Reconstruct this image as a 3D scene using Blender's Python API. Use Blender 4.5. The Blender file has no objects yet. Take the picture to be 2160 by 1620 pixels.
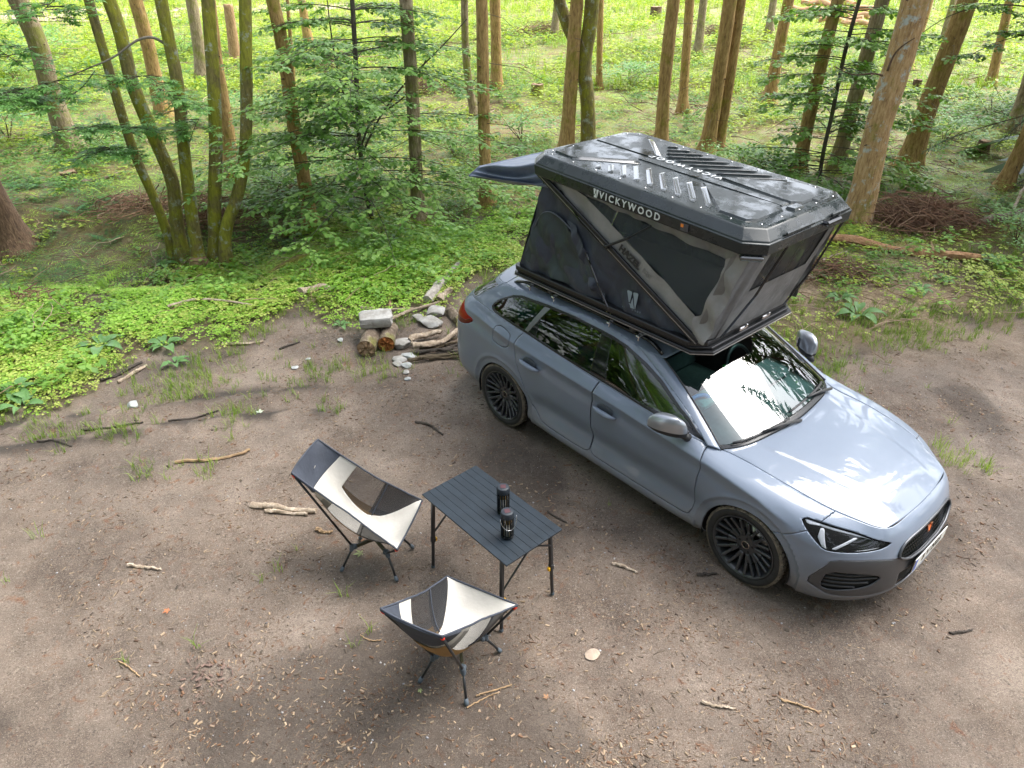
import bpy, bmesh, math, random
import numpy as np
from mathutils import Vector, Matrix
rad = math.radians
RNG = np.random.default_rng(7)
random.seed(7)
S = bpy.context.scene
COL = S.collection

# ------------------------------------------------------------------ camera, sky, sun, exposure
FPX, CAMZ, PITCH = 1503.2, 4.038, rad(31.862)
cam_d = bpy.data.cameras.new('camera'); cam = bpy.data.objects.new('camera', cam_d); COL.objects.link(cam)
cam_d.sensor_width = 36; cam_d.lens = 36*FPX/2160; cam_d.clip_start = .05; cam_d.clip_end = 900
cam.location = (0, 0, CAMZ); cam.rotation_euler = (rad(90)-PITCH, 0, 0)
S.camera = cam
SUN_EL, SUN_AZ = rad(57), rad(62)            # bright overcast: azimuth measured clockwise from +Y
W = bpy.data.worlds.new('World'); S.world = W; W.use_nodes = True
wn = W.node_tree.nodes; wl = W.node_tree.links; wn.clear()
wo = wn.new('ShaderNodeOutputWorld'); wb = wn.new('ShaderNodeBackground'); sk = wn.new('ShaderNodeTexSky')
sk.sky_type = 'NISHITA'; sk.sun_disc = False; sk.sun_elevation = SUN_EL; sk.sun_rotation = SUN_AZ
sk.air_density = 1.0; sk.dust_density = 3.0; sk.ozone_density = 1.0
hs = wn.new('ShaderNodeHueSaturation'); hs.inputs['Saturation'].default_value = .42
wl.new(sk.outputs[0], hs.inputs['Color']); wl.new(hs.outputs[0], wb.inputs['Color'])
wb.inputs['Strength'].default_value = .15
wl.new(wb.outputs[0], wo.inputs[0])
sd = bpy.data.lights.new('sun', 'SUN'); sun = bpy.data.objects.new('sun', sd); COL.objects.link(sun)
sd.energy = 1.4; sd.angle = rad(45); sd.color = (1, .97, .92)
sdir = Vector((math.sin(SUN_AZ)*math.cos(SUN_EL), math.cos(SUN_AZ)*math.cos(SUN_EL), math.sin(SUN_EL)))
sun.rotation_euler = sdir.to_track_quat('Z', 'Y').to_euler(); sun.location = (8, 4, 14)
S.view_settings.view_transform = 'Standard'; S.view_settings.look = 'None'
S.view_settings.exposure = 2.1; S.view_settings.gamma = 1; S.view_settings.use_curve_mapping = False
cy = S.cycles if hasattr(S, 'cycles') else None
S.render.engine = 'CYCLES'
S.cycles.use_denoising = True
S.cycles.max_bounces = 8; S.cycles.transparent_max_bounces = 16; S.cycles.diffuse_bounces = 4; S.cycles.glossy_bounces = 3
S.cycles.transmission_bounces = 4; S.cycles.sample_clamp_indirect = 6; S.cycles.caustics_reflective = False; S.cycles.caustics_refractive = False

# ------------------------------------------------------------------ helpers
def at(px, py, z=0.0):
    """point at height z seen at photo position (px, py): used to survey where things stand"""
    u = (px-1080)/FPX; v = (810-py)/FPX
    cp, sp = math.cos(PITCH), math.sin(PITCH)
    d = np.array([u, cp+v*sp, -sp+v*cp]); t = (z-CAMZ)/d[2]
    return np.array([0, 0, CAMZ])+t*d
def odep(g, z=None):
    """depth along the viewing axis, to turn a photo width into metres"""
    return g[1]*math.cos(PITCH)+(CAMZ-(g[2] if z is None else z))*math.sin(PITCH)
def ray_near(px, py, dist):
    u = (px-1080)/FPX; v = (810-py)/FPX
    cp, sp = math.cos(PITCH), math.sin(PITCH)
    d = np.array([u, cp+v*sp, -sp+v*cp])
    return np.array([0, 0, CAMZ])+d*(dist/math.hypot(d[0], d[1]))

def mesh_np(name, V, F, smooth=True):
    me = bpy.data.meshes.new(name)
    me.from_pydata([tuple(map(float, v)) for v in V], [], [tuple(int(i) for i in f) for f in F])
    if smooth: me.polygons.foreach_set('use_smooth', np.ones(len(me.polygons), bool))
    me.update(); return me
def mesh_fast(name, V, F, smooth=False):
    """V (n,3), F (m,k) of one polygon size"""
    V = np.asarray(V, np.float32); F = np.asarray(F, np.int32)
    me = bpy.data.meshes.new(name)
    me.vertices.add(len(V)); me.vertices.foreach_set('co', V.ravel())
    m, k = F.shape
    me.loops.add(m*k); me.loops.foreach_set('vertex_index', F.ravel())
    me.polygons.add(m); me.polygons.foreach_set('loop_start', np.arange(0, m*k, k, dtype=np.int32))
    me.polygons.foreach_set('loop_total', np.full(m, k, np.int32))
    if smooth: me.polygons.foreach_set('use_smooth', np.ones(m, bool))
    me.update(calc_edges=True); me.validate(); return me
def link(name, me, mat=None, parent=None, loc=None, rot=None):
    o = bpy.data.objects.new(name, me); COL.objects.link(o)
    if mat is not None:
        for m in (mat if isinstance(mat, (list, tuple)) else [mat]): me.materials.append(m)
    if parent is not None: o.parent = parent
    if loc is not None: o.location = loc
    if rot is not None: o.rotation_euler = rot
    return o
def obj(name, V, F, mat=None, parent=None, smooth=True, **k):
    return link(name, mesh_np(name, V, F, smooth), mat, parent, **k)
def tag(o, label=None, cat=None, group=None, kind=None):
    if label: o['label'] = label
    if cat: o['category'] = cat
    if group: o['group'] = group
    if kind: o['kind'] = kind
    return o
def empty(name, loc=(0, 0, 0), rotz=0.0):
    o = bpy.data.objects.new(name, None); COL.objects.link(o); o.location = loc; o.rotation_euler = (0, 0, rotz); o.empty_display_size = .2
    return o
class MB:
    """collects shapes into one mesh"""
    def __init__(s): s.V = []; s.F = []; s.n = 0; s.M = []
    def add(s, V, F, m=0):
        V = np.asarray(V, float)
        s.V.append(V); s.F += [tuple(i+s.n for i in f) for f in F]; s.M += [m]*len(F); s.n += len(V)
    def box(s, c, size, R=None, bev=0, m=0):
        x, y, z = np.array(size)/2
        if bev:
            V = []; b = min(bev, x*.9, y*.9, z*.9)
            for sx in (-1, 1):
                for sy in (-1, 1):
                    for sz in (-1, 1):
                        V += [(sx*(x-b), sy*(y-b), sz*z), (sx*(x-b), sy*y, sz*(z-b)), (sx*x, sy*(y-b), sz*(z-b))]
            bm = bmesh.new(); [bm.verts.new(v) for v in V]; bm.verts.ensure_lookup_table()
            bmesh.ops.convex_hull(bm, input=bm.verts); bm.verts.index_update()
            V = np.array([v.co[:] for v in bm.verts]); F = [tuple(v.index for v in f.verts) for f in bm.faces]; bm.free()
        else:
            V = np.array([(a, b, c_) for a in (-x, x) for b in (-y, y) for c_ in (-z, z)])
            F = [(0, 1, 3, 2), (4, 6, 7, 5), (0, 4, 5, 1), (2, 3, 7, 6), (0, 2, 6, 4), (1, 5, 7, 3)]
        if R is not None: V = V@np.array(R).T
        s.add(V+np.array(c), F, m)
    def bar(s, a, b, w, h=None, bev=0, up=(0, 0, 1), m=0):
        a = np.array(a, float); b = np.array(b, float); h = h or w; d = b-a; L = np.linalg.norm(d); d /= L
        u = np.array(up, float)
        if abs(u@d) > .95: u = np.array([1., 0, 0])
        r = np.cross(u, d); r /= np.linalg.norm(r); u = np.cross(d, r)
        s.box((a+b)/2, (L, w, h), np.stack([d, r, u], 1), bev, m)
    def tube(s, pts, r, n=8, cap=True, m=0):
        V, F = tube(pts, r, n, cap); s.add(V, F, m)
    def lathe(s, prof, c=(0, 0, 0), n=24, m=0, R=None):
        V, F = lathe(prof, n)
        if R is not None: V = V@np.array(R).T
        s.add(V+np.array(c), F, m)
    def build(s, name, mat, parent=None, smooth=False, **k):
        V = np.concatenate(s.V); me = mesh_np(name, V, s.F, smooth)
        o = link(name, me, mat, parent, **k)
        if any(s.M): me.polygons.foreach_set('material_index', np.array(s.M, np.int32))
        if smooth == 'auto':
            autosmooth(o)
        return o
def autosmooth(o, ang=35):
    me = o.data
    me.polygons.foreach_set('use_smooth', np.ones(len(me.polygons), bool))
    try: me.set_sharp_from_angle(angle=rad(ang))
    except Exception: pass
def frames(P):
    P = np.asarray(P, float); T = np.gradient(P, axis=0); T /= np.linalg.norm(T, axis=1)[:, None]+1e-12
    ref = np.array([0, 0, 1.]) if abs(T[0][2]) < .9 else np.array([1., 0, 0])
    N = []; u = np.cross(ref, T[0]); u /= np.linalg.norm(u)
    for t in T:
        u = u-(u@t)*t; u /= np.linalg.norm(u)+1e-12; N.append(u)
    N = np.array(N); return P, T, N, np.cross(T, N)
def tube(pts, r, n=8, cap=True, lump=None):
    P, T, N, B = frames(pts); m = len(P); r = np.broadcast_to(np.asarray(r, float), (m,))
    a = np.linspace(0, 2*np.pi, n, endpoint=False)
    rr = r[:, None]*np.ones(n)[None]
    if lump is not None: rr = rr*lump
    V = P[:, None]+rr[..., None]*(np.cos(a)[None, :, None]*N[:, None]+np.sin(a)[None, :, None]*B[:, None])
    V = V.reshape(-1, 3); F = []
    for i in range(m-1):
        for j in range(n):
            k = (j+1) % n; F.append((i*n+j, i*n+k, (i+1)*n+k, (i+1)*n+j))
    if cap: F += [tuple(range(n))[::-1], tuple(range((m-1)*n, m*n))]
    return V, F
def lathe(prof, n=24):
    prof = np.array(prof, float); m = len(prof); a = np.linspace(0, 2*np.pi, n, endpoint=False)
    V = np.stack([prof[:, None, 0]*np.cos(a), prof[:, None, 0]*np.sin(a), prof[:, None, 1]+0*a], -1).reshape(-1, 3); F = []
    for i in range(m-1):
        for j in range(n):
            k = (j+1) % n; F.append((i*n+j, i*n+k, (i+1)*n+k, (i+1)*n+j))
    F += [tuple(range(n))[::-1], tuple(range((m-1)*n, m*n))]
    return V, F
def curve(pts, n=24):
    pts = np.asarray(pts, float); t = np.r_[0, np.cumsum(np.linalg.norm(np.diff(pts, axis=0), axis=1))]
    return spl(pts, t, np.linspace(0, t[-1], n))
def spl(P, t, tq):
    """natural cubic spline along axis 0"""
    P = np.asarray(P, float); n = len(t); sh = P.shape[1:]; Y = P.reshape(n, -1)
    h = np.diff(t)
    if n == 2: M = np.zeros_like(Y)
    else:
        A = np.zeros((n, n)); A[0, 0] = A[-1, -1] = 1; R = np.zeros_like(Y)
        for i in range(1, n-1):
            A[i, i-1] = h[i-1]; A[i, i] = 2*(h[i-1]+h[i]); A[i, i+1] = h[i]
            R[i] = 6*((Y[i+1]-Y[i])/h[i]-(Y[i]-Y[i-1])/h[i-1])
        M = np.linalg.solve(A, R)
    k = np.clip(np.searchsorted(t, tq)-1, 0, n-2); a = (t[k+1]-tq)/h[k]; b = 1-a
    a = a[:, None]; b = b[:, None]; hh = h[k][:, None]
    return (a*Y[k]+b*Y[k+1]+((a**3-a)*M[k]+(b**3-b)*M[k+1])*hh**2/6).reshape((len(tq),)+sh)
# value noise
_PERM = np.random.default_rng(3).random((256, 256))
def vnoise(x, y):
    xi = np.floor(x).astype(int); yi = np.floor(y).astype(int); fx = x-xi; fy = y-yi
    fx = fx*fx*(3-2*fx); fy = fy*fy*(3-2*fy)
    g = lambda i, j: _PERM[i & 255, j & 255]
    return (g(xi, yi)*(1-fx)+g(xi+1, yi)*fx)*(1-fy)+(g(xi, yi+1)*(1-fx)+g(xi+1, yi+1)*fx)*fy
def fbm(x, y, o=4, s=1.0):
    v = 0; a = 1; tot = 0
    for i in range(o):
        v = v+a*vnoise(x*s+17.3*i, y*s-9.1*i); tot += a; a *= .5; s *= 2.03
    return v/tot
def sst(a, b, x):
    t = np.clip((x-a)/(b-a), 0, 1); return t*t*(3-2*t)

# ------------------------------------------------------------------ materials
MATS = {}
def nodes(name):
    m = bpy.data.materials.new(name); m.use_nodes = True; nt = m.node_tree
    return m, nt, nt.nodes['Principled BSDF']
def sset(b, **k):
    for n, v in k.items():
        n = n.replace('_', ' ')
        if n in b.inputs: b.inputs[n].default_value = v
def mat(name, col, rough=.5, metal=0, vary=.0, scale=8, bump=0, bscale=40, col2=None, coord='Object', stretch=None, **kw):
    if name in MATS: return MATS[name]
    m, nt, b = nodes(name); N = nt.nodes; L = nt.links
    b.inputs['Base Color'].default_value = (*col, 1); b.inputs['Roughness'].default_value = rough; b.inputs['Metallic'].default_value = metal
    sset(b, **kw)
    if vary or bump or col2:
        tc = N.new('ShaderNodeTexCoord'); src = tc.outputs[coord]
        if stretch:
            mp = N.new('ShaderNodeMapping'); mp.inputs['Scale'].default_value = stretch; L.new(src, mp.inputs[0]); src = mp.outputs[0]
    if vary or col2:
        nz = N.new('ShaderNodeTexNoise'); nz.inputs['Scale'].default_value = scale; nz.inputs['Detail'].default_value = 5; nz.inputs['Roughness'].default_value = .6
        L.new(src, nz.inputs['Vector'])
        cr = N.new('ShaderNodeValToRGB'); cr.color_ramp.elements[0].position = .3; cr.color_ramp.elements[1].position = .7
        c2 = col2 or tuple(min(1, c*(1+vary)) for c in col); c1 = col if col2 else tuple(c*(1-vary) for c in col)
        cr.color_ramp.elements[0].color = (*c1, 1); cr.color_ramp.elements[1].color = (*c2, 1)
        L.new(nz.outputs['Fac'], cr.inputs[0]); L.new(cr.outputs[0], b.inputs['Base Color'])
    if bump:
        n2 = N.new('ShaderNodeTexNoise'); n2.inputs['Scale'].default_value = bscale; n2.inputs['Detail'].default_value = 4
        L.new(src, n2.inputs['Vector'])
        bp = N.new('ShaderNodeBump'); bp.inputs['Strength'].default_value = bump; bp.inputs['Distance'].default_value = .02
        L.new(n2.outputs['Fac'], bp.inputs['Height']); L.new(bp.outputs[0], b.inputs['Normal'])
    MATS[name] = m; return m
def leafmat(name, c1, c2, trans=.35, rough=.45, scale=3.0, dead=None):
    """leaf: two greens varied from leaf to leaf, light coming through"""
    m, nt, b = nodes(name); N = nt.nodes; L = nt.links
    tc = N.new('ShaderNodeTexCoord'); nz = N.new('ShaderNodeTexNoise'); nz.inputs['Scale'].default_value = scale; nz.inputs['Detail'].default_value = 6
    L.new(tc.outputs['Object'], nz.inputs['Vector'])
    gi = N.new('ShaderNodeNewGeometry'); ad = N.new('ShaderNodeMath'); ad.operation = 'MULTIPLY_ADD'
    ad.inputs[1].default_value = .5; L.new(gi.outputs['Random Per Island'], ad.inputs[0])
    sb = N.new('ShaderNodeMath'); sb.operation = 'SUBTRACT'; sb.inputs[1].default_value = .25; L.new(nz.outputs['Fac'], sb.inputs[0]); L.new(sb.outputs[0], ad.inputs[2])
    cr = N.new('ShaderNodeValToRGB'); cr.color_ramp.elements[0].position = .25; cr.color_ramp.elements[1].position = .75
    cr.color_ramp.elements[0].color = (*c1, 1); cr.color_ramp.elements[1].color = (*c2, 1)
    if dead:
        e = cr.color_ramp.elements.new(.95); e.color = (*dead, 1)
    L.new(ad.outputs[0], cr.inputs[0]); L.new(cr.outputs[0], b.inputs['Base Color'])
    b.inputs['Roughness'].default_value = rough; sset(b, Specular_IOR_Level=.35)
    tr = N.new('ShaderNodeBsdfTranslucent'); mx = N.new('ShaderNodeMixShader'); mx.inputs[0].default_value = trans
    hv = N.new('ShaderNodeHueSaturation'); hv.inputs['Saturation'].default_value = 1.1; hv.inputs['Value'].default_value = 1.3
    L.new(cr.outputs[0], hv.inputs['Color']); L.new(hv.outputs[0], tr.inputs[0])
    out = N['Material Output']; L.new(b.outputs[0], mx.inputs[1]); L.new(tr.outputs[0], mx.inputs[2]); L.new(mx.outputs[0], out.inputs[0])
    MATS[name] = m; return m
def glassmat(name, tint, rough=.0, refl=1.0):
    """tinted pane: see through, mirrored by Fresnel"""
    m = bpy.data.materials.new(name); m.use_nodes = True; nt = m.node_tree; N = nt.nodes; L = nt.links; N.clear()
    o = N.new('ShaderNodeOutputMaterial'); t = N.new('ShaderNodeBsdfTransparent'); g = N.new('ShaderNodeBsdfGlossy'); f = N.new('ShaderNodeFresnel'); mx = N.new('ShaderNodeMixShader')
    t.inputs[0].default_value = (*tint, 1); g.inputs['Roughness'].default_value = rough; f.inputs[0].default_value = 1.52
    ml = N.new('ShaderNodeMath'); ml.operation = 'MULTIPLY_ADD'; ml.inputs[1].default_value = 1.7*refl; ml.inputs[2].default_value = .02; ml.use_clamp = True
    L.new(f.outputs[0], ml.inputs[0]); L.new(ml.outputs[0], mx.inputs[0]); L.new(t.outputs[0], mx.inputs[1]); L.new(g.outputs[0], mx.inputs[2]); L.new(mx.outputs[0], o.inputs[0])
    MATS[name] = m; return m
def meshcloth(name, col, open_=.5, scale=400):
    """woven net: a fixed share of light passes"""
    m = bpy.data.materials.new(name); m.use_nodes = True; nt = m.node_tree; N = nt.nodes; L = nt.links
    b = N['Principled BSDF']; b.inputs['Base Color'].default_value = (*col, 1); b.inputs['Roughness'].default_value = .6
    t = N.new('ShaderNodeBsdfTransparent'); mx = N.new('ShaderNodeMixShader'); mx.inputs[0].default_value = open_
    L.new(b.outputs[0], mx.inputs[1]); L.new(t.outputs[0], mx.inputs[2]); L.new(mx.outputs[0], N['Material Output'].inputs[0])
    MATS[name] = m; return m
# ------------------------------------------------------------------ car
def dense(ctrl, nu, nv, gu=(0, 0), gv=(0, 0)):
    """tensor cubic spline through ctrl (U,V,3); gu/gv = mirrored ghost rows (y -> -y) at each end"""
    P = np.asarray(ctrl, float); mir = np.array([1, -1, 1.])
    def ext(P, g):
        a = [P[i]*mir for i in range(g[0], 0, -1)]; b = [P[-1-i]*mir for i in range(1, g[1]+1)]
        return np.concatenate([np.array(a).reshape(-1, *P.shape[1:]), P, np.array(b).reshape(-1, *P.shape[1:])]) if (g[0] or g[1]) else P
    def ax(P, n, g):
        Q = ext(P, g); d = np.linalg.norm(np.diff(Q, axis=0), axis=2).mean(1)+1e-4; t = np.r_[0, np.cumsum(d)]
        t0, t1 = t[g[0]], t[len(t)-1-g[1]]
        return spl(Q, t, np.linspace(t0, t1, n))
    P = ax(P, nu, gu)
    P = ax(P.transpose(1, 0, 2), nv, gv).transpose(1, 0, 2)
    return P
def gridmesh(P, flip=False):
    nu, nv = P.shape[:2]; idx = np.arange(nu*nv).reshape(nu, nv)
    F = np.stack([idx[:-1, :-1], idx[1:, :-1], idx[1:, 1:], idx[:-1, 1:]], -1).reshape(-1, 4)
    if flip: F = F[:, ::-1]
    return P.reshape(-1, 3), [tuple(f) for f in F]
def clip(V, F, f):
    """cut polygons along f = 0: returns (V, F where f>0, F where f<0)"""
    V = [tuple(v) for v in V]; f = list(map(float, f)); pos = []; neg = []; cache = {}
    def cut(a, b):
        k = (a, b) if a < b else (b, a)
        if k not in cache:
            a_, b_ = k; t = f[a_]/(f[a_]-f[b_]); t = min(max(t, 0), 1)
            V.append(tuple(V[a_][i]+t*(V[b_][i]-V[a_][i]) for i in range(3))); cache[k] = len(V)-1
        return cache[k]
    for p in F:
        s = [f[i] > 0 for i in p]
        if all(s): pos.append(p); continue
        if not any(s): neg.append(p); continue
        A = []; B = []; n = len(p)
        for i in range(n):
            a, b = p[i], p[(i+1) % n]
            (A if s[i] else B).append(a)
            if s[i] != s[(i+1) % n]:
                c = cut(a, b); A.append(c); B.append(c)
        if len(A) > 2: pos.append(tuple(A))
        if len(B) > 2: neg.append(tuple(B))
    return np.array(V), pos, neg
def chaikin(p, n=2, closed=True):
    p = np.asarray(p, float)
    for _ in range(n):
        q = np.roll(p, -1, 0); p = np.stack([.75*p+.25*q, .25*p+.75*q], 1).reshape(-1, 2)
    return p
def sdf(poly, X, Y):
    poly = np.asarray(poly, float); P = np.stack([X, Y], -1); d = np.full(len(P), 1e9); ins = np.zeros(len(P), bool)
    for a, b in zip(poly, np.roll(poly, -1, 0)):
        e = b-a; w = P-a; t = np.clip((w@e)/(e@e+1e-12), 0, 1); d = np.minimum(d, np.linalg.norm(w-t[:, None]*e, axis=1))
        c = (a[1] <= P[:, 1]) != (b[1] <= P[:, 1])
        with np.errstate(divide='ignore', invalid='ignore'):
            xi = a[0]+(P[:, 1]-a[1])*e[0]/(e[1] if e[1] else 1e-12)
        ins ^= c & (P[:, 0] < xi)
    return np.where(ins, -d, d)
def compact(V, F):
    u = sorted({i for f in F for i in f}); m = {a: i for i, a in enumerate(u)}
    return (np.array(V)[u] if u else np.zeros((0, 3))), [tuple(m[i] for i in f) for f in F]
class Skin:
    """a piece of surface that can be split by outlines"""
    def __init__(s, V, F): s.V, s.F = compact(V, F)
    def split(s, fn, gap=0.0):
        """fn(V) -> signed distance (inside negative). returns inside, outside; a gap is dropped between them"""
        f = fn(s.V)
        V, out, rest = clip(s.V, s.F, f-gap) if gap else clip(s.V, s.F, f)
        o = Skin(V, out)
        if gap:
            r = Skin(V, rest); V2, _, ins = clip(r.V, r.F, fn(r.V)+gap); return Skin(V2, ins), o
        return Skin(V, rest), o
    def mirror(s): return Skin(s.V*np.array([1, -1, 1.]), [f[::-1] for f in s.F])
def join(*sk):
    V = []; F = []; n = 0
    for k in sk:
        if not len(k.V): continue
        V.append(k.V); F += [tuple(i+n for i in f) for f in k.F]; n += len(k.V)
    return Skin(np.concatenate(V), F)
def panel(name, sk, m, parent, thick=.010, weld=.0015, ang=40):
    me = mesh_np(name, sk.V, sk.F)
    bm = bmesh.new(); bm.from_mesh(me); bmesh.ops.remove_doubles(bm, verts=bm.verts, dist=weld)
    bmesh.ops.dissolve_degenerate(bm, dist=.0002, edges=bm.edges)
    bm.to_mesh(me); bm.free()
    o = link(name, me, m, parent)
    autosmooth(o, ang)
    if thick:
        md = o.modifiers.new('edge', 'SOLIDIFY'); md.thickness = thick; md.offset = -1; md.use_even_offset = False
    return o

paint = mat('car_paint', (.165, .20, .26), .42, vary=.03, scale=3, Coat_Weight=.8, Coat_Roughness=.035, Coat_IOR=1.45, Specular_IOR_Level=.22)
# road film: thin dust in speckles, thicker brown spray low on the flanks (built into the paint as dirt)
_nt = paint.node_tree; _N = _nt.nodes; _L = _nt.links; _b = _N['Principled BSDF']; _src = _b.inputs['Base Color'].links[0].from_socket
_tc = _N.new('ShaderNodeTexCoord'); _sx = _N.new('ShaderNodeSeparateXYZ'); _L.new(_tc.outputs['Object'], _sx.inputs[0])
_n1 = _N.new('ShaderNodeTexNoise'); _n1.inputs['Scale'].default_value = 160; _n1.inputs['Detail'].default_value = 3; _L.new(_tc.outputs['Object'], _n1.inputs['Vector'])
_n2 = _N.new('ShaderNodeTexNoise'); _n2.inputs['Scale'].default_value = 5; _n2.inputs['Detail'].default_value = 6; _L.new(_tc.outputs['Object'], _n2.inputs['Vector'])
_mr = _N.new('ShaderNodeMapRange'); _mr.inputs[1].default_value = .52; _mr.inputs[2].default_value = .18; _L.new(_sx.outputs[2], _mr.inputs[0])
_m1 = _N.new('ShaderNodeMath'); _m1.operation = 'MULTIPLY'; _L.new(_mr.outputs[0], _m1.inputs[0]); _L.new(_n2.outputs['Fac'], _m1.inputs[1])
_r1 = _N.new('ShaderNodeValToRGB'); _r1.color_ramp.elements[0].position = .60; _r1.color_ramp.elements[1].position = .72; _L.new(_n1.outputs['Fac'], _r1.inputs[0])
_m2 = _N.new('ShaderNodeMath'); _m2.operation = 'MULTIPLY_ADD'; _m2.inputs[1].default_value = .22; _m2.use_clamp = True; _L.new(_r1.outputs[0], _m2.inputs[0]); _L.new(_m1.outputs[0], _m2.inputs[2])
_mx = _N.new('ShaderNodeMix'); _mx.data_type = 'RGBA'; _L.new(_m2.outputs[0], _mx.inputs[0]); _L.new(_src, _mx.inputs[6]); _mx.inputs[7].default_value = (.20, .17, .14, 1); _L.new(_mx.outputs[2], _b.inputs['Base Color'])
_cw = _N.new('ShaderNodeMapRange'); _cw.inputs[3].default_value = .85; _cw.inputs[4].default_value = .15; _L.new(_m2.outputs[0], _cw.inputs[0]); _L.new(_cw.outputs[0], _b.inputs['Coat Weight'])
trimblk = mat('black_trim', (.012, .013, .015), .25)
gloss = mat('piano_black', (.006, .007, .008), .06)
plastic = mat('dark_plastic', (.022, .023, .025), .55, vary=.25, scale=30)
satin = mat('satin_graphite', (.085, .09, .10), .38, .55)
mirrorgrey = mat('mirror_cap_grey', (.28, .30, .33), .28, .6, Coat_Weight=.6)
chrome = mat('dark_chrome', (.55, .56, .58), .12, 1)
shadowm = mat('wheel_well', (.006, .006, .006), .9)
glass = glassmat('side_glass', (.16, .25, .22), refl=1.15)
wglass = glassmat('windscreen_glass', (.52, .74, .72), refl=1.3)
lens = glassmat('lamp_lens', (.97, .98, 1.0), refl=.35)
rubber = mat('tyre_rubber', (.018, .018, .018), .75, vary=.3, scale=18, bump=.2, bscale=60)
mud = mat('muddy_tread', (.05, .045, .038), .9, col2=(.20, .165, .12), scale=22, bump=.6, bscale=70)
rimblk = mat('rim_black', (.028, .030, .034), .38, Coat_Weight=.3, Coat_Roughness=.2)
metal = mat('brushed_metal', (.45, .44, .43), .35, 1)
redlens = mat('tail_lens_red', (.26, .001, .002), .35, Coat_Weight=.25, Coat_Roughness=.05, Specular_IOR_Level=.2)
darkred = mat('tail_lens_dark', (.10, .002, .003), .3, Coat_Weight=.25, Coat_Roughness=.05, Specular_IOR_Level=.2)
inner = mat('cabin_trim', (.055, .060, .062), .7, vary=.2, scale=12)
seatm = mat('seat_cloth', (.075, .08, .085), .85, vary=.2, scale=30)
CARX, CARY, CARH = 1.4446, 5.3347, rad(-48.989)
car = empty('estate_car', (CARX, CARY, 0), CARH)
tag(car, 'grey-blue estate car with black wheels carrying the open roof tent', 'car')

# outer wall: stations from the nose centre round the flank to the tail centre, rows from sill to shoulder; y is half width
WALL = [
 [(2.20,0,.165),(2.237,0,.24),(2.243,0,.38),(2.228,0,.52),(2.203,0,.615),(2.178,0,.682),(2.150,0,.728),(2.113,0,.762)],
 [(2.19,.25,.165),(2.227,.25,.24),(2.233,.25,.38),(2.218,.25,.52),(2.193,.25,.615),(2.168,.25,.682),(2.140,.25,.728),(2.103,.25,.762)],
 [(2.145,.43,.165),(2.18,.445,.24),(2.185,.455,.38),(2.175,.46,.52),(2.152,.46,.607),(2.128,.46,.672),(2.102,.46,.722),(2.072,.45,.762)],
 [(2.03,.62,.165),(2.055,.645,.24),(2.06,.66,.38),(2.06,.665,.52),(2.04,.66,.60),(2.01,.645,.67),(1.965,.605,.737),(1.925,.555,.787)],
 [(1.87,.755,.165),(1.89,.785,.24),(1.895,.80,.38),(1.895,.808,.52),(1.87,.805,.61),(1.835,.79,.69),(1.785,.735,.775),(1.745,.635,.826)],
 [(1.715,.805,.165),(1.725,.84,.24),(1.73,.862,.38),(1.725,.870,.52),(1.69,.870,.63),(1.655,.858,.72),(1.61,.80,.803),(1.57,.668,.852)],
 [(1.36,.81,.18),(1.36,.855,.25),(1.36,.880,.40),(1.36,.893,.55),(1.35,.898,.67),(1.34,.893,.768),(1.32,.845,.842),(1.285,.692,.882)],
 [(1.0,.82,.185),(1.0,.872,.25),(1.0,.872,.40),(1.0,.884,.56),(1.0,.892,.70),(1.0,.893,.815),(.99,.852,.878),(.955,.73,.905)],
 [(.75,.83,.185),(.75,.884,.245),(.75,.856,.40),(.75,.874,.56),(.75,.889,.72),(.75,.895,.845),(.75,.872,.908),(.75,.828,.952)],
 [(.2,.83,.185),(.2,.888,.245),(.2,.854,.40),(.2,.872,.56),(.2,.890,.74),(.2,.899,.885),(.2,.884,.945),(.2,.846,.992)],
 [(-.5,.83,.185),(-.5,.888,.245),(-.5,.856,.40),(-.5,.874,.56),(-.5,.892,.76),(-.5,.902,.925),(-.5,.888,.988),(-.5,.850,1.043)],
 [(-1.0,.82,.185),(-1.0,.872,.25),(-1.0,.868,.40),(-1.0,.884,.56),(-1.0,.898,.76),(-1.0,.902,.955),(-1.0,.884,1.022),(-1.0,.846,1.088)],
 [(-1.343,.81,.20),(-1.343,.86,.27),(-1.343,.884,.40),(-1.343,.896,.56),(-1.343,.900,.76),(-1.343,.896,.97),(-1.343,.876,1.036),(-1.343,.838,1.108)],
 [(-1.70,.80,.22),(-1.74,.845,.30),(-1.75,.862,.42),(-1.75,.870,.58),(-1.75,.872,.78),(-1.75,.866,.96),(-1.74,.838,1.05),(-1.72,.795,1.128)],
 [(-1.99,.75,.24),(-2.05,.80,.32),(-2.09,.824,.45),(-2.09,.826,.60),(-2.08,.824,.78),(-2.055,.808,.95),(-2.01,.772,1.055),(-1.965,.725,1.125)],
 [(-2.18,.55,.25),(-2.25,.58,.33),(-2.28,.60,.46),(-2.28,.60,.60),(-2.25,.60,.78),(-2.21,.60,.94),(-2.14,.59,1.035),(-2.075,.575,1.115)],
 [(-2.26,0,.25),(-2.33,0,.33),(-2.36,0,.46),(-2.35,0,.60),(-2.31,0,.78),(-2.27,0,.93),(-2.19,0,1.03),(-2.11,0,1.11)],
]
AW = dense(WALL, 330, 100, (1, 1))
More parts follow.
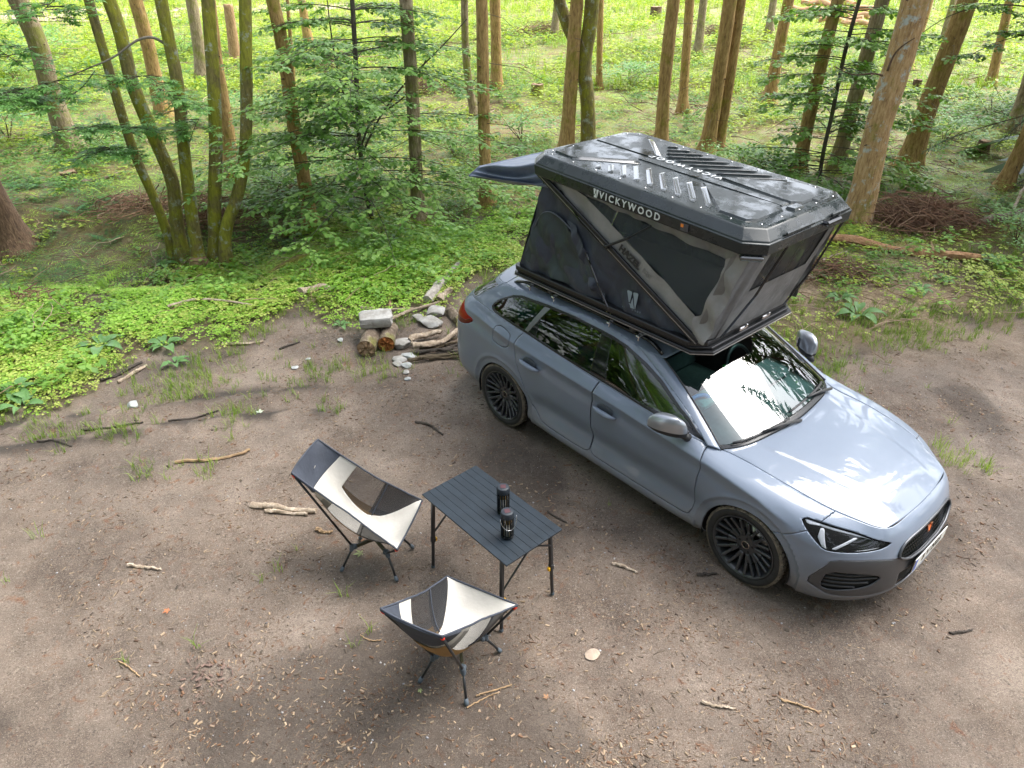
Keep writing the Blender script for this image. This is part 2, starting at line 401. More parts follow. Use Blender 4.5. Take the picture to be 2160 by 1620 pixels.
# sculpting: a crease along the shoulder, a hollow below it, a flat lip round the arches
X, Y, Z = AW[..., 0], AW[..., 1], AW[..., 2]
cz = np.interp(X, [-2.0, -1.72, -1.44, -1.18, -.83, .06, .99, 1.37, 1.7], [1.03, 1.027, 1.005, .985, .965, .92, .845, .797, .70])
side = sst(-2.0, -1.7, X)*(1-sst(1.45, 1.7, X))
d = Z-cz
AW[..., 1] += side*(.011*np.exp(-np.abs(d/.020)**1.4)-.015*np.exp(-((d+.085)/.055)**2)-.005*np.exp(-((d-.05)/.03)**2))
lowdip = sst(-1.0, -.75, X)*(1-sst(.85, 1.0, X)); AW[..., 1] -= lowdip*.020*np.exp(-((Z-(.44+.05*(X-.8)*-.4))/.075)**2)
for xa in (1.343, -1.343):
    r = np.hypot(X-xa, Z-.295)
    AW[..., 1] += np.where(np.abs(X-xa) < .6, -.012*(1-sst(.415, .424, r))+.006*np.exp(-((r-.432)/.02)**2), 0)*(Z < .85)
shoulder = AW[:, -1]

# bonnet: rows front to back, columns centre line to edge
EDGE = [WALL[2][7], WALL[3][7], WALL[4][7], WALL[5][7], WALL[6][7], WALL[7][7]]
CENT = [(2.113,.762), (1.97,.842), (1.79,.882), (1.60,.908), (1.33,.928), (1.13,.935)]
HOOD = []
for (xe, ye, ze), (xc, zc) in zip(EDGE, CENT):
    row = []
    for f in (0, .3, .55, .8, 1):
        row.append((xc+(xe-xc)*f**2.2, f*ye, zc+(ze-zc)*f**2.4))
    HOOD.append(row)
BH = dense(HOOD, 110, 56, (0, 0), (1, 0))
yr = np.interp(BH[..., 0], [1.0, 2.05], [.50, .27])            # the two pressed ridges
fade = sst(1.0, 1.25, BH[..., 0])*(1-sst(1.95, 2.08, BH[..., 0]))
dd = BH[..., 1]-yr
BH[..., 2] += fade*(.007*(1-sst(-.015, .045, dd))-.002*np.exp(-((dd-.04)/.03)**2))
# windscreen and A pillars: rows bottom to top, columns centre to pillar outside
SCREEN = np.array([
 [(1.13,0,.935),(.87,0,1.10),(.61,0,1.255),(.34,0,1.395)],
 [(1.10,.36,.93),(.845,.34,1.093),(.59,.325,1.245),(.325,.32,1.38)],
 [(1.035,.62,.92),(.80,.58,1.072),(.55,.535,1.22),(.30,.50,1.35)],
 [(.957,.735,.908),(.748,.685,1.045),(.505,.635,1.19),(.265,.595,1.318)]]).transpose(1, 0, 2)
DS = dense(SCREEN, 70, 56, (0, 0), (1, 0))
PILLAR = np.array([[(.957,.735,.908),(.748,.685,1.045),(.505,.635,1.19),(.265,.595,1.318)],
 [(.925,.77,.930),(.69,.718,1.068),(.43,.672,1.21),(.17,.632,1.338)],
 [(.875,.80,.934),(.63,.740,1.078),(.35,.692,1.213),(.07,.655,1.348)]]).transpose(1, 0, 2)
DP = dense(PILLAR, 70, 10)
GH = [
 [(.875,.80,.934),(.63,.740,1.078),(.35,.692,1.213),(.07,.655,1.348)],
 [(.5,.840,.970),(.30,.785,1.11),(.10,.735,1.245),(-.08,.662,1.382)],
 [(.1,.847,1.0),(-.03,.797,1.14),(-.15,.742,1.275),(-.27,.668,1.408)],
 [(-.5,.850,1.043),(-.52,.805,1.165),(-.55,.750,1.29),(-.58,.675,1.415)],
 [(-1.0,.846,1.088),(-.97,.807,1.20),(-.94,.757,1.30),(-.92,.687,1.40)],
 [(-1.343,.838,1.108),(-1.31,.802,1.205),(-1.27,.752,1.30),(-1.24,.690,1.388)],
 [(-1.72,.795,1.128),(-1.66,.758,1.215),(-1.58,.712,1.315),(-1.52,.672,1.367)],
 [(-1.965,.725,1.125),(-1.87,.695,1.21),(-1.77,.652,1.297),(-1.69,.605,1.357)],
 [(-2.075,.575,1.115),(-1.96,.560,1.20),(-1.85,.540,1.28),(-1.755,.49,1.367)],
 [(-2.11,0,1.11),(-2.0,0,1.205),(-1.89,0,1.30),(-1.80,0,1.388)]]
CG = dense(GH, 260, 40, (0, 1))
top = CG[:, -1]
# roof: rows front to back, columns centre to gutter
ROOFE = [(.265,.595,1.318), (.07,.655,1.348), (-.08,.662,1.382), (-.27,.668,1.408), (-.58,.675,1.415), (-.92,.687,1.40), (-1.24,.690,1.388), (-1.52,.672,1.367), (-1.69,.605,1.357)]
ROOFC = [(.34,1.395), (.17,1.425), (0,1.445), (-.25,1.458), (-.58,1.463), (-.92,1.455), (-1.24,1.443), (-1.55,1.418), (-1.80,1.388)]
ROOF = [[(xc+(xe-xc)*f**2, ye*f, zc+(ze-zc)*f**2.6) for f in (0, .35, .65, .85, 1)] for (xe, ye, ze), (xc, zc) in zip(ROOFE, ROOFC)]
ER = dense(ROOF, 120, 40, (0, 0), (1, 0))
def snap(G, which, line, n=6):
    """pull one border of a grid onto a neighbouring border line, easing off inwards"""
    G = G if which in ('u0', 'u1') else G.transpose(1, 0, 2)
    G = G if which[1] == '0' else G[::-1]
    b = G[0].copy(); a0, a1 = line[:-1], line[1:]; e = a1-a0
    t = np.clip(((b[:, None]-a0)*e).sum(2)/((e*e).sum(1)+1e-12), 0, 1); q = a0+t[..., None]*e
    k = ((q-b[:, None])**2).sum(2).argmin(1); dlt = q[np.arange(len(b)), k]-b
    for i in range(n): G[i] += dlt*(1-i/n)**2
    return
snap(CG, 'v0', shoulder); snap(BH, 'v1', shoulder); snap(BH, 'u1', DS[0]); snap(ER, 'u0', DS[-1]); snap(ER, 'v1', np.concatenate([DP[-1][::1], top]), 5); snap(ER, 'u1', top)

def P2(poly, i, j, n=2):
    q = chaikin(poly, n) if n else np.asarray(poly, float)
    return lambda V: sdf(q, V[:, i], V[:, j])
wall = Skin(*gridmesh(AW))
for xa in (1.343, -1.343):
    _, wall = wall.split(lambda V: np.where(np.abs(V[:, 0]-xa) < .7, np.hypot(V[:, 0]-xa, V[:, 2]-.295)-.358, 1.0))
G = .0028
fdoor = [(.862,1.2),(.867,.93),(.893,.864),(.902,.81),(.887,.70),(.880,.50),(.877,.325),(.80,.302),(-.10,.302),(-.172,.325),(-.185,.40),(-.185,.837),(-.155,1.02),(-.13,1.2)]
rdoor = [(-.136,1.2),(-.161,1.02),(-.191,.837),(-.191,.40),(-.178,.325),(-.25,.302),(-.78,.302),(-.83,.355),(-.934,.432),(-.971,.49),(-1.0,.56),(-1.05,.665),(-1.095,.77),(-1.137,.87),(-1.140,.93),(-1.131,1.0),(-1.115,1.046),(-1.075,1.095),(-1.02,1.2)]
door1, wall = wall.split(P2(fdoor, 0, 2, 1), G)
door2, wall = wall.split(P2(rdoor, 0, 2, 1), G)
flap, wall = wall.split(P2([(-1.42,1.045),(-1.36,1.062),(-1.205,1.037),(-1.203,.955),(-1.27,.868),(-1.455,.880),(-1.475,.905),(-1.445,.99)], 0, 2, 2), .003)
tailp = [(-1.765,.957),(-1.87,.885),(-2.03,.845),(-2.5,.845),(-2.5,.99),(-2.10,1.05),(-2.0,1.045),(-1.92,.985)]
tail, wall = wall.split(P2(tailp, 0, 2, 1), .002)
taild, tail = tail.split(P2([(-1.7,.86),(-1.82,.97),(-1.93,.90),(-2.6,.90),(-2.6,.8),(-1.7,.8)], 0, 2, 1))
headp = [(1.650,.790),(1.717,.734),(1.803,.674),(1.855,.636),(1.90,.634),(2.09,.645),(2.131,.664),(2.112,.688),(1.99,.728),(1.895,.752),(1.765,.780)]
head, wall = wall.split(P2(headp, 0, 2, 1), .003)
bump, wall = wall.split(P2([(1.50,.588),(1.62,.655),(1.735,.735),(1.80,.84),(1.86,.95),(2.7,.95),(2.7,-.2),(1.4,-.2),(1.4,.5)], 0, 2, 0), .0022)
grl = [(-.415,.57),(-.375,.53),(-.25,.488),(.25,.488),(.375,.53),(.415,.57),(.36,.632),(.25,.652),(-.25,.652),(-.36,.632)]
fx = lambda f: (lambda V: np.where(V[:, 0] > 1.9, f(V), 1.0))
grille, bump = bump.split(fx(P2(grl, 1, 2, 1)), .0)
grim, grille = grille.split(fx(P2(grl, 1, 2, 1)))if False else (None, grille)
lowp = [(1.800,.345),(1.895,.52),(1.915,.580),(2.06,.588),(2.13,.575),(2.19,.545),(2.3,.485),(2.3,.30),(2.175,.245),(1.955,.250),(1.88,.30)]
low, bump = bump.split(P2(lowp, 0, 2, 1), .0015)
fog, low = low.split(P2([(1.888,.322),(1.912,.485),(2.08,.478),(2.165,.425),(2.13,.355),(2.07,.325),(1.95,.302)], 0, 2, 1))
mid, low = low.split(lambda V: np.maximum(V[:, 1]-.36, np.maximum(.275-V[:, 2], V[:, 2]-.40)))
sill, wall = wall.split(lambda V: np.maximum(V[:, 2]-.300, np.maximum(V[:, 0]-.93, -.93-V[:, 0])), .0)

upper = Skin(*gridmesh(CG))
dlo = [(.867,.931),(.693,.976),(.45,.994),(.146,1.004),(-.188,1.026),(-.719,1.072),(-1.08,1.104),(-1.343,1.120),(-1.50,1.128),(-1.555,1.140),(-1.572,1.163),(-1.556,1.196),(-1.494,1.253),(-1.349,1.331),(-1.247,1.358),(-.912,1.381),(-.61,1.387),(-.286,1.376),(-.182,1.368),(-.03,1.343),(.172,1.277),(.35,1.203),(.567,1.09),(.684,1.040)]
dq = np.array(dlo); D0 = lambda V: sdf(dq, V[:, 0], V[:, 2])
inD, upper = upper.split(lambda V: np.where(V[:, 0] > -1.75, D0(V), 1.0))
panes, ring = inD.split(lambda V: D0(V)+.020)
lin = lambda xb, zb, xt, zt: (lambda V: V[:, 0]-(xb+(V[:, 2]-zb)*(xt-xb)/(zt-zb)))
rest, pane_f = panes.split(lin(-.098, 1.035, -.190, 1.40))            # front door pane ahead of this line
rest, bpost = rest.split(lin(-.268, 1.03, -.298, 1.40))
quarter, rest = rest.split(lin(-1.078, 1.105, -.932, 1.38))
rest2, tri = rest.split(lambda V: -np.maximum((V[:, 0]+.905+.10*(V[:, 2]-1.1)), V[:, 2]-1.30))
cdiv, tri = tri.split(lin(-1.005, 1.12, -.835, 1.38)) if len(tri.V) else (tri, tri)
tri, rear_part = rest.split(lambda V: V[:, 0]+.918+.09*(V[:, 2]-1.095))
cdiv, tri = tri.split(lin(-1.036, 1.104, -.868, 1.38))
cdiv2, pane_r = rear_part.split(lin(-1.036, 1.104, -.868, 1.38))
trif, pane_f = pane_f.split(lambda V: -(V[:, 0]-.665))if False else (None, pane_f)
tri_f, pane_f = pane_f.split(lambda V: .70-V[:, 0])
reargl, upper = upper.split(lambda V: np.maximum(V[:, 0]-np.interp(V[:, 2], [1.13, 1.15, 1.266, 1.33, 1.36], [-1.89, -1.86, -1.69, -1.60, -1.56]), np.maximum(1.15-V[:, 2], V[:, 2]-1.335)))
hood = None
roof = Skin(*gridmesh(ER))
tg1, roof = roof.split(lambda V: V[:, 0]+1.527+0*V[:, 1], .0025)
tg2, upper = upper.split(lambda V: V[:, 0]-np.interp(V[:, 2], [1.13, 1.15, 1.266, 1.33, 1.42], [-1.875, -1.845, -1.672, -1.583, -1.50]), .0025)
tg3, wall = wall.split(lambda V: np.maximum(np.maximum(V[:, 0]+1.88, V[:, 1]-.735), 1.06-V[:, 2]), .0025)
screen = Skin(*gridmesh(DS)); pillar = Skin(*gridmesh(DP))
sc_in, sc_edge = screen.split(lambda V: np.maximum(.905+.03*(1-(V[:, 1]/.7)**2)+.028-V[:, 2], -1.0+0*V[:, 0]))
hood = Skin(*gridmesh(BH))
# inset the bonnet a hair from its edge so the shut line shows
hp = np.concatenate([[(2.20, -.01)], BH[0, :, :2], BH[1:, -1, :2], BH[-1, ::-1, :2], [(1.0, -.01)]])
both = lambda k: join(k, k.mirror())
def fixn(k):      # normals outwards
    c = k.V.mean(0); n = 0
    for f in k.F[::max(1, len(k.F)//60)]:
        a, b, d_ = k.V[f[0]], k.V[f[1]], k.V[f[2]]; nn = np.cross(b-a, d_-a); m = k.V[list(f)].mean(0)
        n += np.sign(nn@(m-np.array([np.clip(m[0], -1.2, 1.2), 0, .7])))
    return k if n > 0 else Skin(k.V, [f[::-1] for f in k.F])
for nm in 'wall door1 door2 flap tail taild head bump grille low fog mid sill ring pane_f bpost quarter tri cdiv cdiv2 pane_r tri_f reargl upper sc_in sc_edge pillar hood roof tg1 tg2 tg3'.split():
    globals()[nm] = fixn(globals()[nm])
body = panel('body', both(join(wall, upper, pillar, roof)), paint, car, .008, .002)
panel('tailgate', both(join(tg1, tg2, tg3)), paint, car, .008, .002)
panel('front_bumper', both(bump), paint, car, .008)
bon = panel('bonnet', both(hood), paint, car, .008)
bon.scale = (.9975, .994, 1); bon.location = (.0035, 0, -.001)
liner = lambda G_, s: Skin(*gridmesh(G_))
def inset(k, d):
    me = mesh_np('t', k.V, k.F); n = np.array([v.normal[:] for v in me.vertices]); bpy.data.meshes.remove(me); return Skin(k.V-n*d, k.F)
lw = fixn(Skin(*gridmesh(AW[::2, ::2])))
_, lw = lw.split(lambda V: np.where(V[:, 0] > 1.75, V[:, 2]-.27, V[:, 2]-.2)*1.0)
for xa in (1.343, -1.343): _, lw = lw.split(lambda V: np.where(np.abs(V[:, 0]-xa) < .7, np.hypot(V[:, 0]-xa, V[:, 2]-.295)-.372, 1.0))
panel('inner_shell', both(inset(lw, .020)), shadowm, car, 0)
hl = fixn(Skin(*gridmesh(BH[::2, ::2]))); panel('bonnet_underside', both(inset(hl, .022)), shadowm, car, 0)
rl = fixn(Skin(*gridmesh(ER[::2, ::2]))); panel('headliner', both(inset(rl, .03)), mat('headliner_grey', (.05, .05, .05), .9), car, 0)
for s in (1, -1):
    m_ = (lambda k: k) if s > 0 else (lambda k: k.mirror())
    d1 = panel('door', m_(door1), paint, car); d2 = panel('door', m_(door2), paint, car)
    if s < 0: panel('fuel_flap', m_(flap), paint, car)
    else: panel('quarter_panel', m_(flap), paint, car)
    panel('sill', m_(sill), paint, car, .01)
    panel('window_trim', m_(join(ring)), trimblk, car, .008)
    for nm, k in (('window', pane_f), ('window', pane_r), ('window', quarter)): panel(nm, m_(k), glass, car, 0)
    panel('pillar_trim', m_(bpost), gloss, car, .006); panel('window_divider', m_(join(cdiv, cdiv2)), mat('divider_grey', (.16, .17, .18), .4, .5), car, .006)
    panel('quarter_trim', m_(join(tri)), gloss, car, .006); panel('mirror_triangle', m_(tri_f), plastic, car, .006)
    panel('fog_intake', m_(inset(fog, .035)), shadowm, car, 0)
    panel('bumper_insert', m_(low), satin, car, .008)
    tl = panel('tail_light', m_(tail), redlens, car, .01); panel('lens', m_(taild), darkred, tl, .01)
    # headlight: clear lens over a dark bowl, bright light strips and a projector
    hlm = panel('headlight', m_(inset(head, .05)), mat('lamp_bowl', (.03, .032, .036), .25, .3), car, 0)
    panel('lens', m_(inset(head, .002)), lens, hlm, 0)
    hs_ = inset(head, .018)
    f1 = P2([(1.650,.79),(1.70,.750),(1.765,.752),(1.99,.706),(2.128,.672),(2.112,.688),(1.99,.728),(1.895,.752),(1.765,.780)], 0, 2, 0)
    strip, _ = hs_.split(f1); f2 = P2([(1.846,.628),(1.862,.630),(1.796,.742),(1.776,.744),(1.787,.695)], 0, 2, 0); st2, _ = hs_.split(f2)
    f3 = P2([(1.880,.636),(1.908,.638),(1.975,.702),(1.955,.705)], 0, 2, 0); st3, _ = hs_.split(f3)
    st4, _ = hs_.split(lambda V: np.maximum(np.abs(V[:, 2]-(.618+.12*(V[:, 0]-1.9)))-.006, 1.86-V[:, 0]))
    white = mat('lamp_reflector', (.86, .88, .92), .25, 0, Coat_Weight=1)
    panel('light_strip', m_(join(strip, st2, st3, st4)), white, hlm, .008)
    # fog slats follow the bumper at four heights
    pts = AW.reshape(-1, 3)
    fr = pts[(pts[:, 0] > 1.80) & (pts[:, 1] > .35)]
    for zz, x0, x1 in ((.335, 1.90, 2.07), (.372, 1.902, 2.12), (.408, 1.906, 2.15), (.444, 1.910, 2.14)):
        q = fr[np.abs(fr[:, 2]-zz) < .012]; q = q[np.argsort(q[:, 0])]; xs = np.linspace(x0, x1, 14)
        ys = np.array([q[np.abs(q[:, 0]-x).argmin(), 1] for x in xs]); ys = np.convolve(np.r_[ys[0], ys, ys[-1]], [.25, .5, .25], 'valid')
        b = MB(); b.tube(np.stack([xs-.012, s*(ys-.012), 0*xs+zz], 1), .008, 6); b.build('slat', plastic, car, True)
# grille: honeycomb bars behind the opening, badge, rim
gr = panel('grille', both(inset(grille, .03)), shadowm, car, 0)
b = MB()
gx = lambda y, z: 2.205-.10*(z-.60)*3-.16*y*y*1.2-.01
for r_ in range(6):
    for c in range(-18, 19):
        y = c*.026+(r_ % 2)*.013; z = .50+r_*.026
        for dy, dz in ((.013, .0135), (-.013, .0135)):
            if sdf(np.array(grl), np.array([y+dy]), np.array([z+dz]))[0] < -.006 and sdf(np.array(grl), np.array([y]), np.array([z]))[0] < -.006:
                b.bar((gx(y, z), y, z), (gx(y+dy, z+dz), y+dy, z+dz), .006, .004)
b.build('honeycomb', gloss, gr)
b = MB(); ro = np.array(chaikin(grl, 1)); ro = np.r_[ro, ro[:1]]
b.tube(np.stack([gx(ro[:, 0], ro[:, 1])+.016, ro[:, 0], ro[:, 1]], 1), .010, 6, False); b.build('grille_surround', satin, gr, True)
b = MB()
for sgn in (1, -1):
    b.bar((gx(0, .6)+.006, sgn*.034, .610), (gx(0, .6)+.010, sgn*.010, .555), .016, .012); b.bar((gx(0, .6)+.006, sgn*.036, .612), (gx(0, .6)+.008, sgn*.012, .612), .012, .012)
b.build('badge', mat('copper', (.45, .20, .11), .25, 1), gr)
panel('lower_intake', both(inset(mid, .03)), shadowm, car, 0)
# number plate
pl = MB(); pl.box((2.252, 0, .425), (.008, .54, .125), bev=.004); pl = pl.build('number_plate', gloss, car)
p2 = MB(); p2.box((2.2575, .0, .425), (.006, .515, .108), bev=.002); p2.build('plate_face', mat('plate_white', (.72, .72, .68), .4), pl)
p3 = MB(); p3.box((2.2585, -.235, .425), (.006, .04, .106), bev=.002); p3.build('plate_band', mat('plate_blue', (.02, .08, .45), .4), pl)
def text(name, body_, size, m, parent, M, ext=.001, bold=0.0, space=1.0):
    cu = bpy.data.curves.new('t', 'FONT'); cu.body = body_; cu.size = size; cu.extrude = ext; cu.align_x = 'CENTER'; cu.align_y = 'CENTER'; cu.offset = bold; cu.space_character = space; cu.resolution_u = 3
    o = bpy.data.objects.new('t', cu); COL.objects.link(o); dg = bpy.context.evaluated_depsgraph_get(); dg.update()
    me = bpy.data.meshes.new_from_object(o.evaluated_get(dg)); bpy.data.objects.remove(o); me.name = name
    t = link(name, me, m, parent); t.matrix_local = M; return t
def basis(r, u, o):
    r = Vector(r).normalized(); u = Vector(u); u = (u-r*u.dot(r)).normalized(); n = r.cross(u)
    M = Matrix.Identity(4)
    for i in range(3): M[i][0] = r[i]; M[i][1] = u[i]; M[i][2] = n[i]; M[i][3] = o[i]
    return M
text('lettering', 'B V 2025', .085, trimblk, pl, basis((0, 1, 0), (0, 0, 1), (2.2612, .02, .425)), .0006, .002)
# windscreen, cowl, rear glass, wipers
panel('windscreen', both(join(sc_in)), wglass, car, 0); panel('cowl', both(inset(sc_edge, .004)), trimblk, car, .004)
panel('rear_window', both(reargl), glass, car, 0)
for s in (1, -1):
    pts = DS[:, -1]*np.array([1, s, 1]); b = MB(); b.tube(pts[::3]+np.array([0, 0, .002]), .007, 6); b.build('screen_seal', plastic, car, True)
    pts = DS[-1]*np.array([1, s, 1]);
sl = lambda x, y: 0
def on_screen(y, f):
    """point on the windscreen: y across, f up"""
    r = DS[int(f*69)]; k = np.abs(r[:, 1]-abs(y)).argmin(); p = r[k].copy(); p[1] = y; return p+np.array([.012, 0, .018])
def wiper(y0, f0, y1, f1, ya, fa):
    w = MB(); A = [on_screen(y0+(y1-y0)*t, f0+(f1-f0)*t) for t in np.linspace(0, 1, 10)]; w.tube(A, .009, 6)
    m_ = on_screen((y0*.55+y1*.45), f0*.55+f1*.45)+np.array([.004, 0, .012]); a0 = on_screen(ya, fa)+np.array([.02, 0, .0])
    w.tube([a0, (a0+m_)/2+np.array([0, 0, .012]), m_], [.013, .011, .009], 6); return w.build('wiper', plastic, car, True)
wiper(-.66, .055, -.10, .045, -.02, 0.0); wiper(-.05, .10, .56, .09, .60, 0.0)
# roof rails, mirrors, handles
for s in (1, -1):
    rr = curve([(.235, s*.585, 1.335), (.16, s*.592, 1.392), (-.02, s*.604, 1.425), (-.5, s*.615, 1.452), (-1.0, s*.62, 1.445), (-1.35, s*.615, 1.428), (-1.46, s*.605, 1.385)], 40)
    b = MB(); b.tube(rr, [.012]+[.016]*38+[.012], 8); b.build('roof_rail', gloss, car, True)
    # mirror housing: rounded sections from the door outwards
    b = MB(); V = []; n = 20; a = np.linspace(0, 2*np.pi, n, endpoint=False)
    for y, xc, zc, hx, hz in [(.855,.715,.995,.03,.025),(.875,.70,1.005,.045,.045),(.90,.675,1.04,.085,.083),(.945,.640,1.060,.100,.094),(.99,.600,1.066,.094,.084),(1.025,.560,1.062,.070,.062),(1.045,.530,1.056,.032,.03)]:
        cx = np.sign(np.cos(a))*np.abs(np.cos(a))**.75; cz_ = np.sign(np.sin(a))*np.abs(np.sin(a))**.75
        V.append(np.stack([xc+hx*cx, 0*a+s*y, zc+hz*cz_], 1))
    V = np.concatenate(V); F = [(i*n+j, i*n+(j+1) % n, (i+1)*n+(j+1) % n, (i+1)*n+j) for i in range(6) for j in range(n)]+[tuple(range(n)), tuple(range(6*n, 7*n))]
    if s < 0: F = [f[::-1] for f in F]
    k = Skin(V, F); up_, lo_ = k.split(lambda V: (1.018+.1*(np.abs(V[:, 1])-.9))-V[:, 2])
    mo = panel('wing_mirror', up_, mirrorgrey, car, 0); md = mo.modifiers.new('s', 'SUBSURF'); md.levels = md.render_levels = 1
    panel('mirror_base', lo_, plastic, mo, 0)
    b = MB(); b.tube([(.74, s*.855, .955), (.73, s*.875, .975), (.70, s*.90, .99)], [.035, .03, .03], 8); b.build('mirror_foot', plastic, mo, True)
    g_ = MB(); g_.box((.572, s*.952, 1.055), (.006, .11, .085), bev=.003); g_.build('mirror_glass', chrome, mo)
    for xh, zh, yh, sl_ in ((-.03, .806, .895, -.03), (-.93, .852, .900, -.06)):
        b = MB(); t = np.linspace(-1, 1, 12)
        b.tube(np.stack([xh+.125*t, s*(yh+.032-.026*np.abs(t)**3), zh+sl_*.115*t], 1), .007+.017*(1-np.abs(t)**3), 10); b.build('door_handle', paint, car, True)
        bm_ = MB(); bm_.lathe([(.0, 0), (.055, 0), (.058, .004), (.05, .006)], (0, 0, 0), 18)
        bk = bm_.build('handle_recess', mat('recess_dark', (.06, .07, .085), .5), car, True); bk.matrix_local = basis((1, 0, 0), (0, 0, 1), (xh-.005, s*(yh-.003), zh+.018)); bk.scale = (1.5, .80, .4)  # flat dark disc: shade of the handle cup put into colour
# wheels
def wheel(x, s, steer=0.0):
    w = bpy.data.objects.new('wheel', None); COL.objects.link(w); w.parent = car; w.location = (x, s*.775, .318); w.rotation_euler = (0, 0, steer)
    R = np.array([[1, 0, 0], [0, 0, -s], [0, s, 0]]).T if False else np.array([[1, 0, 0], [0, 0, s], [0, -s*1.0, 0]])
    # local lathe axis z -> outwards along y
    A = np.array([[1, 0, 0], [0, 0, s], [0, 1, 0]], float)      # x->x, y->z, z->s*y
    ty = MB(); prof = [(.250, .093), (.262, .104), (.285, .108), (.305, .102), (.3135, .088), (.3155, .03), (.3155, -.03), (.3135, -.088), (.30, -.105), (.25, -.10)]
    V, F = lathe(prof, 72); V = V@A.T; F = F[:-2]
    tyo = obj('tyre', V, F, rubber, w)
    tr = MB()
    for i in range(60):
        a = 2*np.pi*i/60+.01*(i % 3)
        for (z0, z1, da) in ((.097, .055, 0), (.048, .006, .045), (-.006, -.048, .03), (-.055, -.097, .07)):
            c, s_ = math.cos(a+da), math.sin(a+da); r0 = .3165
            M_ = np.array([[c, -s_, 0], [s_, c, 0], [0, 0, 1]])
            tr.box((A@np.array([c*r0, s_*r0, (z0+z1)/2])), (.012, .024, abs(z0-z1)), A@M_)
    tr.build('tread', mud, tyo)
    sh = MB(); V, F = lathe([(.303, .1045), (.309, .1035), (.3150, .094), (.318, .080)], 72); F = F[:-2]; V = V*(1+.012*(vnoise(np.arctan2(V[:, 1], V[:, 0])*14+50, V[:, 2]*60+9)-.4))[:, None]
    sh.add(V@A.T, F); sh.build('dried_mud', mud, tyo, True)
    rim = MB()
    V, F = lathe([(.2525, .098), (.2525, .104), (.247, .106), (.238, .100), (.230, .085), (.222, .02), (.222, -.09)], 64); rim.add(V@A.T, F[:-2])
    V, F = lathe([(.0, .062), (.055, .062), (.082, .058), (.092, .048), (.092, .03)], 40); rim.add(V@A.T, F)
    for i in range(10):
        a = 2*np.pi*i/10+.12
        for sd_ in (-1, 1):
            p0 = np.array([.078*math.cos(a+sd_*.05), .078*math.sin(a+sd_*.05), .050]); pm = np.array([.145*math.cos(a+sd_*.125), .145*math.sin(a+sd_*.125), .064]); p1 = np.array([.236*math.cos(a+sd_*.175), .236*math.sin(a+sd_*.175), .092])
            up = A@np.array([0, 0, 1.])
            rim.bar(A@p0, A@pm, .027, .036, .006, up); rim.bar(A@pm, A@p1, .022, .034, .005, up)
    ro = rim.build('rim', rimblk, w, 'auto')
    cap = MB(); V, F = lathe([(0, .0655), (.024, .0655), (.028, .063)], 24); cap.add(V@A.T, F); cap.build('centre_cap', gloss, ro, True)
    cr = MB(); V, F = lathe([(.0265, .0645), (.0295, .0662), (.0325, .0640)], 24); cr.add(V@A.T, F[:-2]); cr.build('cap_ring', mat('cap_ring', (.45, .42, .38), .25, 1), ro, True)
    nt_ = MB()
    for i in range(5):
        a = 2*np.pi*i/5+.3; V, F = lathe([(0, .054), (.010, .054), (.010, .0595), (.007, .0595)], 8); nt_.add((V+np.array([.056*math.cos(a), .056*math.sin(a), .004]))@A.T, F)
    nt_.build('wheel_bolt', shadowm, ro)
    dk = MB(); V, F = lathe([(0, .0), (.155, .0), (.155, -.02)], 40); dk.add(V@A.T, F); dk.build('brake_disc', metal, w, True)
    cl = MB(); cl.box(A@np.array([-.125, .04, .01]), (.06, .05, .13) if False else (.055, .055, .13), bev=.01); cl.build('brake_caliper', mat('caliper', (.03, .03, .03), .4), w)
    return w
for x in (1.343, -1.343):
    for s in (1, -1): wheel(x, s, rad(-2) if x > 0 else 0)
    for s in (1, -1):
        a = np.linspace(-.25, np.pi+.25, 28); V = []; F = []
        for yy in (.55, .868):
            V += [(x+.360*math.cos(t), s*yy, .295+.360*math.sin(t)) for t in a]
        n = len(a); F = [(i, i+1, n+i+1, n+i) for i in range(n-1)]+[tuple(range(n))]
        obj('wheel_arch_liner', V, F, shadowm, car)
b = MB(); b.box((-.10, 0, .20), (3.5, 1.30, .05), bev=.02); b.build('underbody', shadowm, car)
# cabin
dash = MB()
prof = [(1.02, .86), (.80, .915), (.55, .93), (.44, .90), (.40, .80), (.46, .55), (1.0, .5)]
ys = np.linspace(-.70, .70, 12); V = [(x-.25*(y*y)*(1 if i < 3 else .1), y, z) for y in ys for i, (x, z) in enumerate(prof)]; n = len(prof)
F = [(j*n+i, j*n+(i+1) % n, (j+1)*n+(i+1) % n, (j+1)*n+i) for j in range(11) for i in range(n)]
dash.add(V, F); dash = dash.build('dashboard', mat('dash_grey', (.10, .11, .115), .65, vary=.15, scale=20), car, True)
b = MB(); b.box((.60, .38, .955), (.26, .40, .075), bev=.035); b.build('instrument_hood', MATS['dash_grey'], dash)
b = MB(); b.box((.44, 0, .93), (.03, .26, .15), bev=.01); b.build('centre_screen', gloss, dash)
V, F = tube([(.36+.075*math.sin(t)*.4*0+.06*math.sin(t)*0, .38+.18*math.cos(t), .90+.18*math.sin(t)) for t in np.linspace(0, 2*np.pi, 40)], .016, 8, False)
V = np.array(V); V[:, 0] += (V[:, 2]-.90)*-.45; obj('steering_wheel', V, F, mat('wheel_leather', (.02, .02, .022), .4), car)
b = MB(); b.box((.37, .38, .90), (.04, .14, .10), bev=.02); b.bar((.37, .38, .9), (.65, .38, .84), .05); b.build('steering_column', plastic, car)
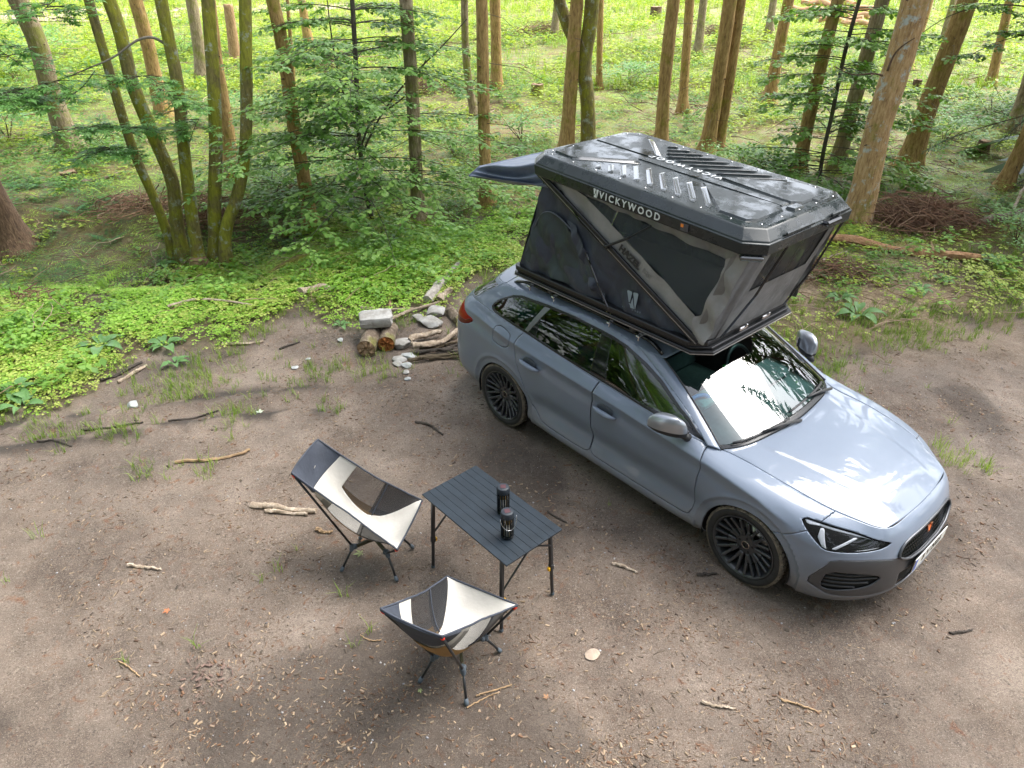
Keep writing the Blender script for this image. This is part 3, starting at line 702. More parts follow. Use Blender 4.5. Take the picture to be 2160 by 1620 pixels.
for y in (-.37, .37):
    for x in (-.10, -.95):
        b = MB(); b.box((x+.05, y, .56), (.50, .50, .16), bev=.05)
        Rb = np.array(Matrix.Rotation(rad(-18), 3, 'Y')); b.box((x-.24, y, .88), (.14, .48, .60), Rb, .05); b.box((x-.36, y, 1.21), (.09, .26, .17), Rb, .04)
        b.build('seat', seatm, car, 'auto')
b = MB(); b.box((-.3, 0, .36), (3.2, 1.3, .06)); b.box((-1.75, 0, .62), (.75, 1.15, .04)); b.box((0.05, 0, .55), (.8, .2, .22), bev=.03); b.build('cabin_floor', inner, car)
b = MB(); b.tube([(.40, .02, 1.30), (.385, 0, 1.325)], .012, 6); b.box((.36, 0, 1.285), (.03, .23, .065), bev=.012); b.build('rear_view_mirror', plastic, car)
# things carried inside
def carthing(name, bld, m, label, cat, sm=True, grp=None):
    o = bld.build(name, m, None, sm); o.matrix_world = Matrix.Translation((CARX, CARY, 0))@Matrix.Rotation(CARH, 4, 'Z'); tag(o, label, cat, grp); return o
b = MB(); t = np.linspace(0, np.pi, 16); P = np.stack([.50+.03*np.cos(t), -.42+.11*np.cos(t), .945+.075*np.sin(t)], 1); b.tube(P, .017, 8)
b.bar((.475, -.31, .95), (.475, -.22, .975), .045, .02, .006); b.bar((.475, -.22, .975), (.475, -.15, 1.0), .06, .02, .006)
carthing('plastic_handle', b, mat('bright_blue_plastic', (.02, .30, .80), .35), 'bright blue curved plastic handle lying on the dashboard', 'handle')
b = MB(); b.lathe([(0, 0), (.028, 0), (.03, .01), (.03, .12), (.015, .15), (.013, .18), (0, .18)], (.46, -.05, .95), 14); b.lathe([(.014, .165), (.016, .165), (.016, .185), (0, .187)], (.46, -.05, .95), 12, 0)
carthing('drink_bottle', b, mat('bottle_green', (.05, .32, .08), .25), 'small green bottle standing behind the windscreen', 'bottle')
b = MB(); b.box((.50, -.30, .945), (.16, .30, .07), bev=.02); carthing('clear_storage_box', b, mat('pale_teal_plastic', (.25, .45, .45), .35), 'pale teal plastic box on the dashboard under the windscreen', 'box', 'auto')
def crumple(c, size, seed, m, name, label, cat):
    r = np.random.default_rng(seed); bm = bmesh.new(); bmesh.ops.create_icosphere(bm, subdivisions=3, radius=1)
    for v in bm.verts:
        p = np.array(v.co); n = vnoise(np.array([p[0]*2.3+seed*7+40]), np.array([p[1]*2.3+p[2]*3.1+40]))[0]; v.co = Vector(p*(.7+.5*n)*np.array(size)/2+np.array(c))
    me = bpy.data.meshes.new(name); bm.to_mesh(me); bm.free(); o = link(name, me, m); o.matrix_world = Matrix.Translation((CARX, CARY, 0))@Matrix.Rotation(CARH, 4, 'Z'); tag(o, label, cat); return o
teal = mat('teal_cloth', (.03, .42, .45), .7, vary=.3, scale=14)
crumple((-1.30, -.58, 1.12), (.36, .22, .26), 3, teal, 'teal_bag', 'crumpled teal bag behind the rearmost side window of the car', 'bag')
b = MB(); b.box((-1.33, -.62, 1.055), (.52, .10, .05), bev=.015); carthing('folded_blanket', b, mat('dark_teal_cloth', (.02, .25, .24), .8, vary=.3, scale=20), 'dark teal folded blanket along the bottom of the rear quarter window', 'blanket', 'auto')
crumple((-.52, -.60, .95), (.34, .20, .30), 5, mat('blue_cloth', (.03, .28, .50), .7, vary=.3, scale=14), 'blue_bag', 'blue cloth bag on the rear seat behind the side window', 'bag')
# ------------------------------------------------------------------ roof tent
TZ = 1.50
tent = empty('roof_tent', (CARX, CARY, TZ), CARH)
tag(tent, 'hard-shell roof tent with tilted black lid opened on the grey-blue car', 'roof tent')
shell = mat('black_lid_shell', (.010, .014, .015), .30, col2=(.018, .024, .026), scale=5, Coat_Weight=.12, Coat_Roughness=.08, Specular_IOR_Level=.32)
_nt = shell.node_tree; _tc = _nt.nodes.new('ShaderNodeTexCoord'); _nz = _nt.nodes.new('ShaderNodeTexNoise'); _nz.inputs['Scale'].default_value = 4.5; _nz.inputs['Detail'].default_value = 8; _nz.inputs['Roughness'].default_value = .72
_cr = _nt.nodes.new('ShaderNodeValToRGB'); _cr.color_ramp.elements[0].position = .44; _cr.color_ramp.elements[1].position = .54; _cr.color_ramp.elements[0].color = (.10, .10, .10, 1); _cr.color_ramp.elements[1].color = (.42, .42, .42, 1)
_nt.links.new(_tc.outputs['Object'], _nz.inputs['Vector']); _nt.links.new(_nz.outputs['Fac'], _cr.inputs[0]); _nt.links.new(_cr.outputs[0], _nt.nodes['Principled BSDF'].inputs['Roughness'])   # wet film in patches
alu = mat('black_rail', (.018, .019, .021), .32, .4)
navy = mat('navy_tent_cloth', (.021, .028, .045), .58, vary=.3, scale=6, bump=.5, bscale=9, Sheen_Weight=.1)
door_c = mat('dark_green_door_cloth', (.024, .038, .042), .55, vary=.35, scale=3, bump=.5, bscale=7)
grey_c = mat('grey_tent_cloth', (.24, .235, .23), .58, vary=.15, scale=7, bump=.4, bscale=10)
grey_d = mat('taupe_tent_cloth', (.155, .152, .15), .5, vary=.25, scale=7, bump=.6, bscale=9)
awn_c = mat('slate_awning_cloth', (.075, .095, .14), .42, vary=.2, scale=6, bump=.3, bscale=8)
net = meshcloth('window_net', (.034, .048, .058), .30); net2 = meshcloth('window_net_dark', (.010, .011, .012), .22)
white_p = mat('print_grey_white', (.62, .66, .66), .6); white_d = mat('print_slate', (.22, .27, .32), .6)
silver = mat('silver_bolt', (.6, .6, .62), .25, 1)
DZ = (0, 0, -TZ)
def tob(b, name, m, parent=None, smooth=False):
    o = b.build(name, m, parent or tent, smooth)
    if parent is None: o.location = DZ
    return o
zt = lambda x: 2.50+(.8-np.asarray(x, float))*.055
YC = -.045
def octa(x0, x1, hy, ch, yc=YC, cr=None):
    c = ch; cr = ch if cr is None else cr
    return np.array([(x1, yc-hy+c), (x1, yc+hy-c), (x1-c, yc+hy), (x0+cr, yc+hy), (x0, yc+hy-cr), (x0, yc-hy+cr), (x0+cr, yc-hy), (x1-c, yc-hy)])
def rings(rs, cap=(True, True)):
    """stack of outlines (n,3) into a closed skin"""
    n = len(rs[0]); V = np.concatenate(rs); F = []
    for i in range(len(rs)-1): F += [(i*n+j, i*n+(j+1) % n, (i+1)*n+(j+1) % n, (i+1)*n+j) for j in range(n)]
    if cap[0]: F.append(tuple(range(n))[::-1])
    if cap[1]: F.append(tuple(range((len(rs)-1)*n, len(rs)*n)))
    return V, F
# base tray: two steps with a bright lip
def flat(p, z): return np.c_[p, np.full(len(p), z)]
b = MB()
for x0, x1, hy, ch, z0, z1 in ((-1.42, .655, .635, .115, 1.505, 1.530), (-1.405, .63, .615, .11, 1.530, 1.552), (-1.42, .60, .625, .10, 1.552, 1.590)):
    b.add(*rings([flat(octa(x0+.004, x1-.004, hy-.004, ch, cr=.04), z0), flat(octa(x0, x1, hy, ch, cr=.04), z0+.005), flat(octa(x0, x1, hy, ch, cr=.04), z1-.006), flat(octa(x0+.006, x1-.006, hy-.006, ch, cr=.04), z1)]))
base = tob(b, 'base_tray', alu)
b = MB(); o_ = octa(-1.423, .658, .638, .116, cr=.04); o_ = np.r_[o_, o_[:1]]; b.tube(flat(o_, 1.509), .004, 5, False); tob(b, 'tray_lip', mat('worn_edge', (.30, .29, .28), .35, .8))  # paler strip, used on the tray lip and the rail edge
# lid
LX0, LX1, LHY = -1.255, .925, .650
def lidring(inx, dz, ch): p = octa(LX0+inx, LX1-inx, LHY-inx, ch); return np.c_[p, zt(p[:, 0])+dz]
V, F = rings([lidring(.05, -.150, .11), lidring(.012, -.158, .12), lidring(.006, -.150, .12), lidring(.0, -.078, .12), lidring(.010, -.072, .12), lidring(.010, -.064, .12), lidring(.016, -.058, .12), lidring(.062, -.008, .105), lidring(.072, -.002, .10), lidring(.095, 0, .10)])
lid = obj('lid', V, F, shell, tent, False, loc=DZ); bv = lid.modifiers.new('b', 'BEVEL'); bv.width = .004; bv.segments = 2; bv.limit_method = 'ANGLE'; bv.angle_limit = rad(12); autosmooth(lid, 30)
def plate(poly, h, inset_=.012, base_=-.004):
    poly = np.asarray(poly, float); c = poly.mean(0)
    d = c-poly; d /= np.linalg.norm(d, axis=1)[:, None]; q = poly+d*inset_
    r = [np.c_[poly, zt(poly[:, 0])+base_], np.c_[poly, zt(poly[:, 0])+.001], np.c_[q, zt(q[:, 0])+h]]
    a2 = np.sum(poly[:, 0]*np.roll(poly[:, 1], -1)-poly[:, 1]*np.roll(poly[:, 0], -1))
    if a2 < 0: r = [x[::-1] for x in r]
    return rings(r)
mir_y = lambda P: [(x, 2*YC-y) for x, y in P]
b = MB()
fr_pl = [(.085, -.150), (.640, -.100), (.700, -.105), (.755, -.165), (.755, -.470), (.705, -.535), (.50, -.540)]
re_pl = [(-1.09, -.510), (-.90, -.525), (-.50, -.165), (-.56, -.10), (-1.13, -.10)]
for P in (fr_pl, re_pl): b.add(*plate(P, .013)); b.add(*plate(mir_y(P), .013))
b.add(*plate([(-1.14, -.088), (.66, -.085), (.70, -.088), (.70, -.002), (.66, -.005), (-1.14, -.002)], .007, .01))
b.add(*plate([(.80, .20), (.80, .36), (.77, .42), (.73, .42), (.72, .20)], .010)); b.add(*plate([(.735, -.11), (.80, -.10), (.80, .02), (.735, .03)], .016, .012))
tob(b, 'raised_panel', shell, None, False)
def rib(p0, p1, side=1, w=.021, h=.015):
    """pressed rib: a face that ramps up across its width, with rounded ends"""
    p0 = np.array(p0); p1 = np.array(p1); d = (p1-p0)/np.linalg.norm(p1-p0); n = np.array([-d[1], d[0]])*side; L_ = np.linalg.norm(p1-p0); V = []; m = 16
    pr = [(-1, -.003), (-.98, .003), (-.90, .25*h), (.60, .92*h), (.80, h), (.93, .85*h), (1.0, .3*h), (1.0, -.003)]; k = len(pr)
    for t in np.linspace(0, 1, m):
        e = min(t, 1-t)*L_; f = math.sqrt(max(.05, 1-max(0, 1-e/w)**2)); c = p0+(p1-p0)*t
        for a, z in pr: q = c+n*w*f*a; V.append((q[0], q[1], float(zt(q[0]))+(z if z < 0 else z*f)))
    return V, [(i*k+j, i*k+j+1, (i+1)*k+j+1, (i+1)*k+j) for i in range(m-1) for j in range(k-1)]
ribm = mat('lid_rib', (.035, .04, .043), .2, Coat_Weight=1.0, Coat_Roughness=.06)
for sgn in (1, -1):
    for k in range(9):
        xe = -.60+.127*k; ye = -.53; L_ = min(.09+.105*k, .43); d = np.array([.66, -.75])
        p1 = np.array([xe, ye]); p0 = p1-d*L_
        if sgn < 0: p0[1] = 2*YC-p0[1]; p1[1] = 2*YC-p1[1]
        bb = MB(); bb.add(*rib(p0, p1, sgn)); tob(bb, 'rib', ribm, None, 'auto')
    p0, p1 = np.array([-.89, -.52]), np.array([-.50, -.16])
    if sgn < 0: p0[1] = 2*YC-p0[1]; p1[1] = 2*YC-p1[1]
    bb = MB(); bb.add(*rib(p0, p1, sgn, .026, .018)); tob(bb, 'rib', ribm, None, 'auto')
riv = MB(); riv.lathe([(0, 0), (.0065, 0), (.0065, .003), (.004, .0045), (0, .0045)], (0, 0, 0), 10); rm = None
rp = [(x, s*.528+YC) for x in np.arange(-1.06, .75, .24) for s in (1, -1)]+[(x, YC+y) for x in (-1.13, .80) for y in (-.45, -.22, 0, .22, .45)]
for x, y in rp:
    if rm is None: o = riv.build('lid_bolt', silver, tent); rm = o.data
    else: o = link('lid_bolt', rm, None, tent)
    o.location = (x, y, float(zt(x))+.0-TZ); o.rotation_euler = (0, rad(3.15), 0)
t_ = text('lettering', 'VICKYWOOD', .088, mat('lid_print', (.55, .57, .58), .45), tent, basis((-1, 0, .055), (0, -1, 0), (-.23, .045, float(zt(-.23))+.010-TZ)), .001, .001, 1.45)
t_ = text('lettering', 'VICKYWOOD', .072, white_p, tent, basis((1, 0, -.055), (0, 0, 1), (-.135, YC-LHY-.0015, float(zt(-.14))-.117-TZ)), .0008, .0014, 1.42)
def wlogo(sx, M, name, m):
    L = [[(-.95, 1), (-.15, 1), (-.10, .85), (-.50, -1), (-.62, -1)], [(.15, 1), (.95, 1), (.62, -1), (.10, -1), (-.22, -.95), (-.05, -.1), (.05, -.1), (.22, -.85)]]
    L = [[(-1, .85), (-.88, 1.0), (-.18, .95), (-.10, .82), (-.42, -.35), (-.66, -.35)], [(.10, .82), (.18, .95), (.88, 1.0), (1, .85), (.56, -1.0), (.46, -1.0)], [(-.02, .22), (.02, .22), (.36, -1.0), (-.62, -1.0), (-.60, -.5), (-.36, -.5), (-.30, -.55)]]
    V = []; F = []
    for P in L: F.append(tuple(range(len(V), len(V)+len(P)))); V += [(x*sx, y*sx*1.25, 0) for x, y in P]
    o = obj(name, V, F, m, tent, False); o.matrix_local = M
wlogo(.026, basis((1, 0, -.055), (0, 0, 1), (-.455, YC-LHY-.0025, float(zt(-.455))-.115-TZ)), 'emblem', white_p)
b = MB(); b.box((.36, YC-LHY-.004, float(zt(.36))-.115), (.065, .004, .05)); tob(b, 'info_sticker', mat('sticker_dark', (.05, .05, .06), .4))
b = MB(); b.box((.342, YC-LHY-.006, float(zt(.36))-.105), (.022, .003, .022)); tob(b, 'sticker_mark', mat('sticker_orange', (.75, .22, .03), .5))
b = MB(); b.box((.935, .18, float(zt(.93))-.085), (.06, .20, .035), bev=.012); tob(b, 'lid_handle', gloss)
b = MB(); b.bar((.79, YC-LHY+.02, float(zt(.8))-.180), (.90, YC-LHY+.12, float(zt(.8))-.183), .05, .03, .008); tob(b, 'corner_grip', ribm)
for y_, w_ in ((-.22, .35), (.30, .24)):
    b = MB(); b.box((.925, y_, float(zt(.93))-.05), (.02, w_, .030), bev=.008); tob(b, 'front_fascia', shell)

# cloth walls. Planes: right side y = YR, upper part above the sloping frame, lower part below
YR, YL = -.625, .545
def wrinkle(u, v, s, a): return a*(fbm(u*3+s, v*1.2+s*2, 3, 2.0)-.5)+a*.6*(vnoise(u*9+s*5, v*1.5)-.5)
def cloth(name, polyxz, y, m, side=-1, amp=.016, seed=1, off=0.0, thick=0.0, n=46, pull=True):
    """a piece of side wall: outline in (x, z), tessellated, with folds"""
    P = np.asarray(polyxz, float); x0, z0 = P.min(0); x1, z1 = P.max(0)
    xs = np.linspace(x0-.01, x1+.01, n*2); zs = np.linspace(z0-.01, z1+.01, n)
    g = np.stack(np.meshgrid(xs, zs, indexing='ij'), -1); V = np.stack([g[..., 0], np.full(g.shape[:2], y), g[..., 1]], -1)
    k = Skin(*gridmesh(V)); k, _ = k.split(lambda V: sdf(P, V[:, 0], V[:, 2]))
    w = wrinkle(k.V[:, 0]-.35*k.V[:, 2], k.V[:, 2], seed*3.7, amp*3.4)+amp*.9*np.sin(26*(k.V[:, 0]*.8+k.V[:, 2]*.6)+5*fbm(k.V[:, 0]*2+seed, k.V[:, 2]*2, 2))*sst(.45, .6, fbm(k.V[:, 0]*3+seed*2, k.V[:, 2]*3, 2))
    k.V[:, 1] += side*(off+w)
    if side < 0: k = Skin(k.V, [f if np.cross(k.V[f[1]]-k.V[f[0]], k.V[f[2]]-k.V[f[0]])[1] < 0 else f[::-1] for f in k.F])
    o = panel(name, k, m, tent, thick, .0003, 60); o.location = DZ; return o
lidz = lambda x: float(zt(x))-.15
diag = lambda x: 1.875-.515*x
up_poly = [(-1.10, 2.43), (.53, 1.605), (.62, 1.60), (.80, lidz(.8)), (-1.02, lidz(-1.02))]
win = [(-.62, 2.375), (-.26, 2.185), (.01, 2.045), (.50, 1.785), (.545, 1.80), (.665, 2.21), (.66, 2.255), (0, 2.315), (-.50, 2.372)]
for side, y in ((-1, YR), (1, YL)):
    q = [p for p in up_poly]
    # the wall round the window: four strips
    cloth('wall_strip', [(-1.10, 2.43), (.51, 1.60), (.53, 1.605), (.50, 1.785), (.01, 2.045), (-.26, 2.185), (-.62, 2.375), (-1.02, lidz(-1.02))], y, grey_c, side, .008, 2)
    cloth('wall_strip', [(-.62, 2.375), (-.50, 2.372), (0, 2.315), (.66, 2.255), (.80, lidz(.80)), (0, lidz(0)), (-1.02, lidz(-1.02))], y, grey_d, side, .014, 3)
    cloth('wall_strip', [(.50, 1.785), (.545, 1.80), (.665, 2.21), (.66, 2.255), (.80, lidz(.8)), (.84, lidz(.84)), (.62, 1.60), (.52, 1.60)], y, grey_c, side, .02, 4)
    cloth('window_net', win, y, net, side, .006, 5, -.004)
    cloth('lower_wall', [(-1.385, 1.575), (.46, 1.575), (.50, 1.60), (-1.06, 2.42), (-1.12, 2.30), (-1.17, 2.12), (-1.25, 1.90), (-1.34, 1.70)], y, navy, side, .016, 6)
    dpoly = chaikin([(-1.30, 1.63), (-1.25, 1.80), (-1.16, 2.04), (-1.06, 2.16), (-.94, 2.17), (-.77, 2.10), (-.61, 1.98), (-.53, 1.88), (-.42, 1.60)], 2)
    cloth('door_panel', dpoly, y, door_c, side, .014, 6.4, .008, 0)
    b = MB(); dp = np.array(dpoly)
    b.tube(np.stack([dp[:, 0], np.full(len(dp), y+side*.014), dp[:, 1]], 1)[:-6], .006, 5, False); tob(b, 'zip_seam', mat('zip_grey', (.06, .07, .085), .5))
    cloth('seam_fold', [(-.50, 1.60), (-.58, 1.85), (-.72, 2.06), (-.80, 2.16), (-.70, 2.13), (-.56, 1.98), (-.46, 1.80), (-.33, 1.60)], y, navy, side, .045, 7, .012)
    # sloping frame rails, straps, gas strut
    b = MB(); b.bar((.56, y+side*.02, 1.595), (-1.13, y+side*.03, 2.465), .022, .055, .004, (.46, 0, .89)); tob(b, 'frame_rail', alu)
    b = MB(); b.bar((.56, y+side*.033, 1.590), (-1.13, y+side*.043, 2.458), .006, .006, 0, (.46, 0, .89)); tob(b, 'rail_edge', MATS['worn_edge'])
    b = MB(); b.tube([(-.33, y+side*.05, 2.075), (-.12, y+side*.05, 2.20)], .011, 8); b.tube([(-.12, y+side*.05, 2.20), (.06, y+side*.045, 2.335)], .006, 8); b.box((-.34, y+side*.045, 2.065), (.04, .03, .03), bev=.006); tob(b, 'gas_strut', alu)
    b = MB(); b.tube([(-.88, y+side*.016, 2.37), (-.62, y+side*.05, 2.19), (-.42, y+side*.042, 2.085)], .005, 5); b.tube([(-.56, y+side*.03, 1.95), (-.40, y+side*.05, 1.75), (-.27, y+side*.04, 1.56)], .007, 5); tob(b, 'strap', gloss)
    b = MB(); b.box((-.265, y+side*.03, 1.545), (.06, .012, .06), bev=.01); tob(b, 'strut_bracket', alu)
    for (x_, z_) in ((-.29, 1.53), (-.25, 1.53), (-.265, 1.565)):
        b = MB(); b.lathe([(0, 0), (.007, 0), (.006, .005), (0, .005)], (0, 0, 0), 8, R=np.array([[1, 0, 0], [0, 0, side], [0, 1, 0]])); o = tob(b, 'bracket_bolt', mat('brass_bolt', (.6, .5, .3), .3, 1)); o.location = (x_, y+side*.037, z_-TZ)
ang = math.atan2(-.515, 1)
t_ = text('lettering', 'HAZEL', .075, mat('print_dark', (.02, .02, .022), .6), tent, basis((math.cos(ang), 0, math.sin(ang)), (-math.sin(ang), 0, math.cos(ang)), (-.13, YR-.016, 2.035-TZ)), .001, .004, 1.0)
t_ = text('lettering', '150', .065, mat('print_outline', (.20, .195, .19), .6), tent, basis((math.cos(ang), 0, math.sin(ang)), (-math.sin(ang), 0, math.cos(ang)), (.035, YR-.016, 1.955-TZ)), .001, .0, 1.0)
wlogo(.055, basis((1, 0, .06), (0, 0, 1), (-.055, YR-.026, 1.715-TZ)), 'emblem', white_d)
t_ = text('lettering', 'VICKYWOOD', .019, white_d, tent, basis((1, 0, .06), (0, 0, 1), (-.06, YR-.022, 1.632-TZ)), .0005, 0, 1.9)
# rounded front corners and the front wall
def loft(name, A, B, m, amp, seed, nu=60, nv=36, y_in=0.0, thick=0):
    """wall between a low line A and a high line B, with hanging folds"""
    A = curve(A, nu); B = curve(B, nu); t = np.linspace(0, 1, nv)[None, :, None]; P = A[:, None]*(1-t)+B[:, None]*t
    d = np.linalg.norm(np.diff(A, axis=0), axis=1); s = np.r_[0, np.cumsum(d)]
    T = np.gradient(A, axis=0); T /= np.linalg.norm(T, axis=1)[:, None]; N = np.cross(T, [0, 0, 1.])
    w = amp*(vnoise(s*22+seed, 0*s)-.5)[:, None]*np.sin(np.linspace(.25, 2.9, nv))[None]+amp*.5*(fbm(s[:, None]*8+seed+0*t[0, :, 0][None], 3*t[0, :, 0][None]+seed+0*s[:, None], 3)-.5)
    P = P+N[:, None]*w[..., None]
    V, F = gridmesh(P); o = obj(name, V, F, m, tent, loc=DZ); return o, P
for sgn, y in ((-1, YR), (1, YL)):
    yi = y+(-sgn)*.14
    A = [(.50, y, 1.595), (.555, y+(-sgn)*.03, 1.595), (.59, y+(-sgn)*.08, 1.595), (.60, yi, 1.595)]; B = [(.72, y, lidz(.72)), (.80, y+(-sgn)*.02, lidz(.8)), (.855, y+(-sgn)*.08, lidz(.86)), (.87, yi, lidz(.87))]
    if sgn > 0: A = A[::-1]; B = B[::-1]
    loft('corner_fold', A, B, grey_d, .035, 3+sgn)
o_, FP = loft('front_wall_net', [(.60, YR+.14, 1.595), (.60, YL-.14, 1.595)], [(.868, YR+.14, lidz(.87)), (.868, YL-.14, lidz(.87))], net2, .004, 11)
A0 = np.array([.60, 0, 1.595]); B0 = np.array([.868, 0, lidz(.87)])
def fw(y, t): p = A0*(1-t)+B0*t; return np.array([p[0]+.006, y, p[2]])
def frontpiece(y0, y1, t0, t1, m, name='front_wall', amp=.012, seed=4, t1b=None):
    nu, nv = 40, 24; ys = np.linspace(y0, y1, nu); P = np.array([[fw(y, t0+((t1 if t1b is None else t1+(t1b-t1)*(y-y0)/(y1-y0))-t0)*k/(nv-1)) for k in range(nv)] for y in ys])
    P[..., 0] += amp*(fbm(P[..., 1]*6+seed, P[..., 2]*3, 3)-.5)+.004; V, F = gridmesh(P); return obj(name, V, F, m, tent, loc=DZ)
frontpiece(YR+.13, YL-.13, 0, .53, grey_d); frontpiece(YR+.13, YR+.21, .53, 1, grey_d); frontpiece(YL-.21, YL-.13, .53, 1, grey_d)
for y0, y1 in ((-.30, -.49), (-.28, -.46), (.43, .34), (.455, .36)):
    b = MB(); p = fw(y0, .98); q = fw(y1, .03); b.tube([p+(.03, 0, 0), (p+q)/2+(.05, 0, -.01), q+(.03, 0, 0)], .005, 5); tob(b, 'front_strap', gloss)
for y in (-.18, .12):
    b = MB(); b.box((.632, y, 1.585), (.018, .09, .03), bev=.005); b.box((.64, y+.03, 1.60), (.02, .02, .03), bev=.004); tob(b, 'latch', silver)
# rear wall, awning
loft('rear_wall', [(-1.385, YL, 1.58), (-1.39, 0, 1.58), (-1.385, YR, 1.58)], [(-1.10, YL, 2.38), (-1.10, 0, 2.38), (-1.10, YR, 2.38)], navy, .02, 8)
tip0, tip1 = np.array([-2.13, -.585, 2.205]), np.array([-2.13, .50, 2.205]); c0, c1 = np.array([-2.085, -.50, 2.285]), np.array([-2.085, .42, 2.285]); h0, h1 = np.array([-1.235, -.56, 2.50]), np.array([-1.235, .47, 2.50])
nu = 40; t = np.linspace(0, 1, nu)[:, None, None]; s_ = np.linspace(0, 1, 30)[None, :, None]
P = (c0*(1-s_)+c1*s_)*(1-t)+(h0*(1-s_)+h1*s_)*t; P[..., 2] += .02*(fbm(P[..., 0]*5, P[..., 1]*5, 3)-.5)-.03*np.sin(t[..., 0]*np.pi)
obj('awning', *gridmesh(P), awn_c, tent, loc=DZ)
for sgn, (tp, cc, hh, yw) in ((-1, (tip0, c0, h0, YR)), (1, (tip1, c1, h1, YL))):
    low = np.array([-.93, yw+sgn*.012, 2.365]); e0 = np.linspace(0, 1, 46)[:, None]
    top_ = cc*(1-e0)+hh*e0; bot = tp*(1-e0)+low*e0; v = np.linspace(0, 1, 26)[None, :, None]
    P = top_[:, None]*(1-v)+bot[:, None]*v
    fold = np.sin(v[..., 0]*np.pi*5.0+.6*np.sin(e0*7))*np.sin(np.clip(e0, 0, 1)*np.pi)**.7; P[..., 2] += .024*fold; P[..., 1] += sgn*(.026*fold+.012*(fbm(P[..., 0]*6, P[..., 2]*9, 3)-.5))
    P[..., 2] -= .05*np.sin(e0*np.pi)*np.sin(v[..., 0]*np.pi)*1.0
    V, F = gridmesh(P); obj('awning_side', V, F, awn_c, tent, loc=DZ)
b = MB(); b.tube([tip0, c0, c1, tip1], .009, 6); tob(b, 'awning_bar', awn_c)
# mattress deck inside keeps the interior dark
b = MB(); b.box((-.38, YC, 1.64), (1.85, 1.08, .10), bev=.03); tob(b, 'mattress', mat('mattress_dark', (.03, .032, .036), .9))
# load bars and clamps under the tent
for x in (-.05, -.98):
    b = MB(); b.box((x, 0, 1.488), (.075, 1.18, .030), bev=.012); o = tob(b, 'load_bar', alu)
    for s in (1, -1):
        b = MB(); b.box((x, s*.60, 1.462), (.07, .075, .065), bev=.018); tob(b, 'load_bar_foot', plastic)
        for dx in (-.16, .14):
            b = MB(); b.bar((x+dx, s*.60, 1.50), (x+dx, s*.735, 1.485), .035, .016, .005); b.tube([(x+dx, s*.715, 1.485), (x+dx, s*.715, 1.445)], .006, 6); tob(b, 'clamp', silver)
# rain beads on the lid
bm = bmesh.new(); r_ = np.random.default_rng(5)
bms = bmesh.new(); bmesh.ops.create_icosphere(bms, subdivisions=1, radius=1); TV = np.array([v.co[:] for v in bms.verts]); TF = np.array([[v.index for v in f.verts] for f in bms.faces]); bms.free(); bm.free()
N_ = 1500; px = r_.uniform(LX0+.08, LX1-.08, N_); py = r_.uniform(YC-LHY+.09, YC+LHY-.09, N_); rr = .0015+.003*r_.random(N_)**2
V = TV[None]*np.stack([rr*1.2, rr*1.2, rr*.6], 1)[:, None]+np.stack([px, py, zt(px)+.001], 1)[:, None]
F = (TF[None]+(np.arange(N_)*len(TV))[:, None, None]).reshape(-1, 3)
o = link('rain_drops', mesh_fast('rain_drops', V.reshape(-1, 3), F, True), mat('water_bead', (.10, .12, .13), .03, Specular_IOR_Level=1.0), tent, loc=DZ); o['kind'] = 'stuff'

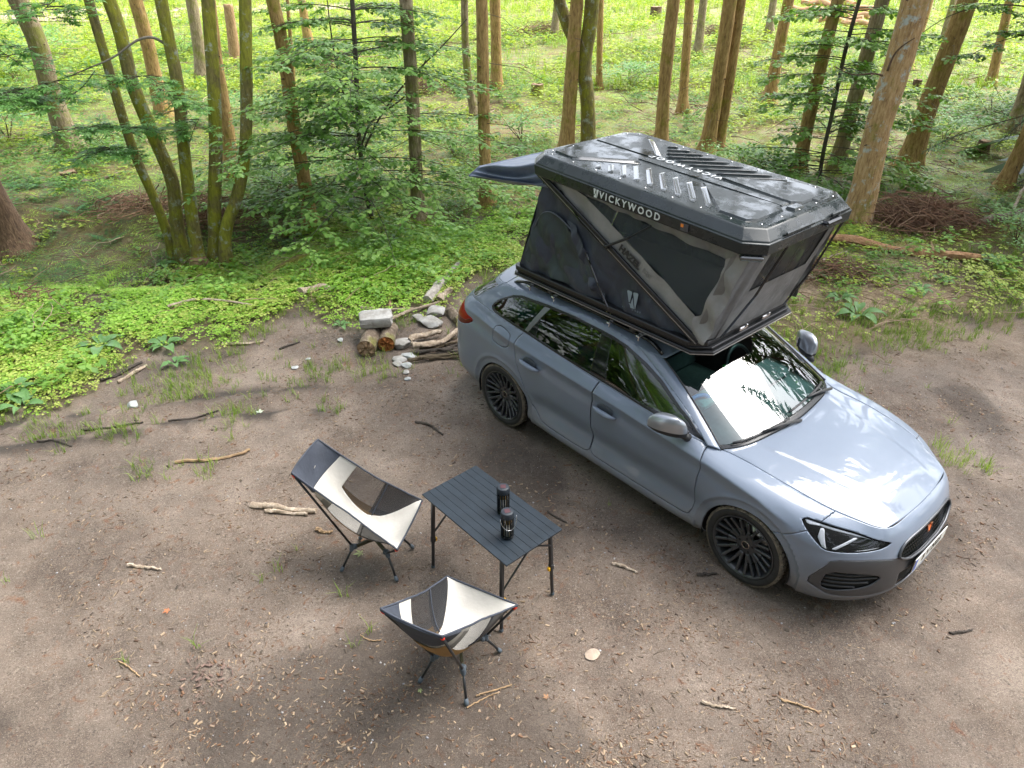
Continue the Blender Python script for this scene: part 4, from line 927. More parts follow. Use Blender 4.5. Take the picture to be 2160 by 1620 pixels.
# ------------------------------------------------------------------ camp furniture
blackal = mat('black_aluminium', (.018, .019, .021), .42)
olive = mat('olive_bar', (.055, .052, .028), .4, .3)
cream = mat('cream_canvas', (.46, .44, .40), .85, vary=.06, scale=9, bump=.25, bscale=14)
navyc = mat('charcoal_canvas', (.035, .042, .058), .75, vary=.15, scale=9, bump=.25, bscale=18)
netc = meshcloth('chair_net', (.020, .021, .024), .58)
outn = meshcloth('outer_net', (.014, .015, .018), .62); outd = meshcloth('outer_net_close', (.016, .017, .020), .14); tan = mat('tan_canvas', (.30, .175, .062), .8, vary=.1)
red = mat('red_cap', (.70, .03, .01), .4); foot = mat('rubber_foot', (.07, .09, .11), .6)
def chair(cx, cy_, ang, label, tagged=False):
    t = empty('camp_chair', (cx, cy_, 0), ang); tag(t, label, 'chair', 'folding camp chairs by the table')
    hubs = [np.array([sx*.135, sy*.105, .205]) for sx in (1, -1) for sy in (1, -1)]
    for h in hubs:
        sx, sy = np.sign(h[:2])
        topp = np.array([.295, sy*.262, .425]) if sx > 0 else np.array([-.455, sy*.195, .915])
        b = MB(); b.tube([h, topp], .0085, 10); pole = b.build('pole', blackal, t, True)
        d = (topp-h)/np.linalg.norm(topp-h); b = MB(); b.tube([topp-d*.035, topp-d*.010], .0115, 10); b.build('pole_cap', red, pole, True)
        f = np.array([sx*.225, sy*.178, .0]); b = MB(); b.tube([h, f+(h-f)*.08], .0088, 10); leg = b.build('leg', blackal, t, True)
        e = (h-f)/np.linalg.norm(h-f); b = MB(); b.tube([f+(0, 0, .004), f+e*.018, f+e*.050], [.010, .0155, .0125], 10); b.build('rubber_foot', foot, leg, True)
        b = MB(); b.tube([h-e*.035, h-e*.02, h+d*.012, h+d*.03], [.014, .019, .019, .013], 10); b.box(h*[.92, .92, 1], (.04, .04, .035), bev=.008); b.build('hub', foot, t, 'auto')
    for a, c in ((0, 3), (1, 2)):
        for e in (hubs[a], hubs[c]):
            b = MB(); b.bar(e*[.9, .9, 1]+(0, 0, .0), np.array([0, 0, .214 if a else .222]), .020, .030, .003); b.build('cross_bar', olive, t)
            b = MB(); b.lathe([(0, 0), (.005, 0), (.004, .003), (0, .003)], e*[.78, .78, 1]+(0, 0, .017), 8); b.build('bolt', silver, t)
    nt, ns = 72, 41; T = np.linspace(0, 1, nt); Sx = np.linspace(-1, 1, ns)
    cen = curve([(-.468, 0, .925), (-.405, 0, .74), (-.315, 0, .54), (-.22, 0, .405), (-.10, 0, .325), (.04, 0, .295), (.17, 0, .325), (.275, 0, .395), (.300, 0, .425)], nt)
    ex = np.interp(T, [0, 1], [-.455, .295]); bow = np.sin(T*np.pi)
    edge = np.stack([ex+.02*bow, np.interp(T, [0, .5, 1], [.200, .215, .265]), np.interp(T, [0, 1], [.925, .430])-.030*bow], 1)
    sag = (np.sin(np.clip(T, 0, 1)*np.pi)**.5)
    P = np.zeros((nt, ns, 3))
    for j, s in enumerate(Sx):
        f = 1-np.abs(s)**2.4
        P[:, j, 0] = edge[:, 0]+(cen[:, 0]-edge[:, 0])*f; P[:, j, 2] = edge[:, 2]+(cen[:, 2]-edge[:, 2])*f
        P[:, j, 1] = edge[:, 1]*np.sign(s)*np.abs(s)**.85
    P[..., 2] += .006*(fbm(T[:, None]*9+0*Sx[None], Sx[None]*2+3+0*T[:, None], 3)-.5)*sag[:, None]*2
    G2 = np.stack(np.meshgrid(T, Sx, indexing='ij'), -1).reshape(-1, 2)
    V, F = gridmesh(P); Vx = np.c_[V, G2]
    class Sk: pass
    def cut(Vx, F, f):
        V = [tuple(v) for v in Vx]; pos, neg, cache = [], [], {}
        f = list(map(float, f))
        def mid(a, b):
            k = (min(a, b), max(a, b))
            if k not in cache:
                u = f[k[0]]/(f[k[0]]-f[k[1]]); V.append(tuple(np.array(V[k[0]])*(1-u)+np.array(V[k[1]])*u)); cache[k] = len(V)-1
            return cache[k]
        for p in F:
            s = [f[i] > 0 for i in p]
            if all(s): pos.append(p); continue
            if not any(s): neg.append(p); continue
            A, B = [], []
            for i in range(len(p)):
                a, b_ = p[i], p[(i+1) % len(p)]; (A if s[i] else B).append(a)
                if s[i] != s[(i+1) % len(p)]: c = mid(a, b_); A.append(c); B.append(c)
            if len(A) > 2: pos.append(tuple(A))
            if len(B) > 2: neg.append(tuple(B))
        return np.array(V), pos, neg
    Vx, pil, rest = cut(Vx, F, .205-Vx[:, 3])
    def creamf(V):
        c = np.interp(V[:, 3], [.2, .345, .36, .62, .70, .97, 1], [1.5, 1.5, .52, .38, .45, .93, 1.05]); return c-np.abs(V[:, 4])
    Vx, crm, nets = cut(Vx, rest, creamf(Vx))
    for nm, FF, m, th in (('head_pillow', pil, navyc, .012), ('seat_cloth', crm, cream, .003), ('net_panel', nets, netc, 0)):
        v, f_ = compact(Vx[:, :3], FF); k = Skin(v, f_); o = panel(nm, k, m, t, th, .0003, 60)
    Q = P[17:67, 8:33].copy(); Q[..., 2] -= .010; Q[..., 0] -= .006; obj('seat_underside', *gridmesh(Q), tan, t)
    for s in (1, -1):
        jj = np.arange(29, 41) if s > 0 else np.arange(0, 12)
        for lo_, hi_, mm_ in ((20, 45, outn), (44, 71, outd)):
          Q = P[lo_:hi_, jj].copy(); Q[..., 1] += s*.007*np.sin(np.linspace(0, 3.14, len(jj)))[None]; Q[..., 2] -= .006*np.sin(np.linspace(0, 3.14, len(jj)))[None]; obj('outer_side', *gridmesh(Q), mm_, t)
    bd = np.concatenate([P[:, 0], P[-1], P[::-1, -1], P[0, ::-1]]); keep = np.r_[True, np.linalg.norm(np.diff(bd, axis=0), axis=1) > 1e-5]; bd = bd[keep]
    b = MB(); b.tube(bd, .0065, 6, False); b.build('binding', navyc, t, True)
    for s in (5, -6):
        b = MB(); b.tube(P[36:64:3, s]*[1, 1.0, 1]+(0, 0, .004), .004, 5)
    for s in (0, -1):
        jj = [0, 3, 6, 9, 12] if s == 0 else [-1, -4, -7, -10, -13]
        b = MB(); b.tube([P[46, j] for j in jj], .0045, 5); b.build('seam', navyc, t, True)
    if not tagged:
        b = MB(); b.lathe([(0, 0), (.012, 0), (.012, .002), (0, .002)], (0, 0, 0), 14); o = b.build('round_badge', cream, t); p = P[8, 20]; o.matrix_local = basis((0, -1, 0), (.35, 0, .93), p+np.array([.013, .03, .005]))
    else:
        n = 8; g = np.array([[(u*.085, .03*math.sin(u*3)*v, -v*.10-.012*math.sin(u*6)*v) for v in np.linspace(0, 1, n)] for u in np.linspace(0, 1, n)]).reshape(n, n, 3)
        pa = P[14, -1]; V, F = gridmesh(g@np.array([[.80, .05, -.58], [0, 1, 0], [.3, .12, .95]])+pa+np.array([0, .012, 0])); o = obj('care_tag', V, F, mat('tag_white', (.72, .73, .75), .5), t)
        b = MB(); c = P[14, -1]
        for u, r in ((.25, .006), (.7, .010)):
            q = (np.array([u*.085, 0.004, -.045]))@np.array([[.80, .05, -.58], [0, 1, 0], [.3, .12, .95]])+c+np.array([0, .016, 0]); b.box(q, (r, .002, r))
        b.build('tag_print', mat('tag_red', (.6, .04, .04), .6), t)
    return t
chair(-1.03, 3.94, rad(-13), 'cream and charcoal camp chair left of the table, seen from its side')
chair(-.335, 2.985, rad(62.7), 'cream and charcoal camp chair with white care tag, back turned to us below the table', True)

tbl = empty('folding_table', (-.153, 3.733, 0), rad(-48.34)); tag(tbl, 'black slatted aluminium camping table with yellow leg clips between car and chairs', 'table')
tabm = mat('black_slat', (.012, .019, .027), .42, vary=.2, scale=14, bump=.15, bscale=160, Specular_IOR_Level=.3)
TH = .68
for i in range(9):
    y = (i-4)*.0555; b = MB(); b.box((0, y, TH-.006), (.918, .0545, .012), bev=.0015); b.build('slat', tabm, tbl)
for x in (-.40, .40):
    b = MB(); b.box((x, 0, TH-.024), (.03, .46, .022), bev=.004); b.build('cross_rail', blackal, tbl)
for y in (-.19, .19):
    b = MB(); b.box((0, y, TH-.026), (.78, .02, .02), bev=.004); b.build('side_rail', blackal, tbl)
yellow = mat('yellow_clip', (.80, .42, .01), .4)
for sx in (1, -1):
    for sy in (1, -1):
        tp = np.array([sx*.375, sy*.215, TH-.03]); ft = np.array([sx*.395, sy*.245, 0]); m_ = tp*.42+ft*.58
        b = MB(); b.bar(tp, m_, .026, .026, .004); leg = b.build('leg', blackal, tbl)
        b = MB(); b.bar(m_, ft+(tp-ft)*.02, .020, .020, .003); b.build('leg_extension', blackal, leg)
        b = MB(); b.bar(m_+(tp-m_)*.10, m_-(tp-m_)*.04, .032, .032, .005); b.build('leg_collar', blackal, leg)
        b = MB(); b.box(m_+np.array([-sx*.0, -sy*.024, .0]), (.022, .018, .032), bev=.004); b.build('leg_clip', yellow, leg)
        b = MB(); b.tube([ft+(0, 0, .001), ft+(0, 0, .02)], [.016, .014], 10); b.build('rubber_foot', foot, leg)
for sx in (1, -1):
    b = MB(); b.bar((sx*.38, -.215, .36), (sx*.37, .10, TH-.04), .010, .010); b.bar((sx*.39, .215, .50), (sx*.375, -.02, TH-.04), .010, .010); b.build('brace', blackal, tbl)
b = MB(); b.bar((-.37, .21, TH-.05), (-.10, .19, TH-.035), .01); b.build('brace', blackal, tbl)
# slatted lanterns
glow = mat('lantern_core', (.30, .20, .07), .5); wrod = mat('lantern_rod', (.85, .85, .82), .3)  # core is a plain golden colour
for i, ((x, y), lab) in enumerate((((-.060, 3.734), 'black cylindrical lantern with red-capped top at the back of the table'), ((-.031, 3.490), 'black cylindrical lantern with wire bail handle at the front of the table'))):
    L = empty('lantern', (x, y, TH+.0005), rad(20*i)); tag(L, lab, 'lantern', 'lanterns on the camping table')
    b = MB(); b.lathe([(0, 0), (.040, 0), (.044, .004), (.044, .016), (.041, .020), (0, .020)], n=28); b.build('lantern_base', gloss, L, 'auto')
    b = MB(); b.lathe([(0, .172), (.043, .172), (.045, .178), (.045, .205), (.040, .216), (.034, .219), (0, .219)], n=28); cp = b.build('lantern_top', mat('lantern_cap', (.018, .024, .032), .5, Specular_IOR_Level=.3), L, 'auto')
    b = MB(); b.box((0, 0, .2200), (.036, .036, .002)); b.build('top_print', mat('print_maroon', (.05, .012, .018), .5), cp)
    for k in range(14):
        a = 2*np.pi*k/14; b = MB(); b.box((.041*math.cos(a), .041*math.sin(a), .096), (.006, .0095, .156), np.array(Matrix.Rotation(a, 3, 'Z'))); b.build('cage_slat', gloss, L)
    b = MB(); b.lathe([(0, .02), (.030, .02), (.030, .172), (0, .172)], n=20); b.build('lantern_core', glow, L, 'auto')
    for k in range(14):
        a = 2*np.pi*(k+.5)/14; b = MB(); b.tube([(.033*math.cos(a), .033*math.sin(a), .024), (.033*math.cos(a), .033*math.sin(a), .125)], .0028, 6); b.build('light_rod', wrod, L, True)
    if i:
        b = MB(); t = np.linspace(0, np.pi, 24); b.tube(np.stack([.056*np.cos(t), -.022-.034*np.sin(t), .182-.085*np.sin(t)], 1), .0018, 6); b.build('bail_handle', silver, L, True)
# ------------------------------------------------------------------ ground
EDGE_PX = [(-300, 960), (0, 885), (60, 868), (130, 850), (215, 812), (270, 778), (330, 765), (440, 745), (520, 722), (575, 690), (610, 655), (650, 640), (700, 668), (760, 690), (860, 665), (960, 632), (1020, 600), (1100, 590), (1300, 620), (1500, 690), (1650, 790), (1700, 775), (1780, 745), (1850, 722), (1950, 700), (2050, 685), (2160, 662), (2500, 620)]
EW = np.array([at(*p)[:2] for p in EDGE_PX]); EW = EW[np.argsort(EW[:, 0])]
def yedge(x): return np.interp(x, EW[:, 0], EW[:, 1])
FAR_PX = [(-400, 640), (0, 605), (90, 600), (200, 588), (330, 548), (480, 520), (700, 468), (900, 458), (1130, 455), (1500, 560), (1680, 560), (1760, 640), (1880, 640), (1950, 560), (2000, 530), (2160, 500), (2500, 470)]
FW_ = np.array([at(*p)[:2] for p in FAR_PX]); FW_ = FW_[np.argsort(FW_[:, 0])]
def yfar(x): return np.interp(x, FW_[:, 0], FW_[:, 1])
def vegw(x, y): return sst(-.25, .45, y-yedge(x)+.9*(fbm(x*1.3, y*1.3, 3)-.5)+.35*(fbm(x*5, y*5, 2)-.5))
RUT = np.array([at(*p)[:2] for p in [(-60, 950), (0, 930), (170, 905), (330, 880), (480, 865), (640, 850)]])
def H(x, y):
    x = np.asarray(x, float); y = np.asarray(y, float); v = vegw(x, y)
    h = .030*(fbm(x*1.1, y*1.1, 4)-.5)+.020*(fbm(x*6, y*6, 3)-.5)+.008*(fbm(x*19, y*19, 2)-.5)
    ry = np.interp(x, RUT[:, 0], RUT[:, 1]); d = y-ry; w = sst(-6, -5, x)*(1-sst(-2.2, -1.4, x))
    h = h+w*(-.035*np.exp(-(d/.10)**2)+.028*np.exp(-((d-.20)/.08)**2)+.030*np.exp(-((d+.2)/.09)**2)*(.4+1.2*fbm(x*9, y*9, 2)))
    far = sst(0, 3.5, y-yedge(x)); h = h+v*.03+far*(.34*(fbm(x*.35, y*.35, 3)-.5)+.12*(fbm(x*1.7, y*1.7, 2)-.5))
    cc, ss = math.cos(CARH), math.sin(CARH); u = (x-CARX)*cc+(y-CARY)*ss; w_ = -(x-CARX)*ss+(y-CARY)*cc
    for yy, ph in ((-.78, 0), (.80, .4), (-1.35, .9)):
        q = w_-yy-.05*np.sin(u*.8+ph); on = np.exp(-(q/.10)**4)*(sst(1.65, 1.9, u)*(1-sst(3.2, 4.4, u))+sst(1.7, 2.0, -u)*(1-sst(3.4, 4.6, -u))*.8)*(1-v)*(1.0 if yy > -1 else .6)
        h = h-on*(.010+.010*np.sin(2*np.pi*(u+np.abs(q)*.5)/.092)*sst(.02, .03, np.abs(q)))
    for fx_, fy_, sc_ in ((-1.9, 3.1, 1), (-.9, 2.5, 1), (.9, 2.7, 1), (-2.6, 4.6, 1), (.75, 3.3, 1), (1.3, 2.3, 1), (-1.7, 5.6, 1)):
        r2 = ((x-fx_)/.13)**2+((y-fy_)/.07)**2; h = h-.014*np.exp(-r2**2)+.006*np.exp(-((np.sqrt(r2)-1.25)/.3)**2)
    lx = sst(2.6, 4.2, -x)*(1-sst(11, 13, y))*sst(8.6, 9.8, y); h = h-.38*lx
    return h*sst(-.2, .4, np.hypot((x-CARX)/2.6, (y-CARY)/2.6)-.35+0*y) if False else h
def spaced(lo, a, b, hi, st, g):
    m = np.arange(a, b+1e-6, st); o = [b]; s = st
    while o[-1] < hi: s *= g; o.append(o[-1]+s)
    i = [a]; s = st
    while i[-1] > lo: s *= g; i.append(i[-1]-s)
    return np.r_[np.array(i[1:])[::-1], m, np.array(o[1:])]
gx_, gy_ = spaced(-160, -5.0, 6.4, 160, .036, 1.055), spaced(-60, 1.5, 9.6, 420, .036, 1.045)
GX, GY = np.meshgrid(gx_, gy_, indexing='ij'); GZ = H(GX, GY)-.004
idx = np.arange(GX.size).reshape(GX.shape)
gm = mesh_fast('ground', np.stack([GX, GY, GZ], -1).reshape(-1, 3), np.stack([idx[:-1, :-1], idx[1:, :-1], idx[1:, 1:], idx[:-1, 1:]], -1).reshape(-1, 4), True)
vw = vegw(GX, GY); brn = sst(-1.0, -3.5, GX)*sst(15, 11.5, GY)*.8  # left hollow shows brown soil, partly tree shade put into the colour
flo = sst(-.3, .6, GY-yfar(GX)+1.2*(fbm(GX, GY, 2)-.5))*(1-brn)
straw = 1.4*np.exp(-((GX-4.6)/1.5)**4-((GY-8.9)/1.25)**2)*sst(.25, .5, fbm(GX*1.6, GY*1.6+3, 3)+.12)
ry_ = np.interp(GX, RUT[:, 0], RUT[:, 1]); dr = GY-ry_; nn_ = fbm(GX*3.2, GY*3.2, 4)
damp = sst(-6.5, -5.5, GX)*(1-sst(-2.4, -1.2, GX))*(np.exp(-((dr+.17)/.13)**2)*sst(.36, .52, nn_)+.9*np.exp(-((dr-.30)/.12)**2)*sst(.42, .55, nn_))+.55*sst(.60, .70, fbm(GX*.8+7, GY*.8+2, 4))*(1-vw)+.5*np.exp(-((GY-yedge(GX)+.15)/.25)**2)*sst(.45, .6, nn_)
damp = np.clip(damp, 0, .9)
ca = gm.color_attributes.new('cover', 'FLOAT_COLOR', 'POINT')
ca.data.foreach_set('color', np.stack([vw, flo, np.clip(straw, 0, 1), damp], -1).astype(np.float32).ravel())
m, nt, b_ = nodes('forest_soil'); N = nt.nodes; L = nt.links
tc = N.new('ShaderNodeTexCoord')
def noise(scale, detail=5, rough=.6, vec=None, dist=0):
    n = N.new('ShaderNodeTexNoise'); n.inputs['Scale'].default_value = scale; n.inputs['Detail'].default_value = detail; n.inputs['Roughness'].default_value = rough; n.inputs['Distortion'].default_value = dist
    L.new(vec or tc.outputs['Object'], n.inputs['Vector']); return n.outputs['Fac']
def ramp(src, *st):
    r = N.new('ShaderNodeValToRGB'); e = r.color_ramp.elements
    while len(e) < len(st): e.new(.5)
    for k, (p, c) in enumerate(st): e[k].position = p; e[k].color = (*c, 1)
    L.new(src, r.inputs[0]); return r.outputs[0]
def mixc(f, a, b, mode='MIX'):
    x = N.new('ShaderNodeMix'); x.data_type = 'RGBA'; x.blend_type = mode
    if isinstance(f, float): x.inputs[0].default_value = f
    else: L.new(f, x.inputs[0])
    L.new(a, x.inputs[6]); L.new(b, x.inputs[7]); return x.outputs[2]
def fac(src, a, b): return ramp(src, (a, (0, 0, 0)), (b, (1, 1, 1)))
dirt = ramp(noise(1.1, 8, .66), (.30, (.050, .036, .026)), (.44, (.115, .086, .064)), (.56, (.20, .158, .124)), (.70, (.30, .248, .202)))
dirt = mixc(fac(noise(240, 4, .75), .50, .60), dirt, ramp(noise(120, 3), (.35, (.045, .033, .026)), (.55, (.17, .13, .10)), (.7, (.36, .30, .25))))
dirt = mixc(fac(noise(75, 6, .8), .50, .60), dirt, ramp(noise(160, 3), (.36, (.050, .036, .028)), (.52, (.15, .11, .085)), (.66, (.33, .27, .22))))
dirt = mixc(fac(noise(14, 6, .7), .46, .66), dirt, ramp(noise(55, 4, .7), (.36, (.045, .032, .023)), (.62, (.27, .22, .175))))
dirt = mixc(fac(noise(7, 5, .7, dist=1.5), .58, .68), dirt, ramp(noise(90, 3), (.4, (.10, .045, .025)), (.6, (.22, .12, .07))))
dirt = mixc(fac(noise(130, 3, .6), .60, .68), dirt, ramp(noise(40, 2), (.4, (.30, .23, .16)), (.6, (.42, .36, .30))))
dirt = mixc(fac(noise(180, 2, .6), .62, .70), dirt, ramp(noise(30, 2), (.4, (.03, .024, .02)), (.6, (.06, .045, .035))))
soil = ramp(noise(9, 6, .7), (.35, (.050, .036, .020)), (.55, (.11, .075, .04)), (.7, (.10, .12, .03)))
moss = ramp(noise(.9, 7, .65), (.32, (.13, .080, .035)), (.46, (.20, .14, .05)), (.56, (.18, .19, .03)), (.66, (.23, .30, .04)))
moss = mixc(fac(noise(6, 5, .7), .48, .62), moss, ramp(noise(24, 5, .7), (.35, (.08, .055, .022)), (.5, (.16, .18, .03)), (.68, (.27, .33, .05))))
moss = mixc(fac(noise(3.1, 4, .7, dist=.8), .60, .70), moss, ramp(noise(60, 4, .7), (.35, (.13, .07, .035)), (.65, (.30, .19, .10))))
strw = ramp(noise(30, 6, .7), (.3, (.12, .08, .04)), (.5, (.28, .20, .12)), (.7, (.42, .34, .22)))
at_ = N.new('ShaderNodeAttribute'); at_.attribute_name = 'cover'; sp = N.new('ShaderNodeSeparateColor'); L.new(at_.outputs['Color'], sp.inputs[0])
dirt = mixc(1.0, dirt, ramp(noise(.55, 5, .6), (.34, (.86, .85, .86)), (.60, (1.28, 1.26, 1.25))), 'MULTIPLY'); dirt = mixc(at_.outputs['Alpha'], dirt, ramp(noise(20, 6, .7), (.35, (.018, .014, .011)), (.65, (.055, .042, .034))))
col = mixc(sp.outputs[0], dirt, soil); col = mixc(sp.outputs[1], col, moss); col = mixc(sp.outputs[2], col, strw)
L.new(col, b_.inputs['Base Color'])
L.new(ramp(noise(1.6, 5), (.4, (.55, .55, .55)), (.62, (.95, .95, .95))), b_.inputs['Roughness'])
bp = N.new('ShaderNodeBump'); bp.inputs['Strength'].default_value = .95; bp.inputs['Distance'].default_value = .014
ad = N.new('ShaderNodeMath'); ad.operation = 'ADD'; L.new(noise(38, 10, .82), ad.inputs[0]); L.new(noise(170, 4, .7), ad.inputs[1]); L.new(ad.outputs[0], bp.inputs['Height']); L.new(bp.outputs[0], b_.inputs['Normal'])
ground = link('ground', gm, m); ground['kind'] = 'structure'
# forest track far beyond
tp = [at(-700, 52), at(-300, 44), at(0, 36), at(180, 33), at(360, 27), at(560, 20), at(760, 12)]
P = curve(tp, 40); wv = np.array([0, 1, 0.])*4.0; V = []; 
for p in P:
    for s in (-1, -.4, .4, 1): q = p+wv*s; V.append((q[0], q[1], float(H(q[0], q[1]))+.03))
o = obj('path', V, [(i*4+j, i*4+j+1, (i+1)*4+j+1, (i+1)*4+j) for i in range(39) for j in range(3)], mat('path_dirt', (.34, .25, .20), .95, vary=.25, scale=1.5)); o['kind'] = 'structure'

# ------------------------------------------------------------------ scattered matter
def scatter(name, tmpl, pos, rot, scl, m, tilt=None, kind='stuff', smooth=False):
    """copies of small leaf shapes as one mesh. tmpl: list of (V, F) of equal polygon size"""
    VS, FS, n0 = [], [], 0; N_ = len(pos); which = RNG.integers(0, len(tmpl), N_)
    for k, (V, F) in enumerate(tmpl):
        s = np.where(which == k)[0]
        if not len(s): continue
        V = np.asarray(V, float); F = np.asarray(F, int); c, sn = np.cos(rot[s]), np.sin(rot[s])
        W = V[None]*scl[s][:, None, None]
        if tilt is not None:
            a = tilt[s]; ca_, sa = np.cos(a)[:, None], np.sin(a)[:, None]; W = np.stack([W[..., 0]*ca_+W[..., 2]*sa, W[..., 1], -W[..., 0]*sa+W[..., 2]*ca_], -1)
        W = np.stack([W[..., 0]*c[:, None]-W[..., 1]*sn[:, None], W[..., 0]*sn[:, None]+W[..., 1]*c[:, None], W[..., 2]], -1)+pos[s][:, None]
        VS.append(W.reshape(-1, 3)); FS.append((F[None]+(np.arange(len(s))*len(V))[:, None, None]+n0).reshape(-1, F.shape[1])); n0 += len(s)*len(V)
    o = link(name, mesh_fast(name, np.concatenate(VS), np.concatenate(FS), smooth), m)
    if kind: o['kind'] = kind
    return o
def leaflet(L_, w, fold=.25, droop=.3):
    """pointed oval, 4 quads folded on the midrib; stalk at the origin, along +x"""
    V = []
    for t, ww in ((0, .06), (.30, .85), (.62, 1.0), (1.0, .05)):
        z = -droop*L_*t*t
        V += [(L_*t, -w*ww, z+fold*w*ww), (L_*t, 0, z), (L_*t, w*ww, z+fold*w*ww)]
    F = [(i*3+j, (i+1)*3+j, (i+1)*3+j+1, i*3+j+1) for i in range(3) for j in range(2)]
    return np.array(V), F
def combine(parts):
    V = []; F = []; n = 0
    for v, f in parts: V.append(v); F += [tuple(i+n for i in q) for q in f]; n += len(v)
    return np.concatenate(V), F
def rotz(V, a): c, s = math.cos(a), math.sin(a); return V@np.array([[c, s, 0], [-s, c, 0], [0, 0, 1]])
def quadleaf(L_, w, droop=.25): return np.array([(0, 0, 0), (L_*.5, -w, -droop*L_*.15), (L_, 0, -droop*L_), (L_*.5, w, -droop*L_*.15)]), [(0, 1, 2, 3)]
def pts_in(n, x0, x1, y0, y1): return RNG.uniform(x0, x1, n), RNG.uniform(y0, y1, n)
def inview(x, y, pad=140, z=0):
    d = y*math.cos(PITCH)-(z-CAMZ)*math.sin(PITCH); v = y*math.sin(PITCH)+(z-CAMZ)*math.cos(PITCH); px = 1080+FPX*x/d; py = 810-FPX*v/d
    return (d > .5) & (px > -pad*2-160) & (px < 2160+pad*2+160) & (py > -pad) & (py < 1620+pad)
# leafy carpet of low herbs at the edge of the clearing
herb = leafmat('herb_leaf', (.19, .35, .035), (.38, .60, .10), .40, scale=1.2)
herb2 = leafmat('herb_leaf_yellow', (.28, .36, .06), (.50, .58, .15), .4, scale=1.0)
tri = []
for k in range(4):
    r = np.random.default_rng(k); P_ = []
    h = .05+.05*r.random()
    for j in range(3):
        l_ = .034*(1+.3*r.random()); v = np.array([(0, 0, 0), (l_*.5, .0165, -.002), (l_*.92, .007, -.008), (l_*.88, -.002, -.007), (l_*.5, 0, -.006), (l_*.5, -.0165, -.002), (l_*.92, -.007, -.008)]); f = [(0, 4, 2, 1), (0, 5, 6, 4), (4, 6, 3, 2)][:2]; P_.append((rotz(v+[.004, 0, 0], 2.09*j+.4*r.random())+[0, 0, h], f))
    tri.append(combine(P_))
x, y = pts_in(300000, -7, 8.5, 5.2, 13.5)
w = vegw(x, y)*(1-sst(-.2, .9, y-yfar(x)+1.0*(fbm(x*.9, y*.9, 3)-.5)))
w *= np.where(x > 2.6, .07+.40*sst(5.6, 7.0, x)*sst(-.6, .6, 9.4-y), 1.0)*(1-.85*sst(.48, .62, fbm(x*1.1+5, y*1.1, 3)))*(.35+.65*sst(.0, 1.0, y-yedge(x)))*np.clip((6.5/np.hypot(y, x))**1.2, 0, 1)
k = (RNG.random(len(x)) < w) & inview(x, y); x, y = x[k], y[k]
pos = np.stack([x, y, H(x, y)-.01], 1); n = len(x)
sc = (.50+.55*RNG.random(n))*np.clip(np.hypot(x, y)/7.5, .9, 1.7)
far_ = RNG.random(n) < np.where(x > 3.0, .75, .12)+.5*sst(.5, .65, fbm(x*.6, y*.6+9, 2))
scatter('herb_carpet', tri, pos[~far_], RNG.uniform(0, 6.3, n)[~far_], sc[~far_], herb, RNG.normal(0, .25, n)[~far_])
scatter('herb_carpet', tri, pos[far_], RNG.uniform(0, 6.3, n)[far_], sc[far_], herb2, RNG.normal(0, .25, n)[far_])
# grass
blade = []
for k in range(3):
    V = []; F = []; r = np.random.default_rng(20+k)
    for j in range(9):
        a = r.uniform(0, 6.28); L_ = .10+.12*r.random(); ln = .03+.10*r.random(); c, s = math.cos(a), math.sin(a); o0 = r.normal(0, .018, 2); q = len(V)
        for t, ww in ((0, .0026), (.55, .0022), (1, .0004)):
            px, pz = ln*t*t, L_*(t-.25*t*t); V += [(o0[0]+c*px-s*ww, o0[1]+s*px+c*ww, pz), (o0[0]+c*px+s*ww, o0[1]+s*px-c*ww, pz)]
        F += [(q, q+1, q+3, q+2), (q+2, q+3, q+5, q+4)]
    blade.append((V, F))
grassm = leafmat('grass_blade', (.12, .22, .03), (.30, .40, .08), .4, scale=.8)
x, y = pts_in(60000, -6.5, 9, 2.2, 13); e = y-yedge(x)
w = .55*np.exp(-((e-.05)/.40)**2)*sst(.42, .60, fbm(x*1.3+3, y*1.3, 3))+np.where((x > 3) & (e > -.4) & (e < 2.0), .20*sst(.40, .6, fbm(x*1.5, y*1.5+20, 3))*1.4, 0)+.012*sst(.56, .68, fbm(x*1.2, y*1.2+7, 3))*(e < 0)+.05*(e > .3)
for cx, cy_, rr in [(350, 820, .35), (660, 790, .30), (430, 800, .3), (800, 780, .2), (310, 1000, .15), (430, 990, .12), (110, 910, .25), (250, 915, .2), (1740, 760, .4), (1990, 960, .2), (1310, 950, .10), (700, 860, .15), (490, 880, .2), (2060, 985, .12), (1000, 770, .25)]:
    g = at(cx, cy_); w = w+.55*np.exp(-((x-g[0])**2+(y-g[1])**2)/rr**2)
k = (RNG.random(len(x)) < w) & inview(x, y) & ~((np.abs((x-CARX)*math.cos(CARH)+(y-CARY)*math.sin(CARH)) < 2.2) & (np.abs(-(x-CARX)*math.sin(CARH)+(y-CARY)*math.cos(CARH)) < .85)); x, y = x[k], y[k]; n = len(x)
scatter('grass', blade, np.stack([x, y, H(x, y)-.01], 1), RNG.uniform(0, 6.3, n), .45+.6*RNG.random(n), grassm)
